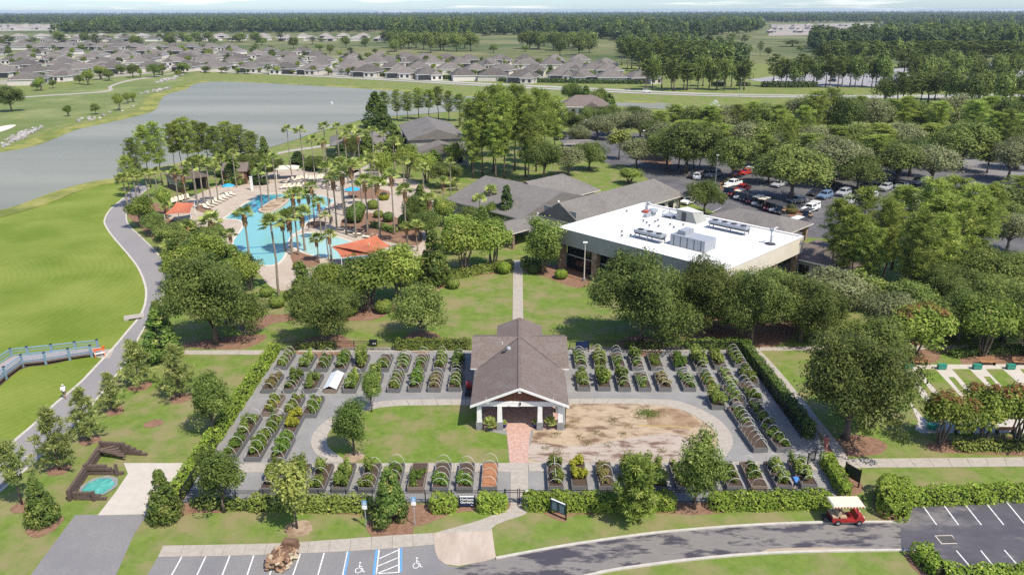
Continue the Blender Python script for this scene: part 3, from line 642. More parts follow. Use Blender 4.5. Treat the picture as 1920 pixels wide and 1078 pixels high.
def proto_pine(leaves=26, h=18.0, start=.45, R=2.6, m=None, size=.32, whorls=14, bark=m_barkp, conic=False, r0=.15, lean=0.0, aspect=.15, per=(4, 7)):
    m = m or lm_pine; cen = []; limbs = []
    for i in range(whorls):
        t = (i + rng.uniform(-.3, .3)) / (whorls - 1); t = min(max(t, 0), 1)
        z = h * (start + (1 - start) * t * .97)
        env = R * ((1 - t) ** .75 + .12) if conic else R * (math.sin(math.pi * (.13 + .80 * t)) ** .65)
        nb = rng.integers(*per); a0 = rng.uniform(0, 6.28)
        for b in range(nb):
            a = a0 + 2 * math.pi * b / nb + rng.normal() * .3; L = env * rng.uniform(.55, 1.12)
            zz = z + L * (.28 if not conic else .22) + rng.normal() * .15
            tip = np.array([math.cos(a) * L + lean * z * z / h, math.sin(a) * L, zz]); base = np.array([lean * z * z / h, 0, z])
            limbs.append((base, tip, .045 if h > 10 else .02))
            for q in (1.0, .62, .36):
                if q < 1 and rng.random() < .25: continue
                cen.append(base + (tip - base) * q + rng.normal(size=3) * .12 * R / 2)
    cen.append(np.array([lean * h, 0, h * .985])); cen = np.array(cen)
    N = len(cen) * leaves; c = np.repeat(cen, leaves, 0)
    d = rng.normal(size=(N, 3)); d[:, 2] += .55; d /= np.linalg.norm(d, axis=1, keepdims=True)
    cr = (.62 if h > 10 else .36)
    pos = c + d * (cr * rng.uniform(.25, 1.0, N))[:, None]
    nor = np.cross(d, rng.normal(size=(N, 3))); nor[:, 2] += .35
    tint = np.repeat(rng.normal(.45, .22, len(cen)), leaves) + rng.normal(0, .2, N)
    crown = leaf_mesh('crown', pos, nor, size * rng.uniform(.6, 1.2, N), aspect, tint, m, up=d)
    tr = trunk_mesh('trunk', h * .97, r0, limbs, bark, lean / 1.0 if lean else 0, 6, .25, .004)
    return dict(h=h + .3, w=2 * R * 1.05, parts=[('trunk', tr), ('crown', crown)])
def proto_cone(m, h=6.5, R=2.1, n=6600, size=.16, base=.2, power=.8, bark=m_bark, lumps=76, aspect=.5):
    cen = []; cr = []
    for i in range(lumps):
        t = rng.uniform(0, 1) ** 1.25; a = rng.uniform(0, 6.28); e = R * ((1 - t) ** power * .95 + .04) * (0.55 + .45 * min(1, t * 6 + .35))
        cen.append((math.cos(a) * e * .72, math.sin(a) * e * .72, base + (h - base) * t * .95)); cr.append(.30 * R * (1.1 - .65 * t))
    cen = np.array(cen)
    crown = clumps(cen, np.array(cr), n // lumps, size, np.array([0, 0, h * .35]), m, 'crown', aspect, .4)
    tr = trunk_mesh('trunk', h * .8, .11 * h / 6.5 + .03, [], bark, 0, 6, .3)
    return dict(h=h, w=2 * R, parts=[('trunk', tr), ('crown', crown)])
def proto_crape(m=lm_crape, bloom=True, h=5.2, R=2.9, k=60, leaves=130, size=.14):
    cen = blob_centres(k, R - .6, 1.35, h - 1.75, .45)
    crown = clumps(cen, .85 * rng.uniform(.7, 1.2, k), leaves, size, np.array([0, 0, h - 2.8]), m, 'crown', .5)
    mb = MB()
    for i in range(7):
        a = 2 * math.pi * i / 7 + rng.normal() * .3; p = cen[rng.integers(k)] * .55 + np.array([math.cos(a) * R * .3, math.sin(a) * R * .3, (h - 2) * .45])
        mb.tube([(math.cos(a) * .15, math.sin(a) * .15, 0), (math.cos(a) * .45, math.sin(a) * .45, h * .28), p], [.09, .07, .03], m_bark, 5, False)
    parts = [('trunk', mb.mesh('trunk', True)), ('crown', crown)]
    if bloom:
        top = cen[np.argsort(-(cen[:, 2] + .35 * np.abs(cen[:, 0])))[:16]] + [0, 0, .55]
        parts.append(('seed_heads', clumps(top, .34, 42, .13, np.array([0, 0, h - 3]), lm_bloom, 'seed_heads', .4)))
    return dict(h=h, w=2 * R, parts=parts)

PROTO = {}
PROTO['oak'] = [proto_oak(lm_oak, 165, 120, size=.125) for _ in range(3)]
PROTO['bigoak'] = [proto_oak(lm_oak, 150, 280, 6.4, 5.4, 5.3, 1.05, .13, 1.2, m_bark, .34) for _ in range(2)]
PROTO['elm'] = [proto_oak(lm_elm, 160, 95, 2.6, 3.5, 3.85, .75, .105, .8, m_bark, .12) for _ in range(2)]
PROTO['pine'] = [proto_pine(46, 18, s, R_) for s, R_ in ((.36, 2.5), (.44, 2.3), (.30, 2.6))]
PROTO['ypine'] = [proto_pine(34, 5.6, .14, 1.7, lm_ypine, .24, 10, m_barkp, True, .075, 0, .16, (4, 6)) for _ in range(3)]
PROTO['leanpine'] = [proto_pine(40, 6.0, .42, 1.35, lm_ypine, .26, 7, m_barkp, False, .07, -.05, .16, (4, 6))]
PROTO['bushpine'] = [proto_pine(60, 6.0, .16, 1.45, lm_pine, .22, 12, m_barkp, False, .085, 0, .22, (5, 7))]
PROTO['magnolia'] = [proto_cone(lm_mag) for _ in range(3)]
PROTO['cedar'] = [proto_cone(lm_dark, 9, 2.1, 5200, .2, .3, .75) for _ in range(2)]
PROTO['crape'] = [proto_crape() for _ in range(2)]
PROTO['crapegreen'] = [proto_crape(bloom=False) for _ in range(2)]
PROTO['yellow'] = [proto_oak(lm_yel, 60, 46, 2.2, 2.2, 4.4, .75, .16, 1.9, m_bark, .085)]
PROTO['silver'] = [proto_oak(lm_gray, 130, 85, 3.4, 2.6, 4.2, .9, .125)]
PROTO['midoak'] = [proto_oak(lm_oak, 60, 60, 4.4, 3.3, 4.5, 1.3, .28) for _ in range(3)]
PROTO['midpine'] = [proto_pine(16, 17, s, 3.0, lm_fpine, .5, 9, m_barkp, False, .2, 0, .24, (4, 6)) for s in (.40, .5)]
PROTO['silveroak'] = [proto_oak(lm_gray, 140, 110, 4.2, 3.1, 4.3, 1.05, .135)]

# fan palm: slender trunk, brown skirt, separate fan leaves
def frond_mesh(m, L=1.0, pet=.75, seg=11, droop=.45):
    v = []; f = []; t = []
    o = 0; v += [(0, -.025, 0), (pet, -.02, .04), (pet, .02, .04), (0, .025, 0)]; f.append((0, 1, 2, 3)); t.append(.8); o = 4
    for i in range(seg):
        a = math.radians(-105 + 210 * i / (seg - 1)); ll = L * (1 - .28 * abs(a) / 1.83) * rng.uniform(.92, 1.05); w = .11 * L
        dx, dy = math.cos(a), math.sin(a); nx, ny = -dy, dx
        base = (pet, 0, .04); mid = (pet + dx * ll * .55, dy * ll * .55, .04 + .05 * L); tip = (pet + dx * ll, dy * ll, .04 - droop * L * rng.uniform(.3, .7))
        v += [base, (mid[0] + nx * w, mid[1] + ny * w, mid[2] - .04), tip, (mid[0] - nx * w, mid[1] - ny * w, mid[2] - .04)]
        f.append((o, o + 1, o + 2, o + 3)); t.append(float(np.clip(rng.normal(.5, .2), 0, 1))); o += 4
    me = bpy.data.meshes.new('frond'); me.from_pydata(v, [], f); me.materials.append(m)
    at = me.attributes.new('tint', 'FLOAT', 'FACE'); at.data.foreach_set('value', np.array(t, np.float32)); me.update()
    return me
FROND = [frond_mesh(lm_palm, L_, p_, 11, d_) for L_, p_, d_ in ((1.05, .85, .35), (1.0, .75, .5), (.9, .9, .6))]
def skirt_mesh():
    N = 150; a = rng.uniform(0, 6.28, N); z = rng.uniform(-1.5, -.1, N); r = .24 + .12 * (z + 1.5) / 1.4
    pos = np.stack([np.cos(a) * r, np.sin(a) * r, z], 1); nor = np.stack([np.cos(a), np.sin(a), np.full(N, .25)], 1)
    return leaf_mesh('dry_skirt', pos, nor, rng.uniform(.25, .4, N), .22, rng.random(N), lm_dry, up=np.tile([0, 0, 1.], (N, 1)))
SKIRT = skirt_mesh()
PTRUNK = [MB().tube([(0, 0, 0), (.02, 0, .15), (.10 * b, .03, .5), (.0, 0, 1)], [.22, .16, .13, .12], m_palmt, 7).mesh('trunk', True) for b in (1, -1.5, .4)]
def palm(x, yb, yt, crown_px, label, group=None, skirt=True, nf=20):
    p = P(x, yb); h = hgt(x, yb, yt) ; s = crown_px / ppm(p) / 3.3; h -= .8 * s
    o = thing('fan_palm', label, 'palm tree', (p[0], p[1], 0), 0, group)
    t = place('trunk', PTRUNK[rng.integers(3)], o, scale=(max(.75, s * .9), max(.75, s * .9), h), rz=rng.uniform(0, 6))
    if skirt: place('dry_skirt', SKIRT, o, (0, 0, h + .1), rng.uniform(0, 6), (s, s, s))
    for i in range(nf):
        f = place('frond', FROND[i % 3], o, (0, 0, h)); el = [1.1, .75, .45, .12, -.2][i % 5] + rng.normal() * .12
        f.rotation_euler = (rng.normal() * .3, -el, i * 2.39996 + rng.normal() * .15); f.scale = (s,) * 3
    return o

NAMES = dict(oak=('live_oak', 'tree'), elm=('elm_tree', 'tree'), pine=('pine_tree', 'tree'), ypine=('young_pine', 'tree'), leanpine=('young_pine', 'tree'), bushpine=('young_pine', 'tree'),
             magnolia=('magnolia_tree', 'tree'), cedar=('conifer_tree', 'tree'), crape=('crape_myrtle', 'tree'), crapegreen=('crape_myrtle', 'tree'), yellow=('young_tree', 'tree'),
             silver=('leafy_tree', 'tree'), midoak=('live_oak', 'tree'), midpine=('pine_tree', 'tree'), silveroak=('live_oak', 'tree'), bigoak=('live_oak', 'tree'))
def tree(kind, x, yb, yt, w, label, group=None):
    if kind == 'oak' and w > 148 and yb > 500: kind = 'bigoak'
    p = P(x, yb); h = hgt(x, yb, yt); pr = PROTO[kind][rng.integers(len(PROTO[kind]))]
    if 225 < yb < 410 and x > 1100 and kind in ('oak', 'silver', 'silveroak'): w *= 1.2
    sx = w / ppm(p) / pr['w'] * (.78 if kind == 'pine' else 1.0); sz = h / pr['h']
    nm, cat = NAMES[kind]
    o = thing(nm, label, cat, (p[0], p[1], 0), rng.uniform(0, 6.28) if kind != 'leanpine' else 0, group, (sx * rng.uniform(.90, 1.12), sx * rng.uniform(.90, 1.12), sz))
    for n_, me in pr['parts']:
        q = place(n_, me, o)
        if n_ == 'seed_heads': q['kind'] = 'stuff'
    return o
TREES = [  # kind, x, foot row, top row, crown width, label
 ('leanpine', 42, 946, 824, 62, 'leaning young pine with a bare thin trunk at the left edge'),
 ('ypine', 112, 880, 764, 78, 'young pine just behind the timber-walled enclosure, beside the asphalt path'),
 ('ypine', 166, 824, 727, 66, 'young pine between two others along the path, level with the walker'),
 ('ypine', 213, 770, 698, 56, 'small rounded young pine at the path edge above a pine-straw ring'),
 ('ypine', 262, 723, 637, 68, 'open-branched young pine right beside the path below the dark broadleaf tree'),
 ('ypine', 338, 745, 645, 76, 'young pine standing alone on the lawn left of the garden hedge'),
 ('magnolia', 305, 672, 578, 82, 'dense glossy broadleaf tree beside the path at the end of the back garden walk'),
 ('elm', 402, 818, 688, 98, 'round grey-green elm leaning over the left garden fence'),
 ('elm', 420, 960, 833, 128, 'wide feathery elm at the front left corner of the garden fence'),
 ('magnolia', 83, 980, 889, 68, 'squat conical magnolia in front of the leaning young pine'),
 ('magnolia', 312, 972, 879, 76, 'conical magnolia on the corner of the bright concrete pad'),
 ('yellow', 557, 990, 872, 100, 'thin yellow-green tree in a pale mulch ring in front of the garden fence'),
 ('magnolia', 733, 980, 870, 80, 'tall conical magnolia between the two blue parking signs'),
 ('bushpine', 1189, 976, 858, 78, 'bright green bushy young pine on the front lawn right of the gate'),
 ('elm', 1302, 954, 799, 122, 'tall dense elm growing through the front hedge right of the gate'),
 ('elm', 664, 853, 739, 84, 'elm at the left end of the oval lawn'),
 ('elm', 697, 772, 686, 58, 'smaller elm on the edge of the loop walk above the oval lawn'),
 ('oak', 790, 636, 527, 126, 'round oak alone on the back lawn left of the pavilion'),
 ('oak', 607, 642, 520, 150, 'dark spreading oak behind the left back garden fence'),
 ('oak', 405, 643, 462, 212, 'huge dense oak at the left end of the back walk'),
 ('magnolia', 571, 560, 488, 60, 'dark magnolia standing behind the spreading oak below the pool'),
 ('crapegreen', 690, 582, 490, 150, 'broad bright crape myrtle between the orange shade sail and the back lawn'),
 ('crapegreen', 635, 575, 502, 86, 'smaller crape myrtle left of the broad bright one'),
 ('crapegreen', 752, 565, 462, 110, 'crape myrtle left of the dark conical magnolia at the lawn edge'),
 ('magnolia', 815, 532, 430, 74, 'dark conical magnolia at the left rear corner of the lawn'),
 ('crapegreen', 870, 515, 422, 110, 'crape myrtle along the lawn edge right of the dark magnolia'),
 ('crapegreen', 925, 505, 418, 105, 'crape myrtle next to the straight axis walk on its left'),
 ('crapegreen', 860, 478, 402, 90, 'crape myrtle half hidden behind the pair at the lawn edge'),
 ('elm', 1018, 515, 398, 96, 'bright upright tree at the left corner of the white-roofed building'),
 ('crapegreen', 1062, 425, 388, 55, 'small crape myrtle against the grey shingle roof'),
 ('cedar', 950, 428, 343, 46, 'narrow dark conifer in front of the long grey roof'),
 ('oak', 1200, 642, 462, 215, 'great oak on the back lawn right of the pavilion'),
 ('oak', 1330, 622, 478, 160, 'oak in front of the white-roofed building, next to the great oak'),
 ('oak', 1408, 645, 492, 175, 'oak behind the right back corner of the garden'),
 ('oak', 1500, 640, 512, 150, 'oak between the garden corner and the crape myrtles of the bowling courts'),
 ('silveroak', 1560, 600, 500, 150, 'pale grey-green oak behind the courts'),
 ('oak', 1462, 600, 498, 130, 'oak tucked behind the right corner of the white-roofed building'),
 ('oak', 1285, 560, 470, 130, 'oak pressed against the glazed front of the white-roofed building'),
 ('oak', 1585, 822, 614, 245, 'largest oak, shading the walk right of the garden hedge'),
 ('oak', 1640, 690, 590, 130, 'oak just behind the largest oak'),
 ('crape', 1762, 832, 731, 128, 'russet-tipped crape myrtle at the left front of the bowling courts'),
 ('crape', 1842, 832, 722, 120, 'russet-tipped crape myrtle second from the left in front of the courts'),
 ('crape', 1905, 834, 720, 130, 'russet-tipped crape myrtle at the right edge of the photo in front of the courts'),
 ('crape', 1712, 668, 572, 140, 'russet-tipped crape myrtle behind the left bench of the courts'),
 ('crapegreen', 1842, 668, 572, 130, 'green crape myrtle behind the middle benches of the courts'),
 ('crapegreen', 1925, 668, 575, 120, 'green crape myrtle behind the right benches, cut by the photo edge'),
 ('oak', 1795, 640, 540, 150, 'oak behind the crape myrtles at the back of the courts'),
 ('oak', 1880, 640, 520, 170, 'oak at the right edge behind the courts'),
 ('oak', 1860, 575, 470, 190, 'broad oak below the tall pines at the right edge'),
 ('oak', 1760, 590, 488, 150, 'oak below the tall pine grove'),
 ('silveroak', 1660, 640, 545, 150, 'pale oak between the largest oak and the pine grove'),
 # right pine grove
 ('pine', 1553, 535, 372, 72, 'pine nearest the right corner of the white roof'),
 ('pine', 1572, 545, 385, 70, 'second pine from the white roof corner'),
 ('pine', 1600, 520, 350, 84, 'tall pine at the left of the right-hand grove'),
 ('pine', 1640, 540, 372, 90, 'pine in the front of the right-hand grove'),
 ('pine', 1672, 505, 348, 90, 'pine in the middle of the right-hand grove'),
 ('pine', 1700, 575, 395, 92, 'pine with clustered bare trunks in front of the right-hand grove'),
 ('pine', 1722, 520, 335, 96, 'tallest pine of the right-hand grove'),
 ('pine', 1760, 500, 330, 96, 'tall pine right of the tallest in the right-hand grove'),
 ('pine', 1795, 520, 345, 92, 'pine toward the right end of the right-hand grove'),
 ('pine', 1832, 500, 345, 84, 'pine at the right end of the right-hand grove'),
 ('pine', 1745, 560, 400, 84, 'shorter pine in front of the tallest pine of the right-hand grove'),
 ('pine', 1690, 560, 410, 70, 'short slim pine in the right-hand grove front'),
 ('pine', 1620, 560, 425, 66, 'low pine in front of the flat-roofed annex'),
 ('pine', 1655, 530, 380, 84, 'pine squeezed between two taller ones in the right-hand grove'),
 ('pine', 1740, 535, 365, 84, 'pine just left of centre at the front of the right-hand grove'),
 ('pine', 1780, 545, 375, 84, 'pine in front of the right end of the right-hand grove'),
 ('pine', 1815, 535, 372, 84, 'last front pine before the right end of the grove'),
 ('pine', 1590, 550, 400, 66, 'slim pine over the brown-roofed annex'),
 # car park trees
 ('oak', 1320, 402, 333, 64, 'bright street tree between the white roof and the car park'),
 ('oak', 1482, 378, 262, 140, 'spreading oak over the car park left of the white pickup'),
 ('oak', 1372, 338, 250, 92, 'oak in the car park island behind the red pickup'),
 ('silveroak', 1560, 350, 252, 120, 'grey-green oak shading the parked cars behind the white pickup'),
 ('oak', 1607, 358, 285, 90, 'small oak between the parked silver cars'),
 ('oak', 1680, 345, 262, 110, 'oak in the car park right of the parked silver cars'),
 ('silver', 1745, 352, 268, 100, 'pale leafy tree at the far right of the parked cars'),
 ('oak', 1800, 318, 222, 120, 'umbrella-shaped oak on the island by the grey drive'),
 ('silver', 1890, 340, 262, 90, 'pale tree on the island right of the grey drive'),
 ('silver', 1885, 475, 395, 100, 'pale tree at the right edge beyond the pines'),
 ('oak', 1285, 325, 222, 110, 'dark oak left of the car park entrance drive'),
 ('oak', 1250, 318, 232, 90, 'dense oak at the corner of the entrance drive'),
 ('silver', 1192, 318, 255, 70, 'thin pale tree at the entrance island'),
 ('yellow', 1160, 300, 240, 62, 'yellow-green tree above the entrance island'),
 ('crapegreen', 1180, 345, 316, 58, 'low crape myrtle beside the long grey roof'),
 ('silver', 1065, 332, 272, 80, 'pale soft tree behind the long grey roof'),
 ('oak', 1020, 338, 258, 86, 'dark oak behind the middle of the long grey roof'),
 ('oak', 1105, 320, 262, 66, 'oak between the small flat roof and the entrance drive'),
]
for k, x, yb, yt, w, lab in TREES: tree(k, x, yb, yt, w, lab)

# groups of similar trees: placed foot by foot in the photograph, told apart from left to right
def grove(kinds, spots, phrase, group):
    spots = sorted(spots, key=lambda s: s[0])
    for i, (x, yb, yt, w) in enumerate(spots):
        k = kinds[i % len(kinds)]
        tree(k, x, yb, yt, w, f'{NAMES[k][0].replace("_", " ")} {ordinal(i + 1)} from the left {phrase}', group)
grove(['pine'], [(262, 362, 258, 46), (283, 352, 235, 50), (305, 348, 228, 54), (330, 325, 232, 40), (342, 322, 226, 40), (358, 325, 220, 48), (376, 318, 226, 40), (392, 316, 230, 44), (410, 330, 236, 46), (432, 322, 228, 56), (455, 318, 234, 52), (476, 312, 246, 42), (246, 372, 292, 40)],
      'in the lakeshore stand by the pool', 'pines on the lake shore left of the pool')
grove(['pine'], [(722, 232, 172, 34), (745, 226, 168, 34), (765, 228, 172, 36), (785, 224, 164, 38), (805, 226, 168, 38), (822, 224, 162, 38), (842, 226, 170, 34), (862, 228, 176, 34), (712, 240, 182, 34), (880, 240, 184, 34)],
      'between the gym roof and lake', 'pines between the gym and the lake')
grove(['pine'], [(885, 318, 190, 64), (905, 330, 172, 70), (925, 322, 160, 74), (945, 335, 172, 78), (965, 320, 158, 72), (985, 332, 178, 76), (1005, 322, 165, 66), (900, 300, 182, 60), (940, 296, 158, 60), (975, 296, 162, 60), (1020, 310, 172, 62), (1040, 300, 180, 60), (888, 335, 225, 60), (930, 338, 215, 64), (990, 338, 215, 64), (1015, 285, 168, 56)],
      'in the tall dense grove right of the gym', 'tall pines right of the gym')
grove(['pine', 'pine', 'oak', 'pine', 'silver'], [(1235, 262, 208, 60), (1262, 258, 196, 60), (1296, 262, 194, 64), (1328, 266, 198, 62), (1352, 262, 192, 58), (1378, 262, 196, 52), (1405, 258, 190, 62), (1430, 262, 188, 66), (1455, 265, 196, 60), (1490, 262, 176, 64), (1520, 268, 170, 66), (1548, 262, 166, 66), (1575, 270, 172, 66), (1604, 262, 180, 60), (1632, 268, 176, 60), (1660, 262, 186, 60), (1690, 268, 180, 62), (1720, 262, 184, 64), (1750, 272, 190, 66), (1780, 264, 170, 70), (1815, 275, 188, 70), (1845, 265, 180, 70), (1880, 272, 178, 76), (1910, 262, 172, 80)],
      'in the mixed belt behind the car park', 'trees behind the car park')
grove(['silveroak', 'pine', 'oak', 'pine'], [(1245, 300, 225, 76), (1300, 292, 226, 74), (1345, 296, 232, 72), (1395, 298, 222, 76), (1430, 300, 222, 78), (1470, 296, 226, 78), (1515, 300, 232, 80), (1560, 300, 236, 82), (1600, 300, 228, 76), (1640, 302, 232, 80), (1690, 300, 226, 84), (1735, 300, 232, 84), (1860, 292, 220, 84), (1905, 290, 214, 84), (1335, 318, 252, 60), (1425, 316, 252, 70)],
      'along the far edge of the car park', 'trees along the car park edge')
grove(['pine'], [(1470, 326, 222, 50), (1855, 300, 210, 56), (1875, 300, 205, 56), (1455, 300, 205, 56), (1500, 285, 198, 58), (1300, 318, 235, 52), (1312, 318, 230, 50), (1272, 316, 225, 56)], 'with bare trunk above the parked cars', 'bare-trunked pines by the car park')
grove(['oak', 'silveroak'], [(1070, 252, 205, 58), (1120, 262, 215, 70), (1160, 255, 206, 70), (1200, 262, 205, 64), (1140, 235, 195, 52), (1085, 275, 232, 56), (1190, 238, 196, 56), (1230, 278, 222, 70), (1100, 240, 196, 44)],
      'in front of the clubhouse', 'trees in front of the clubhouse')
grove(['oak', 'magnolia'], [(1075, 200, 152, 44), (1098, 205, 160, 40), (1125, 206, 162, 40), (1142, 212, 172, 36)], 'behind the clubhouse', 'trees behind the clubhouse')
grove(['crapegreen', 'oak', 'magnolia'], [(268, 428, 372, 66), (292, 440, 396, 60), (312, 405, 352, 40), (325, 472, 415, 78), (352, 455, 408, 70), (375, 488, 432, 84), (335, 505, 446, 60), (402, 470, 420, 60), (350, 545, 470, 90), (395, 520, 440, 92), (440, 520, 458, 86), (470, 545, 480, 80), (300, 612, 560, 56)],
      'between the path and pool', 'trees between the lakeside path and the pool')
grove(['cedar', 'magnolia', 'oak'], [(440, 345, 292, 54), (468, 338, 285, 56), (500, 322, 255, 44), (515, 335, 290, 50), (560, 312, 282, 44), (600, 322, 290, 46), (425, 330, 280, 50), (585, 318, 290, 40), (640, 310, 268, 44), (490, 345, 300, 40)],
      'in the dark screen behind the pool deck', 'dark trees behind the pool deck')
grove(['magnolia', 'crapegreen', 'oak'], [(690, 300, 240, 44), (720, 345, 285, 56), (742, 300, 230, 60), (765, 335, 275, 62), (800, 345, 288, 66), (835, 352, 300, 66), (855, 320, 270, 50), (815, 315, 280, 56), (775, 432, 360, 56), (800, 450, 392, 66), (790, 405, 345, 50), (830, 425, 372, 60), (850, 460, 400, 60), (880, 440, 382, 58), (905, 450, 385, 54), (925, 425, 380, 44), (660, 300, 250, 40), (740, 520, 470, 70), (610, 545, 495, 70), (580, 590, 520, 70)],
      'between the pool and grey roofs', 'trees between the pool and the grey roofs')
grove(['oak', 'silveroak', 'pine'], [(1460, 312, 245, 76), (1512, 318, 250, 80), (1545, 330, 258, 84), (1588, 335, 262, 78), (1640, 322, 252, 84), (1705, 330, 255, 86), (1775, 300, 235, 70), (1850, 325, 262, 66), (1905, 318, 250, 80), (1440, 345, 280, 70), (1905, 395, 330, 90), (1870, 440, 372, 90)],
      'shading the rear of the car park', 'trees shading the rear car park')
grove(['magnolia'], [(706, 240, 170, 60), (720, 250, 190, 50)], 'on the lake shore left of the gym', 'dark trees left of the gym')
grove(['oak', 'midoak'], [(1830, 620, 545, 110), (1740, 640, 560, 100), (1905, 545, 470, 110), (1700, 600, 520, 110), (1610, 580, 512, 100), (1890, 420, 350, 90), (1540, 640, 560, 110), (1835, 540, 455, 120), (1785, 545, 470, 100), (1440, 560, 500, 90), (1380, 590, 500, 120)],
      'filling the wood behind the bowling courts', 'trees filling in behind the courts')
# golf course trees
grove(['crapegreen', 'oak'], [(52, 158, 148, 18), (78, 171, 146, 22), (100, 166, 148, 20), (166, 160, 134, 28), (190, 150, 124, 30), (205, 152, 128, 24), (228, 140, 120, 22), (250, 146, 118, 28), (290, 145, 118, 30), (305, 142, 122, 22), (345, 138, 116, 34), (225, 208, 178, 22), (240, 195, 176, 18), (250, 192, 174, 20), (129, 219, 198, 20), (180, 215, 192, 22), (70, 170, 150, 22), (150, 158, 140, 22)],
      'on the golf course across the lake', 'golf course trees')
tree('oak', 22, 210, 157, 56, 'dark oak at the far left edge of the golf course')
# parkway trees seen over the far lots
grove(['midpine', 'midoak'], [(x + rng.normal() * 4, 166 + rng.normal() * 3 + (x - 1200) * .004, 100 + 22 * rng.random() + max(0, 1420 - x) * .0, 40) for x in range(1215, 1400, 13)], 'in the roadside grove beyond the boulevard', 'roadside grove beyond the boulevard')
grove(['midpine', 'midoak'], [(x + rng.normal() * 3, 163 + rng.normal() * 2, 102 + 12 * rng.random(), 36) for x in range(1450, 1660, 12)], 'in the line above the dark parkway hedge', 'tree line above the parkway hedge')
grove(['midoak', 'midpine'], [(x + rng.normal() * 6, 150 + 14 * rng.random(), 92 + 14 * rng.random(), 44) for x in range(1690, 1930, 16)] + [(x, 128, 78, 44) for x in range(1540, 1930, 18)], 'on the right side of the parkway lots', 'trees around the parkway lots')
grove(['midoak', 'midpine'], [(x + rng.normal() * 5, 186 + 20 * rng.random(), 128 + 16 * rng.random(), 50) for x in range(1660, 1930, 15)], 'in the right-hand wood beyond the car park', 'wood beyond the car park')
grove(['midpine'], [(x + rng.normal() * 3, 128 + rng.normal() * 6, 72 + 8 * rng.random(), 34) for x in range(1165, 1330, 11)], 'in the plantation beyond the houses', 'plantation beyond the houses')
grove(['midoak'], [(x + rng.normal() * 4, 93 + rng.normal() * 4, 57 + 6 * rng.random(), 38) for x in list(range(728, 885, 11)) + list(range(985, 1115, 10))] + [(1085, 104, 66, 40), (1050, 106, 68, 36), (1105, 100, 70, 34), (740, 98, 72, 30), (925, 100, 82, 22), (985, 98, 85, 20)], 'in the oak wood behind the last houses', 'oak wood behind the houses')
grove(['midoak'], [(300, 75, 63, 20), (320, 78, 60, 26), (345, 78, 60, 26), (368, 78, 60, 26), (392, 80, 58, 28), (455, 80, 62, 20), (480, 82, 60, 24), (600, 96, 82, 22), (620, 96, 84, 20), (200, 78, 66, 18), (255, 78, 68, 18)], 'between the far house rows', 'trees between the far houses')
grove(['midoak', 'midpine'], [(1370, 86, 64, 34), (1395, 84, 66, 24), (1330, 82, 68, 16), (1485, 88, 76, 46), (1425, 105, 78, 16), (1405, 104, 84, 14), (1440, 106, 88, 16), (1385, 100, 82, 14), (1500, 100, 84, 14)], 'on the open grass of the far golf hole', 'trees on the far golf hole')
grove(['crapegreen', 'midpine'], [(x + rng.normal() * 5, 137 + (x - 380) * .016 + rng.normal() * 1.0, 126 + (x - 380) * .013 + rng.normal() * 2, 13 + 8 * rng.random()) for x in range(380, 1190, 17)], 'in front of the house rows', 'street trees before the houses')

for k_, (y_, x0, x1, n_) in enumerate(((128.5, 380, 1060, 26), (120.5, 20, 1100, 34), (113.5, 30, 1080, 30), (106, 20, 760, 24), (98, 20, 700, 16), (150, 10, 200, 8), (143, 20, 330, 10))):
    grove(['midoak', 'crapegreen', 'midpine'], [(x + rng.normal() * 9, y_ + rng.normal() * 1.2 + max(0, x - 450) * .016, y_ + max(0, x - 450) * .016 - 11 - 5 * rng.random(), 10 + 9 * rng.random()) for x in np.linspace(x0, x1, n_)],
          f'in yard row {["one", "two", "three", "four", "five", "six", "seven"][k_]} of the housing estate', f'yard trees of estate row {k_ + 1}')
grove(['midoak', 'midpine'], [(x + rng.normal() * 9, 84 + rng.normal() * 5, 68 + rng.normal() * 4, 20 + 8 * rng.random()) for x in np.linspace(10, 720, 30)], 'among the far houses below the wood', 'trees among the far houses')

# ================================================================== BUILDINGS
m_red = mat('cedar_siding', (.15, .062, .04), (.20, .085, .055), 2, .85, .2, world=False, stretch=(6, 6, .5))
m_stone = mat('grey_stone', (.20, .20, .205), (.28, .275, .275), 4, .9, .2, world=False, bump=.5)
m_wallb = mat('brown_block', (.27, .20, .15), (.34, .26, .20), 2.5, .9, .2, world=False, c3=(.20, .14, .10), scale3=1.5)
m_grey = mat('grey_and_shaded_stucco', (.28, .285, .26), (.33, .335, .305), .6, .9, .2, world=False)  # plain grey walls; also the shaded front fascia of the hall
m_creamw = mat('ivory_stucco', (.58, .525, .43), (.64, .585, .49), .5, .9, .2, world=False)
m_roofw = mat('white_membrane', (.62, .62, .61), (.68, .68, .67), .35, .8, .2, world=False, c3=(.50, .495, .48), scale3=.22, lo3=.5, hi3=.75)
m_steel = mat('galvanised_steel', (.34, .36, .385), (.42, .44, .465), 2.5, .55, .4, world=False, metallic=.3)
m_steeld = mat('dark_fan', (.05, .05, .055), None, 1, .6, .4)
def gable(mb, x0, x1, y0, y1, zr, ze, m, th=.16, hip0=0.0, hip1=0.0, soffit=None):
    """gable or hip roof, ridge along y, closed below"""
    cx = (x0 + x1) / 2; s = soffit or m
    v = [(x0, y0, ze), (x1, y0, ze), (x1, y1, ze), (x0, y1, ze), (cx, y0 + hip0, zr), (cx, y1 - hip1, zr)]
    b = [(x0, y0, ze - th), (x1, y0, ze - th), (x1, y1, ze - th), (x0, y1, ze - th)]
    f = [(0, 4, 5, 3), (1, 2, 5, 4), (0, 1, 4), (2, 3, 5)]
    mb.add(v, f, m)
    mb.add(v[:4] + b, [(0, 4, 5, 1), (1, 5, 6, 2), (2, 6, 7, 3), (3, 7, 4, 0), (7, 6, 5, 4)], s)
    return mb
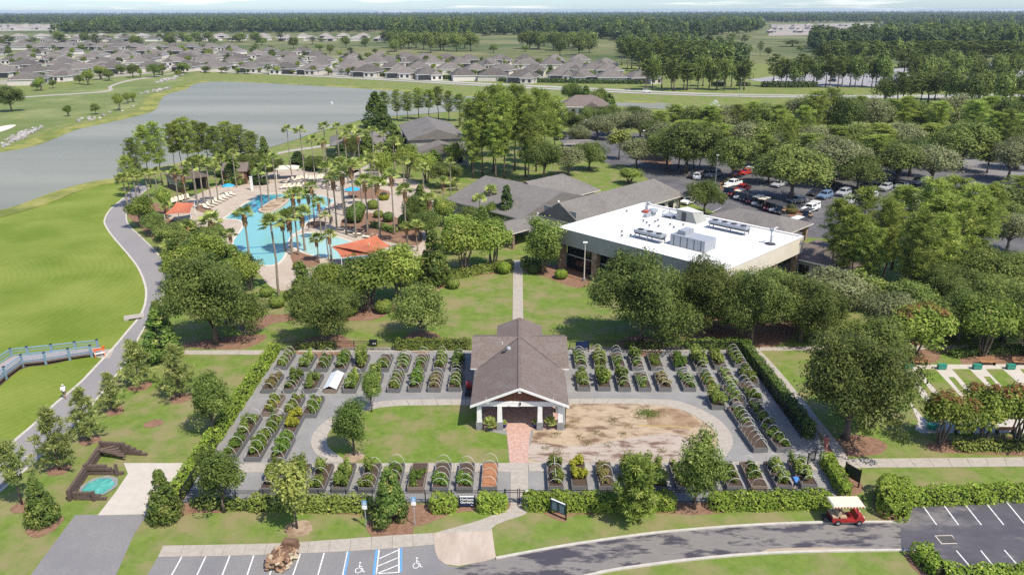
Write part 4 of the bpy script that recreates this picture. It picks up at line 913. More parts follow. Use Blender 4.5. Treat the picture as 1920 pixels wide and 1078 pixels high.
def gable_x(mb, x0, x1, y0, y1, zr, ze, m, th=.16, hip0=0.0, hip1=0.0, soffit=None):
    t = MB(); gable(t, y0, y1, x0, x1, zr, ze, m, th, hip0, hip1, soffit)
    for q, k in zip(t.f, t.m): mb.add([(t.v[i][1], t.v[i][0], t.v[i][2]) for i in q][::-1], [tuple(range(len(q)))], t.mats[k])
    return mb
# ---------------------------------------------------------------- garden pavilion
pv = thing('pavilion', 'open-fronted garden pavilion with brown shingle gable roof and white posts', 'pavilion', (.08, 0, 0))
SL = .40
def slope_prism(name, hw, y0, y1, zr=5.0, th=.14):
    mb = MB(); e = zr - hw * SL
    prof = [(-hw, e), (0, zr), (hw, e), (hw, e - th), (0, zr - th), (-hw, e - th)]
    v = [(p[0], y0, p[1]) for p in prof] + [(p[0], y1, p[1]) for p in prof]
    mb.add(v, [(6, 7, 1, 0), (7, 8, 2, 1)], m_shing)
    mb.add(v, [(8, 9, 3, 2), (9, 10, 4, 3), (10, 11, 5, 4), (11, 6, 0, 5), (0, 1, 4, 5), (1, 2, 3, 4), (7, 6, 11, 10), (8, 7, 10, 9)], m_white)
    return mb.obj(name, pv)
slope_prism('roof', 4.98, 66.35, 79.0); slope_prism('rear_roof', 2.75, 79.2, 84.7)
mb = MB(); gable_x(mb, -5.45, 5.45, 74.4, 83.6, 5.0, 5 - 4.6 * SL, m_shing, .14, 0, 0, m_white); mb.obj('cross_roof', pv)
for s in (-1, 1):   # valley and ridge caps
    for k in range(22):
        t = k / 22; mb = MB(); x = s * (.15 + 4.4 * t); y = 79.0 - .15 - 4.4 * t
        mb.box((x, y, 5.0 - abs(x) * SL + .015), (.30, .32, .035), mat('valley_shingles', (.10, .085, .078), (.14, .12, .11), 5, .95, .1, world=False), M=Matrix.Rotation(s * math.atan(SL), 3, 'Y')); mb.obj('shingle', pv)
for k in range(37):
    MB().box((0, 66.6 + k * .485, 5.02), (.34, .46, .05), m_shing).obj('ridge_cap', pv)
for s in (-1, 1):   # rake boards
    n_ = math.hypot(4.98, 4.98 * SL); mb = MB()
    mb.add([(0, 66.30, 5.03), (s * 5.0, 66.30, 5.03 - 5 * SL), (s * 5.0, 66.30, 4.77 - 5 * SL), (0, 66.30, 4.77), (0, 66.38, 5.03), (s * 5.0, 66.38, 5.03 - 5 * SL), (s * 5.0, 66.38, 4.77 - 5 * SL), (0, 66.38, 4.77)],
           [(0, 1, 2, 3), (4, 7, 6, 5), (0, 4, 5, 1), (3, 2, 6, 7), (1, 5, 6, 2)] if s < 0 else [(3, 2, 1, 0), (5, 6, 7, 4), (1, 5, 4, 0), (7, 6, 2, 3), (2, 6, 5, 1)], m_white)
    mb.obj('rake_board', pv)
for k in range(17):  # gable boards
    x = -3.6 + k * .45; top = 4.72 - abs(x) * SL
    if top > 3.28: MB().box((x, 67.02, (3.22 + top) / 2), (.44, .06, top - 3.22), m_red).obj('gable_board', pv)
for x, z in ((-3.25, 3.45), (0, 4.62), (3.25, 3.45)): MB().box((x, 66.7, z), (.30, .62, .40), m_white).obj('bracket', pv)
MB().box((0, 67.0, 2.95), (8.9, .32, .52), m_white).obj('front_beam', pv)
for s in (-1, 1): MB().box((s * 4.28, 70.3, 2.95), (.30, 6.2, .5), m_white).obj('side_beam', pv)
for x in (-4.12, -2.03, 2.07, 4.16):
    c = MB().box((x, 67.0, 1.8), (.50, .50, 1.8), m_white, top=.9).obj('post', pv); MB().box((x, 67.0, .45), (.66, .66, .9), m_stone).obj('stone_base', pv)
for s in (-1, 1):
    for y in (70.4,):
        MB().box((s * 4.14, y, 1.8), (.46, .46, 1.8), m_white).obj('post', pv); MB().box((s * 4.14, y, .45), (.6, .6, .9), m_stone).obj('stone_base', pv)
MB().box((0, 73.4, 1.5), (8.7, .2, 3.0), m_wallb).obj('back_wall', pv)
for s in (-1, 1): MB().box((s * 4.45, 78.4, 1.4), (.2, 9.8, 2.8), m_stucco).obj('side_wall', pv)
MB().box((0, 83.4, 1.6), (8.7, .2, 3.0), m_stucco).obj('rear_wall', pv)
for x in (-2.9, 2.9, ): MB().box((x, 73.26, 1.25), (1.3, .08, 2.3), m_glass).obj('door', pv)
for x in (-1.15, 1.0): MB().box((x, 73.27, 1.5), (.5, .08, 1.0), m_black).obj('notice_panel', pv)
MB().box((0, 70.0, .03), (8.8, 6.4, .05), m_brick).obj('floor', pv)
MB().box((.05, 66.78, 3.02), (.16, .14, .26), m_black).obj('lamp', pv)
for x in (-1.75, -.45): MB().box((x, 66.82, 2.72), (.9, .05, .06), m_white).obj('trim', pv)
vt = MB().lathe([(.28, 0), (.3, .12), (.22, .3), (.05, .38)], m_steel, 10).obj('roof_vent', pv, loc=(-1.25, 76.6, 4.48)); MB().tube([(0, 0, 0), (0, 0, .3)], .06, m_white).obj('vent_pipe', pv, loc=(-2.0, 77.9, 4.5))
MB().box((-1.75, 76.2, 4.32), (.5, .35, .12), m_black).obj('vent_hood', pv)

# ---------------------------------------------------------------- white-roofed hall, turned 45 degrees
HA = (6.3, 117.31); R45 = math.pi / 4
wb = thing('white_roofed_hall', 'large hall with flat white roof, shade-grey fascia and dark glazed front', 'building', (*HA, 0), R45)
MB().box((11.75, -15.25, 7.06), (23.3, 30.3, .12), m_roofw).obj('flat_roof', wb)
for nm, c, d in (('parapet', (.2, -15.25, 5.95), (.4, 30.5, 2.6)), ('parapet', (23.3, -15.25, 5.95), (.4, 30.5, 2.6)), ('parapet', (11.75, -.2, 5.95), (22.7, .4, 2.6)), ('parapet', (11.75, -30.3, 5.95), (22.7, .4, 2.6))):
    MB().box(c, d, m_grey if c[0] < 1 else m_creamw).obj(nm, wb)  # front face takes grey, the others ivory: its shade is in the colour
    MB().box((c[0], c[1], 7.28), (d[0] + .1 * (d[0] < 1), d[1] + .1 * (d[1] < 1), .07), m_white).obj('coping', wb)
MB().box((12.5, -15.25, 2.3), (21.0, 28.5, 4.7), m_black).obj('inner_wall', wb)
MB().box((22.9, -15.25, 2.3), (.3, 30.0, 4.6), m_creamw).obj('rear_wall', wb)
for k in range(12):  # glazing behind the piers
    MB().box((1.86, -1.9 - k * 2.42, 2.3), (.10, 2.3, 4.4), m_glass).obj('glass_pane', wb)
    MB().box((1.78, -.70 - k * 2.42, 2.3), (.14, .10, 4.5), m_black).obj('mullion', wb)
for v in (-.6, -7.6, -14.8, -22.0, -29.6): MB().box((.65, v, 2.33), (.9, 1.0, 4.64), m_wallb).obj('pier', wb)
MB().box((1.5, -15, 2.6), (.2, 28, .18), m_steel).obj('transom', wb)
for u in (.7, 8, 15.5, 22.6): MB().box((u, -29.85, 2.33), (1.0, .8, 4.64), m_wallb).obj('pier', wb)
for k in range(8): MB().box((3.2 + k * 2.4, -29.5, 2.3), (2.2, .1, 4.3), m_glass).obj('glass_pane', wb)
for k in range(9): MB().box((11.75, -3.2 - k * 3.05, 7.126), (22.4, .10, .014), mat('seam_tape', (.47, .465, .45), None, 1, .8, .2)).obj('membrane_seam', wb)
# rooftop plant (each unit can be lifted away)
def roof_thing(nm, lab, cat, u, v, z=7.13, rz=0.0):
    c, s = math.cos(R45), math.sin(R45)
    return thing(nm, lab, cat, (HA[0] + u * c - v * s, HA[1] + u * s + v * c, z), R45 + rz, None, (.9, .9, .74))
def condenser(u, v, L, nf, lab):
    o = roof_thing('condenser_unit', lab, 'air conditioner', u, v)
    mb = MB(); mb.box((0, 0, 1.55), (1.7, L, .5), m_steel); mb.obj('housing', o)
    mb = MB(); mb.add([(-.85, -L / 2, 1.3), (.85, -L / 2, 1.3), (0.25, -L / 2, .75), (-.25, -L / 2, .75), (-.85, L / 2, 1.3), (.85, L / 2, 1.3), (.25, L / 2, .75), (-.25, L / 2, .75)], [(0, 1, 2, 3), (5, 4, 7, 6), (4, 0, 3, 7), (1, 5, 6, 2), (3, 2, 6, 7)], m_steeld); mb.obj('coil', o)
    for k in range(nf): MB().lathe([(.5, 0), (.52, .16), (.46, .18)], m_steeld, 12).obj('fan', o, loc=(0, -L / 2 + L * (k + .5) / nf, 1.8))
    for y in (-L / 2 + .2, 0, L / 2 - .2):
        for x in (-.7, .7): MB().box((x, y, .65), (.12, .12, 1.3), m_steel).obj('leg', o)
    for x in (-.7, .7): MB().box((x, 0, .5), (.1, L, .1), m_steel).obj('rail', o)
condenser(5.0, -14.5, 5.6, 3, 'three-fan condenser on legs, left side of the white roof')
condenser(18.0, -20.5, 7.4, 4, 'four-fan condenser on legs, rear right of the white roof')
o = roof_thing('air_handler', 'big pale-blue steel air handler box in the middle of the white roof', 'air conditioner', 6.8, -21.0)
MB().box((0, .0, 1.15), (3.4, 6.6, 2.3), m_steel).obj('housing', o); MB().box((.2, 1.6, 2.75), (2.6, 1.5, .9), m_steel).obj('hood', o); MB().box((.2, .95, 2.7), (2.2, .08, .6), m_black).obj('intake', o)
for k in range(5): MB().box((-1.73, -2.6 + k * 1.3, 1.1), (.06, .08, 2.1), m_steeld).obj('seam', o)
for k in range(2): MB().box((1.0, -2.3 + 4.6 * k, .1), (.3, .3, .3), m_steel).obj('foot', o)
o = roof_thing('stair_penthouse', 'grey stair penthouse with sloping white top at the rear of the white roof', 'penthouse', 19.6, -12.6)
MB().add([(-1.8, -2.2, 0), (1.8, -2.2, 0), (1.8, 2.2, 0), (-1.8, 2.2, 0), (-1.8, -1.2, 2.4), (1.8, -1.2, 1.6), (1.8, 2.2, 2.1), (-1.8, 2.2, 2.4)], [(0, 1, 5, 4), (1, 2, 6, 5), (2, 3, 7, 6), (3, 0, 4, 7)], m_grey).obj('walls', o)
MB().add([(-1.9, -1.3, 2.45), (1.9, -1.3, 1.65), (1.9, 2.3, 2.15), (-1.9, 2.3, 2.45), (-1.9, -1.3, 2.52), (1.9, -1.3, 1.72), (1.9, 2.3, 2.22), (-1.9, 2.3, 2.52)], [(4, 5, 6, 7), (0, 4, 7, 3), (1, 2, 6, 5), (0, 1, 5, 4), (2, 3, 7, 6)], m_roofw).obj('top', o); MB().box((-1.83, .6, 1.05), (.06, .95, 2.0), m_steeld).obj('door', o)
o = roof_thing('exhaust_fan', 'kitchen exhaust with red base and curved duct at the rear corner of the white roof', 'fan', 18.4, -4.2)
MB().lathe([(.75, 0), (.8, .5), (.4, .6)], mat('red_enamel', (.42, .09, .06), None, 1, .6, .3), 10).obj('base', o); MB().tube([(0, 0, .5), (0, 0, 1.6), (.3, 0, 2.1), (.9, 0, 2.2)], .32, m_steel, 8).obj('duct', o)
o = roof_thing('exhaust_fan', 'mushroom exhaust fan with pipework beside the red-based exhaust', 'fan', 17.6, -6.2)
MB().lathe([(.5, 0), (.5, .8), (.85, 1.0), (.8, 1.5), (.3, 1.7)], m_steel, 12).obj('hood', o); MB().box((-1.6, .2, .35), (1.6, .8, .7), m_steel).obj('box', o); MB().tube([(-1.6, .2, .6), (-.6, .2, 1.3), (0, 0, 1.0)], .12, m_steel).obj('pipe', o)
o = roof_thing('steel_platform', 'steel access platform with railings left of the stair penthouse', 'platform', 18.8, -8.9)
MB().box((0, 0, .55), (2.4, 2.2, .1), m_steel).obj('deck', o)
for x in (-1.1, 1.1):
    for y in (-1, 1): MB().box((x, y, .8), (.09, .09, 1.6), m_steel).obj('post', o)
    MB().box((x, 0, 1.55), (.08, 2.1, .08), m_steel).obj('handrail', o)
for y in (-1, 1): MB().box((0, y, 1.55), (2.3, .08, .08), m_steel).obj('handrail', o)
o = roof_thing('roof_mast', 'thin equipment mast near the right edge of the white roof', 'mast', 16.2, -28.6)
MB().lathe([(.9, 0), (.9, .12), (.15, .2)], m_steeld, 10).obj('base', o); MB().tube([(0, 0, .1), (0, 0, 3.0)], .12, m_steel).obj('pole', o); MB().box((0, 0, 3.0), (.5, .5, .5), m_steel).obj('head', o); MB().box((.7, -.3, 3.3), (1.4, .2, .1), m_white).obj('arm', o); MB().tube([(.3, 0, .1), (.2, 0, 1.8)], .16, m_steel).obj('pipe', o)
spots = [(13.0, -7.5), (13.9, -9.2), (15.0, -9.0), (12.1, -11.2), (14.2, -12.0), (11.2, -10.0), (13.2, -13.4), (16.2, -1.6), (5.2, -9.0), (3.4, -10.4), (4.6, -11.2), (3.0, -24.6), (12.4, -8.6), (15.6, -13.6)]
spots.sort()
for i, (u, v) in enumerate(spots):
    o = roof_thing('roof_drain_vent', f'small dark vent cap on the white roof, {ordinal(i + 1)} from its front edge', 'vent', u, v); o['group'] = 'small vents on the white roof'
    MB().lathe([(.1, 0), (.1, .35)], m_steel, 6).obj('pipe', o); MB().lathe([(.2, .3), (.22, .45), (.05, .5)], m_steeld, 8).obj('cap', o)
# ---------------------------------------------------------------- long shingle-roofed wings
gw = thing('shingle_roofed_centre', 'low rambling centre with long grey-brown shingle roofs behind the white roof', 'building', (*HA, 0), R45)
mb = MB(); gable_x(mb, 13.5, 47.8, 6.6, 17.4, 6.9, 3.6, m_shing2, .2, 0, 4.4, m_stucco); mb.obj('roof', gw)
mb = MB(); gable(mb, 9.0, 32.0, 17.5, 39.8, 6.85, 3.55, m_shing2, .2, 0, 0, m_stucco); mb.obj('roof', gw)
mb = MB(); gable_x(mb, 22.0, 39.0, 22.6, 35.4, 6.95, 3.5, m_shing2, .2, 0, 5.5, m_stucco); mb.obj('roof', gw)
mb = MB(); gable_x(mb, 2.2, 12.0, 12.8, 19.8, 4.2, 3.1, m_shing2, .2, 0, 0, m_stucco); mb.obj('porch_roof', gw)
MB().box((30.5, 12, 1.72), (33, 9.0, 3.4), m_stucco).obj('wall', gw); MB().box((20.5, 28.6, 1.7), (20.5, 21.0, 3.4), m_grey).obj('wall', gw); MB().box((30, 29, 1.68), (16, 10.8, 3.35), m_stucco).obj('wall', gw)
MB().box((13.95, 12, 4.6), (.2, 8.0, 2.2), m_grey).obj('gable_wall', gw)
MB().box((46.9, 9.0, 1.8), (.6, 3.0, 3.3), m_wallb).obj('brick_pier', gw)
for k in range(9): MB().box((18 + k * 3.2, 7.46, 1.8), (1.8, .08, 1.8), m_glass).obj('window', gw)
for v in (13.3, 19.3): MB().box((2.8, v, 1.5), (.45, .45, 3.0), m_wallb).obj('post', gw)
for u, v, z in ((13.4, 17.3, 3.7), (13.4, 12, 6.95), (2.3, 13, 3.2)): MB().lathe([(.18, 0), (.2, .3), (.05, .4)], m_white, 8, (u, v, z)).obj('flood_light', gw)
# small entry canopy behind the hall and the flat-roofed annex
CU, CV = 41.0, -13.5
an = thing('entry_canopy', 'hipped shingle canopy between the white roof and the car park', 'canopy', (*HA, 0), R45)
mb = MB(); gable(mb, CU - 5.5, CU + 5.5, CV - 8.5, CV + 8.5, 4.9, 3.2, m_shing2, .2, 4.5, 4.5, m_stucco); mb.obj('roof', an)
for u in (CU - 4.5, CU + 4.5):
    for v in (CV - 7.5, CV + 7.5): MB().box((u, v, 1.5), (.7, .7, 3.0), m_wallb).obj('post', an)
p = P(1590, 535); an2 = thing('service_annex', 'small brown-roofed service annex with white eaves behind the pine trunks', 'building', (p[0] - 1.5, p[1] + 3, 0), R45)
mb = MB(); gable(mb, -4.2, 4.2, -5.5, 5.5, 5.0, 3.4, m_shing, .22, 0, 0, m_white); mb.obj('roof', an2); MB().box((0, 0, 1.6), (7.4, 10.2, 3.2), m_grey).obj('wall', an2)
for y in (-3, 0, 3): MB().box((-3.75, y, 1.7), (.1, 1.6, 1.6), m_glass).obj('window', an2)
p = P(1530, 520); an3 = thing('loading_dock', 'brown block service bay at the right end of the white-roofed hall', 'building', (p[0] + 2.0, p[1] + 3.5, 0), R45)
MB().box((0, 0, 3.9), (6.5, 5.5, .3), m_shing).obj('roof', an3)
for a in (-2.9, 2.9): MB().box((a, -2.4, 1.85), (.6, .6, 3.7), m_wallb).obj('pier', an3)
MB().box((0, 2.4, 1.85), (6.2, .3, 3.7), m_stucco).obj('wall', an3); MB().box((2.9, .4, 1.85), (.3, 4.6, 3.7), m_wallb).obj('wall', an3)
MB().box((0, -2.6, 3.3), (5.0, .1, .9), m_stucco).obj('fascia', an3)
# ---------------------------------------------------------------- gym
gy = thing('gymnasium', 'tall grey gable-roofed gymnasium with a lower front roof, near the lake', 'building', (-23, 212, 0), math.radians(13.3))
mb = MB(); gable(mb, -8.4, 8.4, -.4, 32, 9.1, 6.3, m_shing2, .25, 0, 4, m_steeld); mb.obj('roof', gy)
MB().add([(-7.8, 0, 3.2), (7.8, 0, 3.2), (7.8, 0, 6.1), (0, 0, 8.7), (-7.8, 0, 6.1)], [(0, 1, 2, 3, 4)], m_grey).obj('gable_wall', gy)
mb = MB(); gable(mb, -8.2, 8.2, -8.0, -.1, 6.2, 3.5, m_shing2, .2, 0, 0, m_steeld); mb.obj('lower_roof', gy)
MB().box((0, 16, 3.0), (15.6, 31, 6.1), m_grey).obj('wall', gy); MB().box((0, -4, 1.6), (15, 7, 3.3), m_grey).obj('lower_wall', gy)
mb = MB(); gable_x(mb, -30, -8.6, 10, 27, 6.4, 4.0, m_shing2, .2, 5, 0, m_steeld); mb.obj('wing_roof', gy); MB().box((-18.5, 18.5, 1.9), (20, 15, 3.8), m_stucco).obj('wing_wall', gy)
for x in (-5.4, 0.1): MB().box((x, -.12, 6.2 if x < 0 else 8.0), (.5, .15, .5), m_steeld).obj('vent', gy)
for x in (-5, -1.7, 1.7, 5): MB().box((x, -7.56, 1.6), (1.6, .1, 1.5), m_glass).obj('window', gy)
# ---------------------------------------------------------------- hip-roofed clubhouse
cl = thing('clubhouse', 'pale clubhouse with brown hip roof and dark porch gable among the trees', 'building', (27, 314, 0), math.radians(-6))
mb = MB(); gable_x(mb, -10, 10, -8, 9, 7.8, 4.0, m_shing, .25, 6, 7, m_white); mb.obj('roof', cl); MB().box((0, .5, 2), (18, 15, 4), m_stucco).obj('wall', cl)
mb = MB(); gable(mb, 0, 6.5, -11, -2, 5.9, 4.3, m_shing, .2, 0, 0, m_black); mb.obj('porch_roof', cl)
for x in (.5, 3.2, 6): MB().box((x, -10.6, 2.1), (.4, .4, 4.2), m_white).obj('post', cl)
for x in (-7.5, -4.5, -1.5, 8): MB().box((x, -7.08, 1.9), (1.4, .12, 1.9), m_glass).obj('window', cl)
MB().box((3.2, -7.08, 1.6), (2.0, .14, 2.8), m_glass).obj('door', cl)
p = P(1085, 285); k_ = thing('small_flat_roof_shelter', 'low tan-roofed shelter at the edge of the small car park', 'shelter', (p[0], p[1], 0), .1)
mb = MB(); gable_x(mb, -5.2, 5.2, -2.8, 2.8, 3.7, 2.9, m_shing2, .2, 2.0, 2.0, m_stucco); mb.obj('roof', k_)
for x in (-4.6, 4.6):
    for y in (-2.3, 2.3): MB().box((x, y, 1.35), (.35, .35, 2.7), m_stucco).obj('post', k_)
# ---------------------------------------------------------------- pool cabanas
m_tan = mat('tan_shade_cloth', (.30, .265, .235), (.34, .30, .27), 1, .9, .1, world=False)
def cabana(loc, rz, L, W, lab, wallm, screen):
    o = thing('pool_cabana', lab, 'cabana', (*loc, 0), rz)
    mb = MB(); gable_x(mb, -L / 2, L / 2, -W / 2, W / 2, 5.0, 3.3, m_shing, .2, 0, 0, m_wood); mb.obj('roof', o)
    for x in (-L / 2 + .5, 0, L / 2 - .5):
        for y in (-W / 2 + .5, W / 2 - .5): MB().box((x, y, 1.6), (.35, .35, 3.2), wallm).obj('post', o)
    MB().box((0, W / 2 - .8, 1.6), (L - 1.4, .2, 3.1), wallm).obj('back_wall', o)
    MB().box((0, -W / 2 + .25, 2.15), (L - 1.6, .08, 1.5), screen).obj('shade_screen', o)
    MB().box((0, -W / 2 + .45, .5), (L - 1.6, .2, 1.0), m_wood).obj('counter', o)
    for s in (-1, 1): MB().add([(s * (L / 2 - .3), -W / 2 + .4, 3.15), (s * (L / 2 - .3), W / 2 - .4, 3.15), (s * (L / 2 - .3), 0, 4.8)], [(0, 1, 2), (2, 1, 0)], m_red).obj('gable_wall', o)
cabana((-80.2, 177.6), -R45, 9.5, 7.2, 'brown cabana with a tan shade screen left of the pool', m_wood, m_tan)
cabana((-70.6, 184.6), math.radians(8), 6.2, 6.4, 'cedar-walled cabana behind the blue umbrellas at the top left of the pool', m_red, mat('pink_screen', (.36, .235, .18), None, 1, .9, .1))

# ================================================================== FAR HOUSES
m_hwall = mat('house_stucco', (.55, .51, .46), (.62, .58, .53), .8, .9, .2, world=False, rnd=.12)
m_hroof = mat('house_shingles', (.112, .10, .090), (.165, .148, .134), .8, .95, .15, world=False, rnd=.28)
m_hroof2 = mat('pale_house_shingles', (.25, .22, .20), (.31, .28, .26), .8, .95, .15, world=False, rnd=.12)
m_screen = mat('lanai_screen', (.03, .032, .034), None, 1, .7, .3)
def house_meshes(v, roofm):
    out = []
    W, D = [(15, 17), (14, 19), (17, 16), (16, 18)][v]
    mb = MB(); gable_x(mb, -W / 2, W / 2, -D / 2, D / 2, 6.5, 3.0, roofm, .22, W * .42, W * .42, m_white)
    out.append(('roof', mb.mesh('roof')))
    mb = MB(); s = [1, -1, 1, -1][v]
    gable(mb, s * W * .22 - 3.6, s * W * .22 + 3.6, -D / 2 - 4.5, 2, 5.3, 2.95, roofm, .2, 3.2, 0, m_white); out.append(('wing_roof', mb.mesh('wing_roof')))
    mb = MB(); mb.box((0, .2, 1.42), (W - 1.0, D - 1.2, 2.8), m_hwall); mb.box((s * W * .22, -D / 2 - 1.3, 1.4), (6.3, 5.6, 2.76), m_hwall); out.append(('wall', mb.mesh('wall')))
    out.append(('lanai', MB().box((-s * W * .24, -D / 2 - .1, 1.3), (5.2, 2.6, 2.4), m_screen).mesh('lanai')))
    for x in (s * W * .22 - 1.6, s * W * .22 + 1.6): out.append(('window', MB().box((x, -D / 2 - 4.14, 1.5), (1.4, .12, 1.4), m_screen).mesh('window')))
    out.append(('window', MB().box((-W / 2 + .47, 0, 1.5), (.12, 2.4, 1.4), m_screen).mesh('window')))
    return out
HP = [house_meshes(i, m_hroof) for i in range(4)]; HP2 = [house_meshes(i, m_hroof2) for i in range(4)]
def house_row(pts, n, phrase, group, proto=HP, jit=2.0, scale=1.12):
    a = resample([P(*p) for p in pts], n)
    for i, q in enumerate(a):
        o = thing('house', f'house {ordinal(i + 1)} from the left {phrase}', 'house', (q[0] + rng.normal() * jit, q[1] + rng.normal() * jit, 0), rng.normal() * .14 + rng.choice([0, 0, 0, math.pi]), group, (scale,) * 3)
        for nm, me in proto[rng.integers(4)]: place(nm, me, o)
house_row([(-60, 165), (60, 158), (128, 150)], 3, 'in the nearest row at the left edge', 'nearest left house row')
house_row([(-40, 146), (90, 141), (200, 134)], 6, 'in the row behind the golf trees', 'row behind the golf trees')
house_row([(215, 137), (330, 132), (480, 135), (655, 140)], 8, 'in the front row along the boulevard, left part', 'front row left')
house_row([(690, 143), (780, 146.5), (880, 151), (985, 153), (1050, 150)], 7, 'in the front row along the boulevard, middle part', 'front row middle')
house_row([(1095, 152), (1190, 155)], 3, 'in the cluster beside the roadside grove', 'cluster at the grove')
house_row([(-30, 131), (150, 126), (320, 123), (500, 126), (660, 131)], 12, 'in the second row from the boulevard, left part', 'second row left')
house_row([(690, 133.5), (800, 136), (900, 139), (1000, 141)], 7, 'in the second row from the boulevard, middle part', 'second row middle')
house_row([(1080, 137), (1150, 140)], 3, 'in the second row beside the roadside grove', 'second row grove')
house_row([(-30, 121), (200, 116), (420, 117), (640, 121), (700, 124)], 14, 'in the third row from the boulevard', 'third row')
house_row([(725, 123), (850, 126), (960, 128), (1075, 130), (1140, 128)], 9, 'in the third row, right of centre', 'third row middle')
house_row([(-30, 112.5), (200, 109), (420, 109), (660, 112), (760, 115)], 14, 'in the fourth row from the boulevard', 'fourth row')
house_row([(0, 104), (200, 101.5), (420, 102), (560, 103)], 10, 'in the fifth row from the boulevard', 'fifth row')
house_row([(790, 117), (900, 119), (1000, 121), (1090, 120)], 7, 'in the row below the oak wood', 'row below oak wood')
house_row([(0, 94), (200, 92.5), (430, 94)], 13, 'in the sixth row from the boulevard', 'sixth row')
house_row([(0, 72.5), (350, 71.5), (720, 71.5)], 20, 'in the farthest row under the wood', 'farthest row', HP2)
house_row([(0, 80), (120, 79), (240, 78), (330, 78)], 8, 'in the far row left beyond the green', 'far row left')
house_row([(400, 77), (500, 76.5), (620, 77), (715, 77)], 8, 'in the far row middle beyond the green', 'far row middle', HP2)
house_row([(0, 88), (120, 87), (250, 87)], 7, 'in the second far row on the left', 'second far row left')
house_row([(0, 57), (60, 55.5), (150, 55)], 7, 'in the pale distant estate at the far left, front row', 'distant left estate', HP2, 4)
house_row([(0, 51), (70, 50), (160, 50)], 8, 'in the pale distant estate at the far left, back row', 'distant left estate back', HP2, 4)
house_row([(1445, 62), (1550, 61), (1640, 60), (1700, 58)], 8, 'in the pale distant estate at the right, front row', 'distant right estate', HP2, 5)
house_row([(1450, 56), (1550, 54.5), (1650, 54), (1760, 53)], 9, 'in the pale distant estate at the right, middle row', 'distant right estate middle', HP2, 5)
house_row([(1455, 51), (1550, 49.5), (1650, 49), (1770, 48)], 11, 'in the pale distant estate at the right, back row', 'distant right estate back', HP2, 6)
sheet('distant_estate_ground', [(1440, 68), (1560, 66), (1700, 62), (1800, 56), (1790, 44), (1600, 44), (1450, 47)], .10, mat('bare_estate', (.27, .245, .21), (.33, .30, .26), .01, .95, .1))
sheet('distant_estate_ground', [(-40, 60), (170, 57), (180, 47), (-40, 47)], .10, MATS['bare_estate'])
sheet('estate_ground', [(-40, 165), (140, 152), (330, 134), (500, 138), (700, 146), (900, 153), (1090, 154), (1090, 125), (700, 108), (350, 98), (-40, 98)], .03, mat('estate_lawn', (.15, .185, .065), (.25, .235, .13), .05, .95, .1, c3=(.32, .29, .25), scale3=.02, lo3=.48, hi3=.6))

# ================================================================== GARDEN: raised beds
m_board = mat('grey_bed_board', (.12, .122, .124), (.175, .176, .176), 3, .9, .2, world=False, stretch=(1, 1, 6))
m_boardb = mat('brown_bed_board', (.19, .15, .12), (.25, .20, .165), 3, .9, .2, world=False, stretch=(1, 1, 6))
m_soil = mat('bed_soil', (.058, .042, .032), (.10, .07, .052), 6, .95, .1, bump=.5)
m_omulch = mat('orange_mulch', (.27, .115, .055), (.38, .185, .095), 5, .95, .1, bump=.5)
m_pvc = mat('white_pvc', (.54, .53, .48), None, 1, .5, .4)
BW, BL, BH = 1.45, 3.9, .54
BOARD_S = {}; 
for nm, m_ in (('g', m_board), ('b', m_boardb)):
    BOARD_S[nm] = (MB().box((0, 0, BH / 2), (BW, .06, BH), m_).mesh('board'), MB().box((0, 0, BH / 2), (.06, BL - .125, BH), m_).mesh('board'))
SOIL = {k: MB().box((0, BL / 2, BH - .12), (BW - .13, BL - .13, .1), m_).mesh('soil') for k, m_ in (('soil', m_soil), ('orange', m_omulch))}
def arch(hw, h, r=.022, n=9):
    pts = [(math.cos(math.pi - math.pi * i / (n - 1)) * hw, 0, math.sin(math.pi * i / (n - 1)) * h) for i in range(n)]
    return MB().tube(pts, r, m_pvc, 4, False).mesh('hoop', True)
HOOP = [arch(BW / 2 - .04, .95), arch(BW / 2 - .04, .80), arch(BW / 2 - .02, 1.1)]
PURLIN = MB().tube([(0, 0, 0), (0, BL - .5, 0)], .028, m_pvc, 4).mesh('purlin')
lm_veg = leaf_mat('vegetable_leaves', (.032, .062, .012), (.095, .14, .028), (.17, .19, .055), hue=.03, val=.25)
lm_vegy = leaf_mat('yellow_vegetable_leaves', (.10, .115, .012), (.20, .20, .03), (.28, .25, .06), hue=.01, val=.1)
lm_vegb = leaf_mat('drying_crop', (.085, .08, .03), (.15, .13, .052), (.11, .125, .035), hue=.02, val=.15)
lm_flow = leaf_mat('orange_blossom', (.22, .13, .015), (.30, .20, .03), hue=.01, val=.08)
def crop(m, n, hmin, hmax, cover=1.0, spots=7, size=.12, tall=0):
    cx = rng.uniform(-BW * .38, BW * .38, spots); cyy = rng.uniform(.3, BL * cover - .2, spots) if cover >= 1 else rng.uniform(.3, .3 + (BL - .6) * cover, spots)
    hh = rng.uniform(hmin, hmax, spots); k = rng.integers(0, spots, n)
    rad = np.where(np.arange(spots) < tall, .55, .36)[k]
    d = rng.normal(size=(n, 3)); d /= np.linalg.norm(d, axis=1, keepdims=True); q = rng.uniform(.3, 1, n)
    pos = np.stack([cx[k] + d[:, 0] * rad * q, cyy[k] + d[:, 1] * rad * q, BH - .05 + hh[k] * (.5 + .5 * d[:, 2] * q)], 1)
    nor = d * .7 + rng.normal(size=(n, 3)) * .4; nor[:, 2] += .6
    tint = rng.normal(.4, .15, spots)[k] + rng.normal(0, .2, n)
    return leaf_mesh('plants', pos, nor, size * rng.uniform(.6, 1.3, n), .55, tint, m)
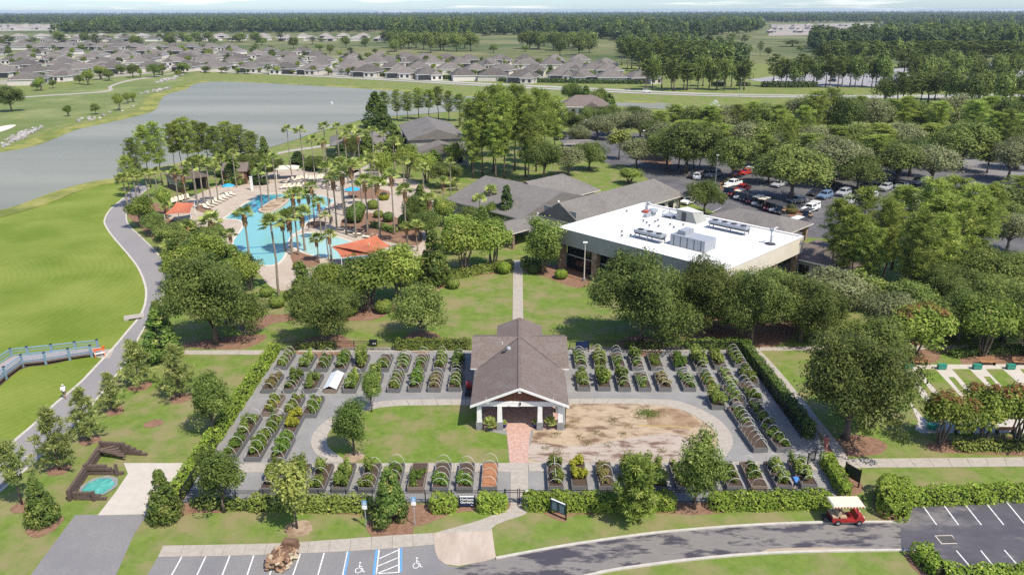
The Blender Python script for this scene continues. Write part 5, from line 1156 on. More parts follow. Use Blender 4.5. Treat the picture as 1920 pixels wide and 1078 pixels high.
CROPS = {'greens': [crop(m__, 1000, .3, .75, 1, 15, .11) for m__ in (lm_veg, lm_shrub, lm_veg, lm_shrub)], 'lush': [crop(m__, 1700, .6, 1.35, 1, 15, .13) for m__ in (lm_veg, lm_shrub, lm_veg, lm_shrub)],
         'sparse': [crop(lm_veg, 620, .2, .7, 1, 12, .11) for _ in range(2)], 'tall': [crop(lm_shrub, 1500, 1.2, 2.0, 1, 10, .14, 4) for _ in range(2)],
         'yellow': [crop(lm_vegy, 1300, .7, 1.2, 1, 10, .14)], 'dry': [crop(lm_vegb, 700, .4, .8, 1, 10, .12) for _ in range(2)],
         'halfdry': [crop(lm_veg, 650, .4, .8, .55, 7, .13)], 'tomato': [crop(lm_shrub, 1000, .8, 1.5, .9, 9, .12, 3) for _ in range(2)]}
PHR = dict(greens='low leafy greens', lush='lush vegetables', sparse='scattered seedlings', tall='tall bushy plants', yellow='yellow-green bushes', dry='drying crops',
           halfdry='half-grown greens', tomato='staked leafy vines', soil='bare dark soil', orange='orange bark mulch', cover='seedlings under white lid', flower='orange blossom')
def bed(x, y, content, hoops, where, rz=0.0, board='g', L=1.0, purlin=False):
    p = P(x, y)
    lab = f'{"hooped" if hoops else "open"} raised bed of {PHR[content]}, {where}'
    o = thing('raised_bed', lab, 'raised bed', (p[0], p[1], .016), rz, 'raised beds in the garden', (1, L, 1))
    s0, s1 = BOARD_S[board]
    place('board', s0, o, (0, .03, 0)); place('board', s0, o, (0, BL - .03, 0)); place('board', s1, o, (-BW / 2 + .03, BL / 2, 0)); place('board', s1, o, (BW / 2 - .03, BL / 2, 0))
    place('soil', SOIL['orange' if content == 'orange' else 'soil'], o)
    if content in CROPS or content == 'flower':
        q = place('plants', CROPS['greens' if content == 'flower' else content][rng.integers(len(CROPS['greens' if content == 'flower' else content]))], o); q['kind'] = 'stuff'
        if rng.random() < .5: q.location = (0, BL, 0); q.rotation_euler = (0, 0, math.pi)
    if content == 'flower':
        q = place('blossom', crop(lm_flow, 70, .4, .7, .6, 5, .08), o); q['kind'] = 'stuff'
    if content == 'cover':
        mb = MB(); mb.add([(-.76, -.05, BH + .05), (0, -.05, BH + .42), (.76, -.05, BH + .05), (-.76, BL + .05, BH + .05), (0, BL + .05, BH + .42), (.76, BL + .05, BH + .05), (-.76, -.05, BH + .01), (.76, -.05, BH + .01), (-.76, BL + .05, BH + .01), (.76, BL + .05, BH + .01)],
                          [(0, 1, 4, 3), (1, 2, 5, 4), (0, 3, 8, 6), (2, 7, 9, 5)], mat('polycarbonate_lid', (.62, .66, .70), (.70, .73, .76), 2, .35, .5)); mb.obj('lid', o)
    hm = HOOP[rng.integers(3)]
    for k in range(hoops):
        yy = .12 + (BL - .24) * k / max(1, hoops - 1)
        h_ = place('hoop', hm, o, (0, yy, BH - .05)); h_.rotation_euler = (rng.normal() * .04, 0, rng.normal() * .05)
    if purlin: place('purlin', PURLIN, o, (0, .2, BH + .88))
    return o
def bedrow(spots, where, **kw):
    for i, s in enumerate(spots):
        bed(s[0], s[1], s[2], s[3], f'{ordinal(i + 1)} from left, {where}', **{**kw, **(s[4] if len(s) > 4 else {})})
bedrow([(527, 694, 'greens', 5), (569, 697, 'lush', 5), (602, 698, 'flower', 4), (637, 699, 'lush', 5), (672, 699, 'tall', 0), (717, 698, 'halfdry', 4), (753, 699, 'greens', 5), (788, 698, 'sparse', 5), (823, 698, 'lush', 5), (857, 698, 'lush', 5)], 'back row left of pavilion')
bedrow([(502, 738, 'dry', 3), (542, 738, 'lush', 6), (580, 738, 'tomato', 0), (619, 738, 'cover', 0, dict(board='b')), (655, 738, 'lush', 2), (697, 737, 'tall', 0), (738, 737, 'greens', 5), (777, 736, 'lush', 5), (814, 736, 'dry', 5), (852, 735, 'greens', 5)], 'second row left of pavilion')
bedrow([(503, 781, 'flower', 4, dict(board='b')), (542, 783, 'greens', 4), (580, 784, 'greens', 4)], 'upper row by left fence')
bedrow([(456, 824, 'tomato', 3), (502, 822, 'greens', 4), (540, 820, 'yellow', 0)], 'middle row by left fence')
bedrow([(430, 862, 'greens', 3), (474, 866, 'lush', 4), (519, 868, 'lush', 4)], 'lower row by left fence')
bedrow([(503, 925, 'lush', 4), (549, 925, 'tall', 0), (593, 925, 'tomato', 3), (637, 924, 'lush', 0), (687, 924, 'tomato', 4), (733, 924, 'greens', 4), (779, 923, 'sparse', 0, dict(board='b')), (825, 923, 'halfdry', 5), (871, 923, 'halfdry', 5), (917, 922, 'orange', 4)], 'front row left of gate')
bedrow([(1042, 921, 'tomato', 4, dict(purlin=True)), (1087, 921, 'yellow', 0), (1138, 922, 'dry', 3), (1186, 922, 'tall', 0), (1236, 922, 'tall', 3), (1283, 922, 'greens', 4), (1330, 922, 'lush', 4), (1378, 921, 'sparse', 4), (1423, 921, 'sparse', 4, dict(board='b')), (1470, 920, 'lush', 5, dict(purlin=True)), (1517, 918, 'lush', 5)], 'front row right of gate')
bedrow([(1089, 692, 'greens', 5), (1125, 693, 'lush', 5), (1161, 695, 'sparse', 5), (1196, 696, 'lush', 5), (1232, 696, 'sparse', 0), (1277, 697, 'lush', 0), (1315, 697, 'tall', 4), (1351, 694, 'lush', 0), (1388, 690, 'greens', 5)], 'back row right of pavilion')
bedrow([(1095, 734, 'lush', 5), (1133, 734, 'tall', 0), (1171, 735, 'lush', 5), (1209, 735, 'sparse', 6), (1247, 735, 'dry', 5), (1293, 735, 'greens', 6), (1332, 735, 'flower', 5), (1372, 731, 'greens', 5), (1411, 727, 'lush', 5)], 'second row right of pavilion')
bed(1347, 769, 'tall', 0, 'alone above the right loop bend', L=.62)
SKEW = math.radians(5.5)
for x, y, c, h_, w_ in ((1386, 763, 'sparse', 6, 'uppermost of the inner right-hand column'), (1402, 808, 'sparse', 6, 'second of the inner right-hand column'), (1426, 849, 'soil', 6, 'lowest of the inner right-hand column'),
                        (1418, 757, 'halfdry', 6, 'uppermost of the outer right-hand column'), (1441, 803, 'greens', 4, 'second of the outer right-hand column'), (1469, 848, 'greens', 4, 'lowest of the outer right-hand column')):
    bed(x, y, c, h_, w_, SKEW, L=1.08)
# small round drains in the gravel
for x, y, w_ in ((567, 856, 'below the left bend of the loop walk'), (766, 704, 'between the beds left of the pavilion')):
    p = P(x, y); MB_ = MB().lathe([(.22, 0), (.22, .02)], m_black, 10); tag(MB_.obj('drain_cover', None, loc=(p[0], p[1], .017)), f'small round black drain cover in the gravel {w_}', 'drain')

# ------------------------------------------------------------------ fences
def fence(pts, label, h=1.35, step=2.4, skip=None):
    a = [P(*p)[:2] for p in pts]; o = thing('metal_fence', label, 'fence', (a[0][0], a[0][1], 0)); org = a[0]; bars = MB()
    for p, q in zip(a[:-1], a[1:]):
        d = q - p; L = np.linalg.norm(d); n = max(1, round(L / step)); ang = math.atan2(d[1], d[0]); m_ = (p + q) / 2 - org
        for k in range(n + 1):
            c = p + d * k / n - org; MB().box((c[0], c[1], h / 2 + .04), (.07, .07, h + .08), m_black, ang).obj('post', o)
        for z in (h - .04, h - .26, .16): MB().box((m_[0], m_[1], z), (L, .035, .04), m_black, ang).obj('rail', o)
        for s in np.arange(.12, L, .12):
            c = p + d * s / L - org; bars.box((c[0], c[1], h / 2), (.016, .016, h - .1), m_black, ang)
    b = bars.obj('pickets', o); b['kind'] = 'stuff'
    return o
fence([(341, 943), (650, 943.5), (946, 943)], 'black picket fence along the front of the garden left of the gate')
fence([(1000, 943), (1300, 942), (1568, 939)], 'black picket fence along the front of the garden right of the gate')
fence([(341, 943), (432, 797), (523, 657)], 'black picket fence along the left side of the garden')
fence([(523, 657), (700, 657), (880, 657)], 'black picket fence along the back of the garden left of the pavilion')
fence([(1068, 656), (1240, 656), (1385, 657)], 'black picket fence along the back of the garden right of the pavilion')
fence([(1385, 657), (1428, 717), (1470, 776), (1502, 822)], 'black picket fence along the right side of the garden')
def gate(loc, rz, w, label, sign=False):
    o = thing('garden_gate', label, 'gate', loc, rz)
    for x in (0, w): MB().box((x, 0, .72), (.08, .08, 1.44), m_black).obj('post', o)
    for z in (1.3, 1.08, .16): MB().box((w / 2, 0, z), (w - .08, .035, .045), m_black).obj('rail', o)
    for k in range(int(w / .12) - 1): MB().box((.12 + k * .12, 0, .72), (.018, .018, 1.16), m_black).obj('picket', o)
    if sign: MB().box((w * .62, -.05, .9), (.8, .03, .32), m_black).obj('sign_plate', o); MB().box((w * .62, -.05, 1.25), (.3, .03, .2), m_white).obj('notice', o)
    return o
g1, g2, g3 = P(947.5, 943), P(972, 943), P(998.5, 943)
gate((g1[0], g1[1], .06), 0, g2[0] - g1[0] - .05, 'left leaf of the black front gate at the end of the curved walk'); gate((g2[0] + .09, g2[1], .06), 0, g3[0] - g2[0] - .15, 'right leaf of the black front gate carrying a small black sign', True)
g4 = P(1513, 874); gate((g4[0], g4[1], .03), .75, 1.5, 'black side gate standing open at the right corner of the garden')

# ------------------------------------------------------------------ hedges and shrubs
def hedge(name, pts, w, h, label, m=None, size=.12, dens=85, group=None, px_in=True, round_=.25, cat='hedge'):
    m = m or lm_hedge
    a = np.array([P(*p)[:2] for p in pts]) if px_in else np.array(pts, float)
    L = np.r_[0, np.cumsum(np.linalg.norm(np.diff(a, axis=0), axis=1))]; T = L[-1]
    N = int((T + w) * (w + 2 * h) * dens); s = rng.uniform(-w / 2, T + w / 2, N); sc = np.clip(s, 0, T)
    c = np.stack([np.interp(sc, L, a[:, 0]), np.interp(sc, L, a[:, 1])], 1)
    i = np.clip(np.searchsorted(L, sc, 'right') - 1, 0, len(a) - 2); d = (a[i + 1] - a[i]) / np.linalg.norm(a[i + 1] - a[i], axis=1, keepdims=True)
    c += d * (s - sc)[:, None]; nn = np.stack([-d[:, 1], d[:, 0]], 1)
    t = rng.uniform(0, w + 2 * h, N)      # around the section: left face, top, right face
    left, right = t < h, t > h + w
    off = np.where(left, -w / 2, np.where(right, w / 2, t - h - w / 2)); z = np.where(left, t, np.where(right, w + 2 * h - t, h))
    bump = .10 * np.sin(s * 2.1 + z * 2) + .07 * np.sin(s * 5.3 + off * 4) + rng.normal(0, .05, N); lump = 1 + bump * (.8 if round_ else 1)
    e_ = np.sqrt(np.clip(1 - (np.abs(s - sc) / (w / 2)) ** 2, .0, 1)); off = off * e_; z = z * (.35 + .65 * np.sqrt(e_)); off = off * lump * np.where(z > h * .8, 1 - round_ * .35, 1); z = np.clip(z * (1 + .6 * bump), .03, None)
    pos = np.stack([c[:, 0] + nn[:, 0] * off, c[:, 1] + nn[:, 1] * off, z], 1)
    no = np.stack([nn[:, 0] * np.where(left, -1, np.where(right, 1, 0)), nn[:, 1] * np.where(left, -1, np.where(right, 1, 0)), np.where(left | right, .35, 1.0)], 1) + rng.normal(size=(N, 3)) * .45
    no[:, :2] += d * (np.sign(s - sc) * (1 - e_) * 2)[:, None]
    tint = .45 + .9 * bump + rng.normal(0, .22, N)
    org = a[0].copy(); o = thing(name, label, cat, (org[0], org[1], 0), 0, group)
    place('foliage', leaf_mesh('foliage', pos - [org[0], org[1], 0], no, size * rng.uniform(.6, 1.3, N), .6, tint, m), o)
    core = MB(); hw = w / 2 * .72  # solid dark core added so the shell of leaves is not see-through
    for p, q in zip(a[:-1], a[1:]):
        e = q - p; ang = math.atan2(e[1], e[0]); mm = (p + q) / 2 - org
        core.box((mm[0], mm[1], h * .42), (np.linalg.norm(e), hw * 2, h * .8), mat('dark_hedge_core', (.035, .045, .018), (.06, .06, .03), 6, .95, .1), ang)
    core.obj('dark_core', o)
    return o
hedge('garden_hedge', [(995, 950), (1060, 951), (1150, 952), (1252, 950)], 1.5, 1.25, 'clipped bright hedge along the front fence just right of the gate')
hedge('garden_hedge', [(1342, 950), (1440, 949), (1545, 946)], 1.5, 1.2, 'clipped bright hedge along the front fence near the right corner')
hedge('shrub_row', [(480, 953), (560, 954), (640, 954), (690, 955)], 1.3, 1.15, 'loose shrub row along the front fence left of the parking signs', lm_shrub, .13, 70)
hedge('shrub_clump', [(822, 954), (842, 954)], 1.6, 1.2, 'rounded shrub clump left of the dark blue garden sign', lm_hedge, .13, 80, cat='shrub')
hedge('shrub_clump', [(910, 953), (935, 953)], 1.6, 1.25, 'rounded shrub clump between the blue garden sign and the gate', lm_hedge, .13, 80, cat='shrub')
hedge('shrub_row', [(370, 945), (420, 951), (470, 953)], 1.0, .8, 'sparse shrubs at the front left corner of the fence', lm_shrub, .12, 45)
hedge('side_hedge', [(333, 930), (375, 868), (428, 790), (480, 712), (515, 662)], 1.3, 1.25, 'long yellow-green hedge outside the left garden fence', lm_hedge, .12, 75)
hedge('side_hedge', [(1393, 660), (1438, 717), (1481, 772), (1516, 820)], 1.1, 1.6, 'tall hedge, dark with shade, inside the right garden fence', lm_mag, .11, 90)  # shade on its left face is put into the darker leaf colour
hedge('corner_hedge', [(1549, 872), (1563, 894), (1581, 926)], 1.2, 1.2, 'bushy diagonal hedge beside the black sign at the right corner')
hedge('back_shrubs', [(748, 655), (800, 654), (876, 654)], 1.1, 1.3, 'tall shrubs behind the back fence left of the pavilion', lm_shrub, .13, 70)
hedge('back_shrubs', [(560, 654), (625, 654)], .9, .9, 'low shrubs behind the back fence near its left corner', lm_shrub, .12, 60)
hedge('back_shrubs', [(1175, 653), (1235, 653)], .9, .9, 'low shrubs behind the back fence right of the pavilion', lm_shrub, .12, 60)
hedge('back_shrubs', [(1290, 653), (1400, 652)], 1.1, 1.2, 'shaded shrubs at the right end of the back fence', lm_mag, .12, 60)
hedge('lot_hedge', [(1706, 940), (1800, 937), (1900, 932), (2050, 926)], 1.6, 1.1, 'long clipped hedge along the top of the right-hand lot', lm_hedge, .12, 80)
hedge('lot_hedge', [(1726, 1045), (1744, 1066), (1765, 1084), (1810, 1092), (1860, 1090)], 1.5, 1.1, 'curving hedge at the bottom right corner of the lot', lm_hedge, .12, 80)
hedge('lot_hedge', [(1880, 1090), (1990, 1080)], 1.5, 1.1, 'short hedge cut by the bottom right photo edge', lm_hedge, .12, 80)
hedge('topiary_block', [(1672, 934), (1673, 964)], 2.4, 2.0, 'big rounded hedge block at the corner beside the red golf cart', lm_hedge, .12, 90)
hedge('court_hedge', [(1800, 842), (1990, 838)], 1.4, .8, 'low shrubs in the mulch in front of the bowling courts', lm_shrub, .13, 40)
hedge('court_hedge', [(1790, 668), (1830, 662), (1990, 657)], 1.4, .8, 'low shrubs behind the benches of the bowling courts', lm_mag, .13, 45)
hedge('lawn_edge_shrubs', [(845, 523), (900, 512), (955, 503)], 1.6, 1.3, 'shrubs edging the lawn left of the axis walk', lm_shrub, .18, 38)
hedge('lawn_edge_shrubs', [(985, 500), (1015, 505)], 1.6, 1.6, 'dark shrubs edging the lawn right of the axis walk', lm_mag, .18, 38)
hedge('boulevard_hedge', [(670, 142), (800, 147.5), (960, 154), (1100, 157), (1200, 158)], 3, 2.2, 'long dark hedge along the far side of the boulevard', lm_dark, .5, 3.5)
hedge('boulevard_hedge', [(372, 128), (500, 131.5), (650, 138.5)], 3, 2.0, 'dark hedge in front of the left houses along the boulevard', lm_dark, .5, 3.5)
hedge('parkway_hedge', [(1433, 164), (1480, 164.5), (1525, 164)], 4, 3, 'dark clipped hedge on the grass beyond the boulevard', lm_dark, .5, 3.5)
for x, y, lab in ((1350, 161, 'left'), (1396, 162, 'right')): hedge('parkway_hedge', [(x - 12, y), (x + 6, y)], 3, 2, f'short dark hedge on the grass beyond the boulevard, {lab} of the pair', lm_dark, .5, 3.5)
hedge('deck_hedge', [(700, 425), (740, 436)], 1.3, 1.0, 'low clipped hedge among the topiary balls by the pool', lm_mag, .2, 30)
def ball(x, y, d, lab, m=lm_mag, hz=.92, name='topiary_ball'):
    p = P(x, y); r = d / ppm(p) / 2; N = int(2600 * min(1, r / 2.5) + 500); q = rng.normal(size=(N, 3)); q /= np.linalg.norm(q, axis=1, keepdims=True)
    pos = q * (r * rng.uniform(.93, 1.03, N))[:, None] * [1, 1, hz] + [0, 0, r * hz * .95]; k = pos[:, 2] > .02
    o = thing(name, lab, 'shrub', (p[0], p[1], 0)); place('foliage', leaf_mesh('foliage', pos[k], (q + rng.normal(size=(N, 3)) * .3)[k], .17 * rng.uniform(.7, 1.2, k.sum()), .6, rng.normal(.4, .2, k.sum()), m), o)
    MB().lathe([(.1, 0), (r * .7, r * .3), (r * .8, r * .8), (r * .6, r * 1.3), (.1, r * 1.55)], MATS['dark_hedge_core'], 8).obj('dark_core', o)  # same solid dark core added inside the ball
ball(673, 402, 27, 'rear of the two large topiary balls beside the pool'); ball(665, 417, 35, 'front of the two large topiary balls beside the pool'); ball(729, 416, 21, 'small topiary ball right of the pool path'); ball(762, 428, 31, 'large topiary ball farthest right of the pool')
ball(710, 408, 18, 'loose light shrub in the middle of the pool planting', lm_shrub, .8, 'shrub'); ball(720, 375, 20, 'yellowish shrub on the upper deck planting', lm_vegy, .6, 'shrub'); ball(700, 392, 22, 'olive shrub behind the topiary balls', lm_shrub, .8, 'shrub')
ball(1052, 522, 24, 'round light shrub in the mulch by the glazed front', lm_hedge, .75, 'shrub'); ball(945, 512, 26, 'bright shrub left of the head of the axis walk', lm_hedge, .85, 'shrub'); ball(1000, 512, 24, 'dark shrub right of the head of the axis walk', lm_dark, .85, 'shrub')
ball(1483, 400, 24, 'yellow-brown shrub on the island by the white pickup', lm_vegb, .55, 'shrub'); ball(1365, 348, 20, 'golden shrub on the island by the red pickup', lm_vegb, .6, 'shrub')
sp = [(500, 555, 24), (520, 575, 30), (470, 590, 30), (545, 562, 26), (330, 560, 30), (590, 598, 30), (655, 590, 34), (720, 585, 34), (850, 540, 24), (560, 505, 20), (640, 520, 26), (700, 515, 30), (265, 400, 30), (282, 418, 34), (310, 450, 36), (335, 480, 40), (345, 520, 40), (405, 440, 30), (380, 450, 34), (430, 500, 40), (365, 500, 40), (795, 500, 30), (760, 535, 30)]
sp.sort()
for i, (x, y, d) in enumerate(sp): ball(x, y, d, f'loose shrub {ordinal(i + 1)} from the left in the planting around the pool and lawn', lm_shrub, .75, 'shrub')

# pine straw rings round the foreground trees
for x, y, w_, m_ in ((48, 948, 44, 0), (112, 880, 40, 0), (168, 826, 36, 0), (215, 771, 34, 0), (340, 746, 44, 0), (83, 984, 60, 0), (286, 795, 32, 1), (560, 992, 48, 2), (700, 774, 34, 2), (664, 856, 36, 2), (733, 985, 90, 1), (790, 640, 90, 0), (607, 648, 110, 0), (1205, 648, 90, 0), (-4, 900, 30, 0), (262, 724, 40, 0)):
    p = P(x, y); r_ = w_ / ppm(p) / 2; pts = [(p[0] + r_ * (1 + rng.normal() * .1) * math.cos(t), p[1] + r_ * (1 + rng.normal() * .1) * math.sin(t)) for t in np.linspace(0, 2 * math.pi, 11)[:-1]]
    o = place('mulch_ring', flat(smooth(pts, 3, True), .020 + .001 * (x % 5), [m_mulch, m_mulch, mat('pale_mulch', (.30, .22, .15), (.38, .29, .20), 3, .95, .1, c3=(.22, .15, .09), scale3=.8)][m_], 'mulch_ring')); struct(o)

# ------------------------------------------------------------------ signs
m_navy = mat('navy_sign', (.012, .025, .075), None, 1, .4, .4); m_slate = mat('slate_sign', (.02, .045, .06), None, 1, .4, .4)
def text(body, size, m, parent, loc, rot=(math.pi / 2, 0, 0), name='lettering', ext=.008, align='CENTER'):
    cu = bpy.data.curves.new(name, 'FONT'); cu.body = body; cu.size = size; cu.extrude = ext; cu.align_x = align; cu.align_y = 'CENTER'; cu.offset = .006; cu.space_line = .8
    t = bpy.data.objects.new('tmp', cu); COL.objects.link(t); bpy.context.view_layer.update()
    me = bpy.data.meshes.new_from_object(t.evaluated_get(bpy.context.evaluated_depsgraph_get())); bpy.data.objects.remove(t); bpy.data.curves.remove(cu)
    me.materials.clear(); me.materials.append(m); o = place(name, me, parent, loc); o.rotation_euler = rot
    return o
p0, p1 = P(861, 951.5), P(890.5, 951.5); w_ = p1[0] - p0[0]
s_ = thing('garden_sign', 'dark blue board reading Heritage Gardens between two shrub clumps', 'sign', (p0[0], p0[1], 0))
for x in (0, w_): MB().box((x, 0, .62), (.09, .09, 1.24), m_black).obj('post', s_)
MB().box((w_ / 2, 0, .68), (w_ - .1, .06, .9), m_navy).obj('panel', s_); MB().box((w_ / 2, 0, 1.15), (w_ - .1, .10, .05), m_white).obj('top_cap', s_)
text('Heritage', .33, m_white, s_, (w_ / 2, -.045, .90)); text('Gardens', .33, m_white, s_, (w_ / 2, -.045, .60)); MB().box((w_ * .82, -.04, .31), (.16, .02, .04), m_white).obj('small_mark', s_)
p0, p1 = P(1032, 962.5), P(1061, 975); d_ = p1 - p0; L_ = float(np.linalg.norm(d_)); s_ = thing('directory_sign', 'slate-blue directory board with two columns of fine print right of the gate', 'sign', tuple(p0), math.atan2(d_[1], d_[0]))
for x in (0, L_): MB().box((x, 0, .85), (.09, .09, 1.7), m_black).obj('post', s_)
MB().box((L_ / 2, 0, 1.0), (L_ - .1, .06, 1.05), m_slate).obj('panel', s_); MB().box((L_ / 2, 0, 1.55), (L_ - .1, .12, .05), m_white).obj('top_cap', s_); MB().box((L_ / 2, 0, .12), (L_, .06, .06), m_black).obj('bottom_rail', s_)
m_print = mat('faint_print', (.24, .33, .38), None, 1, .6, .2)
for c in range(2):
    for k in range(9): MB().box((L_ * (.27 + .46 * c) + rng.normal() * .015, -.036, 1.38 - k * .095), (L_ * (.34 - .08 * rng.random()), .008, .035), m_print).obj('print_line', s_)
p0, p1 = P(1582, 898), P(1609, 914); d_ = p1 - p0; L_ = float(np.linalg.norm(d_)); s_ = thing('black_sign', 'tall plain black sign seen from behind at the right garden corner', 'sign', tuple(p0), math.atan2(d_[1], d_[0]))
for x in (0, L_): MB().box((x, 0, .95), (.10, .10, 1.9), m_black).obj('post', s_)
MB().box((L_ / 2, 0, 1.15), (L_ - .1, .07, 1.25), m_black).obj('panel', s_)
p0 = P(1080, 659); s_ = thing('notice_board', 'black notice board behind the back fence right of the pavilion', 'sign', tuple(p0))
for x in (0, 1.6): MB().box((x, 0, .7), (.1, .1, 1.4), m_black).obj('post', s_)
MB().box((.8, 0, .95), (1.5, .06, .9), m_navy).obj('panel', s_)
p0 = P(700, 648); s_ = thing('utility_box', 'small dark utility box with two white labels on the back lawn', 'utility box', (p0[0], p0[1], 0)); MB().box((0, 0, .35), (.9, .5, .7), m_black).obj('cabinet', s_); MB().box((.05, -.26, .45), (.22, .02, .25), m_white).obj('label', s_); MB().box((.32, -.26, .45), (.14, .02, .25), m_white).obj('label', s_); MB().box((0, 0, .73), (1.0, .6, .06), m_black).obj('lid', s_)
for x, y, yt, w_ in ((687, 988, 937, 'left'), (778, 984, 930, 'right')):
    p = P(x, y); h = hgt(x, y, yt); s_ = thing('parking_sign', f'blue and white accessible parking sign on a thin post, {w_} one of the pair', 'sign', (p[0], p[1], 0), 0, 'accessible parking signs')
    MB().tube([(0, 0, 0), (0, 0, h - .05)], .04, m_steel, 6).obj('post', s_); MB().box((0, -.05, h - .25), (.40, .03, .46), m_blue).obj('blue_panel', s_); MB().box((0, -.05, h - .68), (.40, .03, .36), m_white).obj('white_panel', s_)
    mb = MB(); z = h - .24
    for a_, b_, r_ in (((-.02, .11), (0, -.02), .02), ((0, -.02), (.09, -.03), .02), ((.09, -.03), (.12, -.14), .02)): mb.tube([(a_[0], -.07, z + a_[1]), (b_[0], -.07, z + b_[1])], r_, m_white, 4)
    arc = [(.11 * math.cos(t), -.07, z - .08 + .11 * math.sin(t)) for t in np.linspace(2.0, 6.2, 9)]; mb.tube(arc, .017, m_white, 4); mb.box((-.02, -.07, z + .17), (.06, .02, .06), m_white); mb.obj('symbol', s_)
# yellow hose across the sand bed
pts = [P(*q) for q in ((1195, 797), (1230, 799), (1265, 800), (1297, 803))]
tag(MB().tube([(q[0], q[1], .05) for q in smooth(pts, 4)], .035, mat('yellow_hose', (.50, .38, .10), None, 1, .6, .3), 5).obj('garden_hose'), 'yellow hose lying across the sand bed', 'hose')
for i, (x, y) in enumerate(sorted([(1022, 840), (1045, 846), (1088, 820), (1102, 832), (1060, 800), (1120, 812), (1150, 790), (1180, 800), (1078, 790), (1042, 815), (1168, 815), (1140, 835), (1240, 845)])):
    p = P(x, y); N = 60; q = rng.normal(size=(N, 3)) * [.28, .28, .1]; q[:, 2] = np.abs(q[:, 2])
    o = place('weed_tuft', leaf_mesh('weed_tuft', q, rng.normal(size=(N, 3)) + [0, 0, .8], .10, .3, rng.random(N), lm_vegb), None, (p[0], p[1], .025)); tag(o, f'small weed tuft on the bare sand, {ordinal(i + 1)} from the left', 'weed', 'weeds on the sand bed')
N = 900; q_ = rng.normal(size=(N, 3)) * [.75, .55, .06]; q_[:, 2] = np.abs(q_[:, 2]); p = P(1214, 776)
tag(place('grass_patch', leaf_mesh('grass_patch', q_, rng.normal(size=(N, 3)) + [0, 0, 1.0], .09, .35, rng.random(N), lm_veg), None, (p[0], p[1], .03)), 'ragged green grass patch left on the bare sand', 'grass', None, 'stuff')
# potted plants at the pavilion
def fern(x, y, d, lab, pot):
    p = P(x, y); o = thing('potted_palm', lab, 'potted plant', (p[0], p[1], .05)); r = d / ppm(p) / 2
    MB().lathe([(.2, 0), (.3, .25), (.32, .5), (.27, .5)], pot, 10).obj('pot', o)
    for i in range(16):
        f = place('frond', FROND[i % 3], o, (0, 0, .5)); f.rotation_euler = (0, -[1.0, .6, .25][i % 3], i * 2.4); f.scale = (r / 1.7,) * 3
m_bpot = mat('blue_glaze', (.01, .02, .12), None, 1, .25, .5); m_gpot = mat('grey_pot', (.12, .12, .12), None, 1, .7, .3)
fern(919, 805, 34, 'bushy potted palm between the left posts of the pavilion', m_gpot); fern(1032, 802, 30, 'bushy potted palm between the right posts of the pavilion', m_gpot)
fern(945, 802, 14, 'small plant in a blue pot beside the left inner post', m_bpot); fern(1003, 801, 16, 'small plant in a blue pot beside the right inner post', m_bpot)
p = P(879, 738); o = thing('storage_cart', 'dark cart with a red bin in the shade left of the pavilion', 'cart', (p[0], p[1], .02)); MB().box((0, 0, .4), (.7, 1.6, .5), m_black).obj('tray', o); MB().box((0, .5, .9), (.6, .6, .5), mat('red_plastic', (.30, .03, .03), None, 1, .5, .4)).obj('bin', o)
for s in (-1, 1): MB().tube([(s * .36, -.5, .2), (s * .42, -.5, .2)], .2, m_black, 10).obj('wheel', o)
# bowling courts furniture
m_slat = mat('bench_slats', (.30, .15, .07), (.37, .20, .10), 3, .7, .3, world=False); m_green = mat('green_enamel', (.03, .22, .16), None, 1, .45, .4)
def bench(x, y, lab, rz=0.0):
    p = P(x, y); o = thing('park_bench', lab, 'bench', (p[0], p[1], .02), rz)
    for k in range(4): MB().box((0, -.22 + k * .13, .46), (1.9, .11, .04), m_slat).obj('seat_slat', o)
    for k in range(3): MB().box((0, .28 + .02 * k, .60 + k * .13), (1.9, .03, .11), m_slat).obj('back_slat', o)
    for x_ in (-.8, .8):
        MB().box((x_, 0, .23), (.06, .5, .46), m_black).obj('leg', o)
for i, x in enumerate((1724, 1851, 1913)): bench(x, 684, f'orange-brown slatted bench behind the courts, {ordinal(i + 1)} from the left')
for i, x in enumerate((1806, 1883)): bench(x, 812, f'brown slatted bench in front of the courts, {ordinal(i + 1)} from the left', math.pi)
for i, (x, y) in enumerate(((1702, 692), (1765, 692), (1831, 692), (1894, 692))):
    p = P(x, y); o = thing('green_bin', f'green metal box at the head of the courts, {ordinal(i + 1)} from the left', 'box', (p[0], p[1], .03), 0, 'green boxes at the courts'); MB().box((0, 0, .32), (.95, .45, .5), m_green).obj('cabinet', o); MB().box((0, 0, .60), (1.0, .5, .06), m_green).obj('lid', o)
    for s in (-.4, .4): MB().box((s, 0, .04), (.06, .4, .08), m_black).obj('foot', o)
for i, (x, y) in enumerate(((1747, 805), (1823, 802))):
    p = P(x, y); o = thing('green_bin', f'dark green box at the near end of the courts, {ordinal(i + 1)} from the left', 'box', (p[0], p[1], .03), 0, 'green boxes at the near end'); MB().box((0, 0, .32), (.95, .45, .5), m_green).obj('cabinet', o); MB().box((0, 0, .60), (1.0, .5, .06), m_green).obj('lid', o)

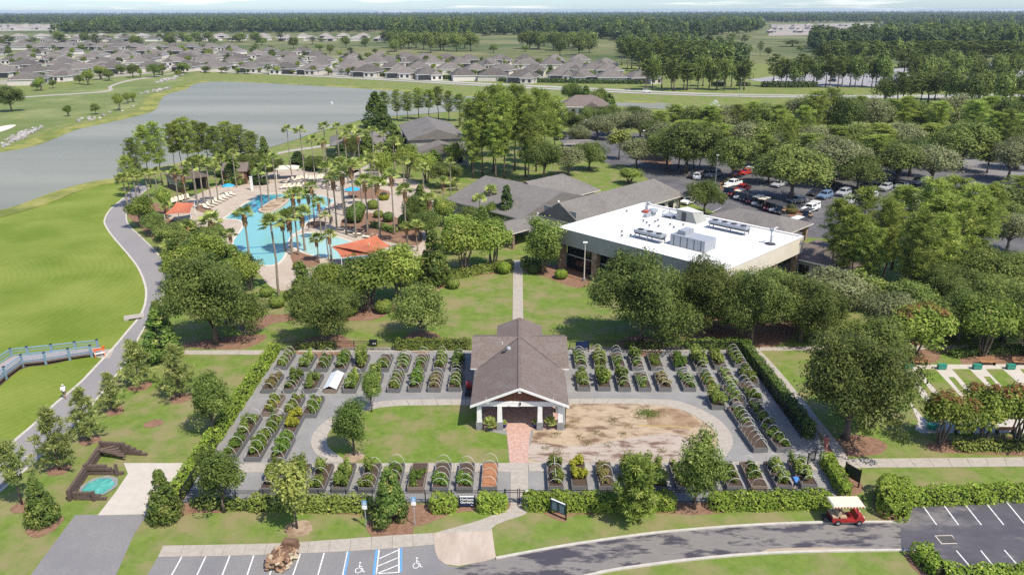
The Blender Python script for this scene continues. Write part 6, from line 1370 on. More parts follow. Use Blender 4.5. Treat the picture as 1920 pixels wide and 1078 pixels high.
# ================================================================== BOARDWALK, ENCLOSURE, HEAP
m_bluew = mat('blue_rail_paint', (.17, .27, .36), (.22, .33, .42), 2, .6, .3, world=False); m_plank = mat('deck_planks', (.30, .26, .265), (.37, .325, .325), 3, .85, .2, world=False, stretch=(1, 8, 1))
m_net = mat('rail_mesh', (.20, .33, .30), None, 1, .8, .2)
DZ = .55
near = [P(x, y, DZ) for x, y in ((190, 660), (171, 662), (130, 668), (85, 675.5), (42, 680), (10, 703), (-25, 733))]
far_ = [P(x, y, DZ) for x, y in ((189, 650), (184, 651), (142, 655), (98, 660), (53, 664.5), (22, 668), (-12, 690))]
bw = thing('boardwalk', 'timber boardwalk with blue railings bending down to the left edge', 'boardwalk', (near[0][0], near[0][1], 0)); o0 = np.array([near[0][0], near[0][1], 0])
A, B = resample(near, 61), resample(far_, 61)
for i in range(60):
    q = [A[i], A[i + 1] + (A[i] - A[i + 1]) * .06, B[i + 1] + (B[i] - B[i + 1]) * .06, B[i]]
    MB().prism([tuple(p - o0[:2]) for p in q][::-1], DZ - .06, DZ + rng.uniform(-.006, .006), m_plank).obj('plank', bw)
for line, posts, side in ((near, near[1:], -1), (far_, far_[1:], 1)):
    for p in posts:
        c = p - o0; MB().box((c[0], c[1], .8), (.2, .2, 1.6 if side < 0 else 1.6), m_bluew).obj('post', bw); MB().box((c[0], c[1], 1.63), (.26, .26, .07), m_black).obj('post_cap', bw)
    for p, q in zip(line[1:-1], line[2:]):
        d = (q - p)[:2]; L = np.linalg.norm(d); ang = math.atan2(d[1], d[0]); m_ = ((p + q) / 2 - o0)
        MB().box((m_[0], m_[1], 1.5), (L, .16, .08), m_bluew, ang).obj('top_rail', bw); MB().box((m_[0], m_[1], DZ + .16), (L, .08, .08), m_bluew, ang).obj('bottom_rail', bw); MB().box((m_[0], m_[1], 1.15), (L, .05, .05), m_bluew, ang).obj('mid_rail', bw)
        MB().box((m_[0], m_[1], DZ - .16), (L, .1, .2), m_wood, ang).obj('side_beam', bw)
        bars = MB()
        for s in np.arange(.2, L, .22): c = p[:2] + d * s / L - o0[:2]; bars.box((c[0], c[1], 1.05), (.02, .02, .85), m_net, ang)
        b = bars.obj('balusters', bw); b['kind'] = 'stuff'
struct(sheet('ditch', [(140, 672), (90, 684), (45, 690), (14, 712), (-30, 745), (-60, 720), (20, 672), (60, 668), (120, 664)], .016, m_soil, 3))
p = P(188, 668); o = thing('barricade', 'orange and white folded barricade at the end of the boardwalk', 'barricade', (p[0], p[1], .03), .5); m_or = mat('safety_orange', (.62, .13, .03), None, 1, .6, .3)
for s in (-.5, .5):
    MB().tube([(s, -.35, 0), (s, 0, 1.1)], .05, m_or, 5).obj('leg', o); MB().tube([(s, .35, 0), (s, 0, 1.1)], .05, m_white, 5).obj('leg', o)
MB().box((0, -.05, .95), (1.3, .05, .25), m_or).obj('board', o); MB().box((0, -.2, .5), (1.2, .05, .2), m_white).obj('board', o); MB().lathe([(.12, 0), (.14, .2), (.04, .26)], m_or, 8).obj('lamp', o, loc=(.55, 0, 1.08))
# timber enclosure
en = thing('timber_enclosure', 'weathered stacked-timber enclosure around the turquoise pit on the concrete pad', 'retaining wall', (-38.5, 57.5, 0)); eo = np.array([-38.5, 57.5])
def timbers(a, b, n, step=0.0, w=.26):
    a, b = np.array(a) - eo, np.array(b) - eo; d = b - a; L = np.linalg.norm(d); ang = math.atan2(d[1], d[0])
    for k in range(n):
        l = L - step * k; c = a + d / L * (l / 2) + np.array([-d[1], d[0]]) / L * rng.normal() * .02
        MB().box((c[0], c[1], .13 + k * .25), (l + rng.normal() * .05, w + rng.normal() * .015, .24), m_wood, ang + rng.normal() * .006).obj('timber', en)
timbers((-39.5, 54.75), (-40.55, 62.1), 4); timbers((-40.4, 62.25), (-36.0, 61.9), 5, .55, .28); timbers((-39.9, 58.7), (-36.7, 58.7), 4, .5, .28); timbers((-39.2, 54.9), (-36.3, 54.9), 3, .6, .28)
for x, y, h in ((-39.45, 54.7, 1.1), (-37.3, 54.7, 1.0), (-37.2, 58.5, 1.2), (-40.6, 62.3, 1.3), (-40.05, 58.5, 1.2), (-38.2, 61.9, 1.35)): MB().box((x - eo[0], y - eo[1], h / 2), (.24, .24, h), m_wood, rng.normal() * .1).obj('post', en)
for k in range(5): MB().box((-1.2 + k * .35, 4.2 - .15 * k, .9 - k * .1), (1.6, .2, .14), m_wood, .5 - .2 * k, M=Matrix.Rotation(.35, 3, 'X')).obj('loose_timber', en)
m_turq = mat('turquoise_tarp', (.05, .27, .235), (.10, .36, .31), 1.5, .45, .4, bump=.8, stretch=(1, .3, 1), c3=(.30, .58, .53), scale3=1.2, lo3=.55, hi3=.7)
pit = thing('covered_pit', 'octagonal pit under a wrinkled turquoise cover inside the timber enclosure', 'cover', (-37.95, 56.7, .03)); v = [(0, 0, .16)]; f = []; R_ = 10
for j, (rr, zz) in enumerate(((.6, .18), (1.1, .15), (1.45, .06))):
    for k in range(24): a_ = 2 * math.pi * k / 24; sc = 1 / max(abs(math.cos((a_ + math.pi / 8) % (math.pi / 4) - math.pi / 8)), .1); v.append((rr * sc * math.cos(a_), rr * sc * math.sin(a_) * .95, zz + rng.normal() * .025))
for k in range(24): f.append((0, 1 + k, 1 + (k + 1) % 24))
for j in range(2):
    for k in range(24): f.append((1 + j * 24 + k, 25 + j * 24 + k, 25 + j * 24 + (k + 1) % 24, 1 + j * 24 + (k + 1) % 24))
MB().add(v, f, m_turq).obj('cover', pit); MB().lathe([(1.62, 0), (1.66, .1), (1.5, .1)], m_stone, 8).obj('rim', pit)
# heap of bark and split wood in the parking bay
p = P(531, 1050); hp = thing('wood_heap', 'ragged heap of brown bark slabs and split wood dumped in a parking bay', 'wood pile', (p[0], p[1], .02), -.15)
m_b1 = mat('split_wood', (.26, .155, .095), (.38, .26, .17), 3, .9, .1, world=False); m_b2 = mat('dark_bark', (.12, .07, .045), (.20, .125, .085), 4, .95, .1, world=False); m_b3 = mat('pale_bark', (.36, .29, .20), (.46, .39, .28), 3, .9, .1, world=False)
for k in range(95):
    y = rng.uniform(-1.25, .9); w_ = .8 * (1 - .15 * abs(y)); x = rng.uniform(-w_, w_); top = 1.15 * (1 - (x / 1.15) ** 2) * (1 - .1 * (y + 1.7)) ; z = rng.uniform(.15, 1) * top
    mb = MB(); d = (rng.uniform(.35, .95), rng.uniform(.18, .42), rng.uniform(.06, .18)); M_ = Matrix.Rotation(rng.normal() * .35, 3, 'X') @ Matrix.Rotation(rng.normal() * .35, 3, 'Y')
    mb.box((0, 0, 0), d, [m_b1, m_b2, m_b3, m_b1][rng.integers(4)], 0, rng.uniform(.6, .95), M_); mb.obj('wood_slab', hp, loc=(x, y, max(z, .1)), rz=rng.uniform(0, 3.1))
MB().box((.05, 1.25, .5), (1.3, .8, .75), m_b2, .06, .85).obj('bark_block', hp)
mb = MB(); mb.lathe([(.95, 0), (1.0, .3), (.8, .75), (.3, 1.0)], m_b2, 12); b = mb.obj('core', hp); b.scale = (.85, 1.3, .8)

# ================================================================== VEHICLES
m_tyre = mat('tyre', (.018, .018, .02), None, 1, .8, .2); m_rim = mat('alloy', (.45, .46, .48), None, 1, .35, .5, metallic=.6); m_lamp = mat('head_lamp', (.75, .75, .72), None, 1, .15, .5); m_tail = mat('tail_lamp', (.35, .02, .02), None, 1, .3, .5)
PAINT = {}
def paint(c):
    if c not in PAINT:
        m = mat('car_paint', c, None, 1, .28, .5).copy() if 'car_paint' in MATS else mat('car_paint', c, None, 1, .28, .5); m.node_tree.nodes['Principled BSDF'].inputs['Base Color'].default_value = (*c, 1); m.node_tree.nodes['Principled BSDF'].inputs['Coat Weight'].default_value = .5; PAINT[c] = m
    return PAINT[c]
WHEEL = MB().tube([(0, -.11, 0), (0, .11, 0)], .36, m_tyre, 14).mesh('wheel'); RIM = MB().tube([(0, -.125, 0), (0, .125, 0)], .22, m_rim, 10).mesh('rim')
def side(mb, prof, w0, w1, zr, m):
    """profile in xz, width blending from w0 at the sill to w1 at height zr"""
    n = len(prof); z0 = min(p[1] for p in prof); v = []
    for s in (-1, 1):
        for x, z in prof: t = min(1, (z - z0) / (zr - z0)); v.append((x, s * (w0 + (w1 - w0) * t) / 2, z))
    tri = tessellate_polygon([[Vector((p[0], p[1], 0)) for p in prof]]); f = []
    area = sum(prof[i][0] * prof[(i + 1) % n][1] - prof[(i + 1) % n][0] * prof[i][1] for i in range(n))
    for a, b, c in tri:
        cr = (prof[b][0] - prof[a][0]) * (prof[c][1] - prof[a][1]) - (prof[b][1] - prof[a][1]) * (prof[c][0] - prof[a][0])
        if cr < 0: b, c = c, b
        f += [(a, b, c), (c + n, b + n, a + n)]
    for i in range(n):
        j = (i + 1) % n; f.append((j, i, i + n, j + n) if area > 0 else (i, j, j + n, i + n))
    return mb.add(v, f, m)
CARS = dict(
 suv=dict(body=[(-2.25, .35), (2.25, .35), (2.3, .75), (2.15, 1.0), (1.05, 1.12), (-2.2, 1.15), (-2.3, .8)], cab=[(1.1, 1.1), (.35, 1.66), (-1.9, 1.70), (-2.22, 1.12)], win=[[(.85, 1.16), (.28, 1.58), (-.35, 1.61), (-.35, 1.17)], [(-.45, 1.17), (-.45, 1.61), (-1.75, 1.62), (-1.95, 1.18)]], h=1.70, L=4.6),
 sedan=dict(body=[(-2.35, .32), (2.3, .32), (2.35, .65), (2.15, .88), (1.0, .98), (-1.5, 1.0), (-2.3, .98), (-2.4, .7)], cab=[(1.05, .96), (.25, 1.42), (-.95, 1.44), (-1.75, .98)], win=[[(.75, 1.02), (.2, 1.36), (-.3, 1.38), (-.3, 1.03)], [(-.4, 1.03), (-.4, 1.38), (-.9, 1.38), (-1.4, 1.04)]], h=1.44, L=4.7),
 pickup=dict(body=[(-2.8, .5), (2.65, .5), (2.75, .9), (2.6, 1.12), (1.3, 1.2), (-2.75, 1.2), (-2.85, .9)], cab=[(1.35, 1.18), (.75, 1.78), (-.95, 1.82), (-1.15, 1.18)], win=[[(1.05, 1.25), (.65, 1.70), (.0, 1.73), (.0, 1.26)], [(-.1, 1.26), (-.1, 1.73), (-.85, 1.74), (-.95, 1.27)]], h=1.82, L=5.6))
def car_meshes(kind, pm, cap=False):
    k = CARS[kind]; out = []; mb = MB(); W = 1.86; side(mb, k['body'], W, W * .97, 1.2, pm); out.append(('body', mb.mesh('body'), None))
    zb = k['cab'][0][1]; wt, wb_ = W * .72, W * .95
    mb = MB(); side(mb, k['cab'], wb_, wt, k['h'], pm); out.append(('cabin', mb.mesh('cabin'), None))
    def wy(z): return (wb_ + (wt - wb_) * min(1, (z - zb) / (k['h'] - zb))) / 2 + .012
    for poly in k['win']:
        for s in (-1, 1): out.append(('side_window', MB().poly([(x, s * wy(z), z) for x, z in (poly if s > 0 else poly[::-1])], m_glass).mesh('side_window'), None))
    (xa, za), (xb, zb2) = k['cab'][0], k['cab'][1]
    def pane(xa, za, xb, zb2, dx):
        p = lambda t, s: (xa + (xb - xa) * t + dx, s * (wy(za + (zb2 - za) * t) - .1), za + (zb2 - za) * t + .012)
        return MB().poly([p(.12, -1), p(.12, 1), p(.9, 1), p(.9, -1)], m_glass).mesh('windscreen')
    out.append(('windscreen', pane(xa, za, xb, zb2, .015), None)); (xa, za), (xb, zb2) = k['cab'][3], k['cab'][2]; out.append(('rear_window', pane(xa, za, xb, zb2, -.015), None))
    bl = k['body'][2][0]; bz = k['body'][2][1]
    for s in (-.66, .66):
        out.append(('headlight', MB().box((bl - .06, s, bz + .02), (.16, .36, .14), m_lamp).mesh('headlight'), None)); out.append(('tail_light', MB().box((k['body'][-1][0] + .08, s * 1.1, bz + .1), (.16, .2, .2), m_tail).mesh('tail_light'), None))
    out.append(('grille', MB().box((bl - .02, 0, bz - .1), (.08, .9, .2), m_black).mesh('grille'), None))
    if kind == 'pickup' and not cap: out.append(('cargo_bed', MB().box((-1.95, 0, 1.19), (1.5, 1.5, .05), m_black).mesh('cargo_bed'), None))
    if cap:
        mb = MB(); side(mb, [(-1.12, 1.18), (-1.0, 1.95), (-2.72, 1.95), (-2.78, 1.18)][::-1], W * .97, W * .85, 1.95, pm); out.append(('cargo_cap', mb.mesh('cargo_cap'), None))
        for s in (-1, 1): out.append(('cap_window', MB().box((-1.85, s * .87, 1.62), (1.2, .05, .3), m_glass).mesh('cap_window'), None))
    return out, k
CM = {}
def car(kind, x, y, col, lab, rz=math.pi / 4, cap=False, z=.02):
    key = (kind, col, cap)
    if key not in CM: CM[key] = car_meshes(kind, paint(col), cap)
    out, k = CM[key]; p = P(x, y); o = thing({'suv': 'parked_suv', 'sedan': 'parked_car', 'pickup': 'pickup_truck'}[kind], lab, {'pickup': 'pickup truck'}.get(kind, 'car'), (p[0], p[1], z), rz)
    for n_, me, _ in out: place(n_, me, o)
    wx = k['L'] * .30
    for sx in (-wx, wx):
        for sy in (-.84, .84): w = place('wheel', WHEEL, o, (sx, sy, .36)); place('rim', RIM, w)
    return o
WHITE, SILV, REDC, BLUC, DARK, GREY = (.78, .78, .76), (.42, .43, .44), (.52, .025, .02), (.16, .24, .38), (.03, .03, .035), (.20, .19, .18)
RC = math.radians(225)
car('pickup', 1390, 360, REDC, 'bright red pickup truck parked side-on in the car park', RC); car('pickup', 1374, 350, WHITE, 'white pickup partly hidden behind the red pickup', RC)
car('pickup', 1519, 397, WHITE, 'white pickup truck with a cargo cap at the end of the golf cart row', RC, True); car('sedan', 1495, 380, GREY, 'grey-brown sedan under the oak left of the white capped pickup', math.radians(200))
car('suv', 1546, 372, BLUC, 'pale blue SUV behind the white capped pickup', RC); car('suv', 1581, 367, SILV, 'silver SUV right of the pale blue SUV', RC); car('suv', 1591, 382, WHITE, 'white SUV half hidden by the pines in front of the silver SUV', RC); car('suv', 1631, 374, WHITE, 'white SUV right of the silver SUV, cut by the pine tops', RC)
car('suv', 1659, 357, SILV, 'silver crossover at the right end of the parked row', RC); car('sedan', 1624, 352, DARK, 'dark sedan in tree shade left of the silver crossover', RC); car('sedan', 1527, 366, DARK, 'dark sedan in the shade between the oak and the pale blue SUV', RC)
car('suv', 1300, 333, DARK, 'dark car at the left end of the upper row under the pines', math.radians(70)); car('suv', 1308, 335, WHITE, 'white car in tree shade, upper row left', math.radians(70)); car('suv', 1338, 332, SILV, 'silver SUV in the upper row beneath the lamp pole', RC); car('sedan', 1326, 330, GREY, 'grey sedan beside the silver SUV in the upper row', RC)
car('suv', 1413, 326, WHITE, 'white SUV in the upper row right of two red cars', math.radians(-40)); car('sedan', 1380, 330, REDC, 'red car half hidden behind the island oak trunk', RC); car('sedan', 1398, 327, REDC, 'red car beside the white SUV in the upper row', RC); car('sedan', 1432, 326, DARK, 'dark car right of the white SUV in the upper row', math.radians(-40))
car('sedan', 1288, 372, DARK, 'dark car beside the end of the long grey roof', RC); car('sedan', 1292, 382, WHITE, 'white car behind the corner street tree', RC)
car('suv', 1895, 374, DARK, 'dark blue SUV alone at the right edge of the car park', math.radians(190)); car('suv', 1213, 174.5, WHITE, 'white car driving on the boulevard', math.radians(-8), z=.13)
car('suv', 1078, 262, DARK, 'dark car parked by the tan-roofed shelter', RC); car('suv', 1050, 262, DARK, 'dark car left of the one by the shelter', RC); car('sedan', 1236, 262, WHITE, 'white car glimpsed among oaks right of the entrance drive', RC); car('sedan', 1221, 262, DARK, 'dark car glimpsed among oaks beside the white one', RC)
more_cars = [(1460, 350, SILV, 'sedan', 'silver sedan under the spreading oak'), (1470, 340, WHITE, 'suv', 'white SUV in the shade behind the spreading oak'), (1645, 345, GREY, 'sedan', 'grey sedan near the silver crossover'), (1690, 352, WHITE, 'sedan', 'white sedan right of the silver crossover'), (1560, 356, DARK, 'suv', 'black SUV behind the pale blue SUV'), (1720, 345, SILV, 'suv', 'silver SUV at the far right of the lot under oaks'), (1450, 330, REDC, 'sedan', 'red sedan at the back of the lot'), (1486, 326, WHITE, 'sedan', 'white sedan at the back of the lot'), (1100, 282, GREY, 'sedan', 'grey sedan right of the tan-roofed shelter')]
for x, y, c, k, lab in more_cars: car(k, x, y, c, lab, RC)
far_cars = [(1452, 153, WHITE), (1500, 152, SILV), (1560, 154, DARK), (1712, 166, WHITE), (1722, 169, DARK), (1757, 121, WHITE), (1742, 138, SILV), (1660, 156, WHITE), (1352, 156, SILV)]
for i, (x, y, c) in enumerate(sorted(far_cars)): car('suv', x, y, c, f'tiny car in the parkway lot beyond the boulevard, {ordinal(i + 1)} from the left', rng.uniform(0, 3), z=.06)
# golf carts
m_seat = mat('tan_vinyl', (.42, .30, .20), None, 1, .6, .3); m_cream = mat('cream_canopy', (.58, .52, .41), (.63, .57, .46), 2, .7, .3, world=False); m_cartred = mat('cart_red', (.30, .024, .022), None, 1, .3, .5)
WC = MB().tube([(0, -.09, 0), (0, .09, 0)], .24, m_tyre, 12).mesh('wheel'); RC_ = MB().tube([(0, -.1, 0), (0, .1, 0)], .13, m_rim, 8).mesh('rim')
def golf_cart(x, y, rz, lab, bm, roofm, fringe=False, z=.02, s=1.0, group=None):
    p = P(x, y); o = thing('golf_cart', lab, 'golf cart', (p[0], p[1], z), rz, group, (s,) * 3)
    mb = MB(); side(mb, [(-1.25, .3), (1.2, .3), (1.3, .5), (1.15, .78), (.72, .92), (.55, .5), (-.1, .42), (-.15, .62), (-1.0, .66), (-1.28, .6)], 1.12, 1.05, .95, bm); mb.obj('body', o)
    MB().box((-.42, 0, .74), (.5, 1.08, .14), m_seat).obj('seat', o); MB().box((-.70, 0, 1.0), (.12, 1.08, .42), m_seat).obj('backrest', o); MB().box((-1.05, 0, .74), (.42, 1.05, .12), m_seat).obj('rear_seat', o); MB().box((-.82, 0, 1.0), (.1, 1.05, .4), m_seat).obj('rear_backrest', o); MB().box((-1.5, 0, .3), (.5, 1.0, .06), m_black).obj('foot_deck', o)
    for sx, tx in ((.72, .50), (-.82, -.85)):
        for sy in (-.5, .5): MB().tube([(sx, sy, .8), (tx, sy, 1.82)], .025, m_black, 5).obj('post', o)
    MB().box((-.2, 0, 1.86), (2.5, 1.32, .10), roofm, 0, .93).obj('roof', o)
    if fringe:
        for k in range(21): MB().box((-1.40 + k * .12, -.665, 1.77), (.075, .02, .13), m_cartred if k % 2 else m_cream).obj('fringe_tab', o)
        for k in range(11): MB().box((1.06, -.6 + k * .12, 1.77), (.02, .075, .13), m_cartred if k % 2 else m_cream).obj('fringe_tab', o)
    else: MB().add([(.74, -.48, .92), (.74, .48, .92), (.52, .48, 1.76), (.52, -.48, 1.76)], [(0, 1, 2, 3)], m_glass).obj('windscreen', o)
    MB().tube([(.55, .28, .85), (.38, .28, 1.02)], .02, m_black, 5).obj('steering_column', o); MB().tube([(.38 + .03 * math.cos(a), .28 + .17 * math.cos(a), 1.02 + .17 * math.sin(a)) for a in np.linspace(0, 6.28, 11)], .015, m_black, 4).obj('steering_wheel', o)
    for sx in (-.82, .85):
        for sy in (-.5, .5): w = place('wheel', WC, o, (sx, sy, .24)); place('rim', RC_, w)
    for sy in (-.36, .36): MB().box((1.24, sy, .62), (.08, .16, .12), m_lamp).obj('headlight', o)
    return o
golf_cart(1584, 977, .02, 'red golf cart with fringed cream canopy parked by the road', m_cartred, m_cream, True, .02, 1.06)
cols = [mat('cart_black', (.03, .03, .035), None, 1, .35, .5), mat('cart_maroon', (.14, .02, .025), None, 1, .35, .5), mat('cart_silver', (.35, .36, .38), None, 1, .35, .5)]
for i, (x, y, r) in enumerate([(1363, 366, 1), (1373, 368, 0), (1385, 374, 1), (1397, 378, 0), (1408, 382, 0), (1419, 386, 1), (1430, 390, 1), (1441, 395, 0), (1452, 398, 0), (1463, 402, 0)]):
    golf_cart(x, y, RC, f'golf cart {ordinal(i + 1)} from the left in the row of parked carts', cols[i % 3], m_cream if r else mat('black_canopy', (.05, .05, .055), None, 1, .6, .3), False, .02, 1.15, 'row of parked golf carts')
golf_cart(1512, 412, RC, 'dark golf cart in front of the white capped pickup', cols[0], MATS['black_canopy'], False, .02, 1.15); golf_cart(1492, 428, RC, 'golf cart with a white top behind the right end of the white roof', cols[0], m_white, False, .02, 1.15); golf_cart(1504, 432, RC, 'dark golf cart beside the white-topped one', cols[1], MATS['black_canopy'], False, .02, 1.15)

# ================================================================== PEOPLE
def person(loc, rz, lab, joints, shirt, legs, skin=(.40, .25, .18), hair=(.05, .035, .03), cap=None, shoe=(.5, .5, .5), zs=(.95, .5, 1.45), name='person', shorts=True):
    """one continuous skinned body; clothing by region; joints are metres in the figure's own frame (x forward)"""
    J = joints; names = list(J); idx = {n: i for i, n in enumerate(names)}
    E_ = [('hip', 'waist'), ('waist', 'chest'), ('chest', 'neck'), ('neck', 'head'), ('chest', 'shl'), ('shl', 'ell'), ('ell', 'wrl'), ('wrl', 'hal'), ('chest', 'shr'), ('shr', 'elr'), ('elr', 'wrr'), ('wrr', 'har'),
          ('hip', 'hpl'), ('hpl', 'knl'), ('knl', 'anl'), ('anl', 'tol'), ('hip', 'hpr'), ('hpr', 'knr'), ('knr', 'anr'), ('anr', 'tor')]
    rad = dict(hip=.15, waist=.14, chest=.16, neck=.065, head=.10, shl=.085, shr=.085, ell=.05, elr=.05, wrl=.036, wrr=.036, hal=.045, har=.045, hpl=.11, hpr=.11, knl=.066, knr=.066, anl=.045, anr=.045, tol=.04, tor=.04)
    me = bpy.data.meshes.new('body'); me.from_pydata([J[n] for n in names], [(idx[a], idx[b]) for a, b in E_], [])
    t = bpy.data.objects.new('tmp', me); COL.objects.link(t); mod = t.modifiers.new('skin', 'SKIN'); t.modifiers.new('sub', 'SUBSURF').levels = 2
    sv = me.skin_vertices[0].data
    for n in names: sv[idx[n]].radius = (rad[n], rad[n] * (.72 if n in ('chest', 'waist', 'hip') else 1)); sv[idx[n]].use_root = n == 'hip'
    bpy.context.view_layer.update(); bm_ = bpy.data.meshes.new_from_object(t.evaluated_get(bpy.context.evaluated_depsgraph_get())); bpy.data.objects.remove(t)
    ms = [mat(f'skin_{lab[:6]}', skin, None, 1, .6, .3), mat(f'shirt_{lab[:14]}', shirt, None, 1, .85, .2), mat(f'trousers_{lab[:14]}', legs, None, 1, .85, .2), mat(f'shoes_{lab[:6]}', shoe, None, 1, .7, .2)]
    bm_.materials.clear()
    for m in ms: bm_.materials.append(m)
    pts = {n: np.array(J[n]) for n in names}; reg = []
    for a, b in E_:
        k = {'head': 0, 'wrl': 0, 'hal': 0, 'wrr': 0, 'har': 0, 'anl': (0 if shorts else 2), 'anr': (0 if shorts else 2), 'tol': 3, 'tor': 3, 'knl': 2, 'knr': 2, 'hpl': 2, 'hpr': 2}.get(b, 1)
        reg.append((pts[a], pts[b], k))
    for pl in bm_.polygons:
        c = np.array(pl.center); best = 9; kk = 1
        for a, b, k in reg:
            ab = b - a; tt = np.clip((c - a) @ ab / (ab @ ab + 1e-9), 0, 1); dd = np.linalg.norm(c - a - ab * tt)
            if dd < best: best = dd; kk = k
        pl.material_index = kk; pl.use_smooth = True
    o = thing(name, lab, 'person', loc, rz); b = place('body', bm_, o)
    h = pts['head']; nk = pts['neck']; up = (h - nk) / np.linalg.norm(h - nk)
    mb = MB(); mb.lathe([(.10, -.02), (.118, .03), (.10, .09), (.05, .125)], mat(f'hair_{lab[:6]}', cap or hair, None, 1, .8, .2), 10); q = mb.obj('cap' if cap else 'hair', b, True, loc=tuple(h + up * .0)); q.rotation_euler = Vector(up).to_track_quat('Z', 'Y').to_euler()
    mb = MB(); fwd = np.array([up[2], 0, -up[0]])
    for s in (-.04, .04): mb.box(tuple(h + fwd * .105 + np.array([0, s, .0])), (.02, .03, .018), m_black)
    mb.box(tuple(h + fwd * .125 - up * .03), (.04, .03, .05), ms[0]); mb.box(tuple(h + fwd * .105 - up * .07), (.02, .05, .012), mat('lips', (.35, .12, .1), None)); mb.obj('face', b)
    return o
walk = dict(hip=(0, 0, .95), waist=(.01, 0, 1.12), chest=(.02, 0, 1.34), neck=(.03, 0, 1.50), head=(.05, 0, 1.66), shl=(.02, .2, 1.42), ell=(-.10, .25, 1.15), wrl=(.04, .26, .93), hal=(.08, .26, .85), shr=(.02, -.2, 1.42), elr=(.08, -.25, 1.16), wrr=(.26, -.25, 1.02), har=(.33, -.24, .98),
            hpl=(0, .1, .9), knl=(.22, .1, .52), anl=(.25, .1, .10), tol=(.38, .1, .05), hpr=(0, -.1, .9), knr=(-.06, -.1, .50), anr=(-.30, -.1, .14), tor=(-.20, -.1, .05))
bend = dict(hip=(-.1, 0, .92), waist=(.06, 0, 1.06), chest=(.30, 0, 1.13), neck=(.45, 0, 1.10), head=(.58, 0, 1.04), shl=(.33, .2, 1.10), ell=(.38, .24, .84), wrl=(.50, .2, .66), hal=(.56, .18, .60), shr=(.33, -.2, 1.10), elr=(.40, -.24, .84), wrr=(.54, -.2, .68), har=(.60, -.18, .62),
            hpl=(-.1, .11, .88), knl=(-.02, .13, .48), anl=(-.08, .13, .09), tol=(.06, .14, .05), hpr=(-.1, -.11, .88), knr=(.02, -.13, .48), anr=(-.02, -.13, .09), tor=(.12, -.14, .05))
p = P(123, 748); person((p[0], p[1], .04), math.radians(120), 'walker in a white shirt and cap on the lakeside path', walk, (.72, .72, .74), (.16, .12, .11), cap=(.6, .6, .62))
p = P(1490, 919); person((p[0], p[1], .02), math.radians(75), 'gardener in a blue shirt bending over a raised bed', bend, (.07, .20, .52), (.03, .04, .09))
p = P(1546, 846); person((p[0], p[1], .05), math.radians(250), 'person in dusty red clothes on the side walk by the open gate', walk, (.34, .10, .09), (.36, .14, .13), shorts=False)
pool_people = [(619, 387, (.05, .05, .06)), (629, 394, (.05, .05, .07)), (623, 421, (.30, .12, .08)), (580, 433, (.6, .6, .62))]
for i, (x, y, c) in enumerate(pool_people): p = P(x, y); person((p[0], p[1], .04), rng.uniform(0, 6), f'bather standing on the pool deck, {ordinal(i + 1)} in order from the far end', walk, c, (.05, .08, .12))

# ================================================================== POOL FURNITURE AND PALMS
m_strap = mat('lounger_strap', (.62, .52, .38), (.68, .59, .46), 3, .8, .2, world=False); m_dkstrap = mat('dark_lounger', (.13, .11, .10), None, 1, .7, .2)
LG = {}
for nm, m_ in (('tan', m_strap), ('dark', m_dkstrap)):
    fr = MB()
    for s in (-.32, .32): fr.box((.0, s, .30), (1.9, .05, .05), m_white)
    lg = [('frame', fr.mesh('frame')), ('seat', MB().box((.28, 0, .34), (1.3, .60, .06), m_).mesh('seat')), ('backrest', MB().box((-.62, 0, .58), (.75, .60, .06), m_, 0, 1, Matrix.Rotation(.72, 3, 'Y')).mesh('backrest'))] + [('leg', MB().box((x, s, .14), (.05, .05, .28), m_white).mesh('leg')) for x in (-.7, .75) for s in (-.3, .3)]
    LG[nm] = lg
def loungers(a, b, n, rz, phrase, kind='tan'):
    pa, pb = P(*a), P(*b)
    for i in range(n):
        q = pa + (pb - pa) * (i / max(1, n - 1)); o = thing('sun_lounger', f'{"tan" if kind == "tan" else "dark"} sun lounger, {ordinal(i + 1)} from the left {phrase}', 'sun lounger', (q[0], q[1], .03), rz + rng.normal() * .06, 'sun loungers ' + phrase, (1.2,) * 3)
        for n_, me in LG[kind]: place(n_, me, o)
loungers((388, 392), (436, 367), 8, math.radians(-35), 'along the left pool edge'); loungers((324, 381), (352, 373), 5, math.radians(-60), 'below the brown cabana')
loungers((530, 354), (566, 351), 5, math.radians(250), 'in the front row at the pool head'); loungers((538, 343), (570, 336), 5, math.radians(250), 'in the middle row at the pool head'); loungers((573, 339), (618, 335), 7, math.radians(265), 'in the rear row at the pool head')
loungers((604, 402), (642, 386), 6, math.radians(200), 'on the right deck by the pool', 'dark'); loungers((690, 352), (735, 346), 5, math.radians(240), 'on the upper right deck'); loungers((600, 352), (650, 360), 5, math.radians(220), 'in the shade of the palms', 'dark'); loungers((640, 432), (690, 447), 4, math.radians(160), 'along the curving deck path')
m_umb = mat('blue_canvas', (.03, .30, .48), (.05, .36, .54), 2, .8, .2, world=False)
def umbrella(x, y, lab, r=1.5, closed=False):
    p = P(x, y); o = thing('pool_umbrella', lab, 'umbrella', (p[0], p[1], .03)); MB().tube([(0, 0, 0), (0, 0, 2.6)], .035, m_white, 6).obj('pole', o); MB().lathe([(.3, 0), (.3, .08), (.08, .12)], m_stone, 10).obj('base', o)
    if closed: MB().lathe([(.16, .9), (.22, 1.4), (.12, 2.3), (.03, 2.65)], m_umb, 8).obj('canopy', o)
    else:
        MB().lathe([(r, 2.05), (r * .5, 2.42), (.04, 2.62)], m_umb, 8).obj('canopy', o)
umbrella(430, 365, 'open blue umbrella at the top left of the pool'); umbrella(662, 372, 'open blue umbrella under the palms right of the pool', 1.9); umbrella(371, 390, 'folded blue umbrella beside the left shade sail', 1.5, True); umbrella(785, 447, 'folded blue umbrella at the right end of the deck', 1.5, True)
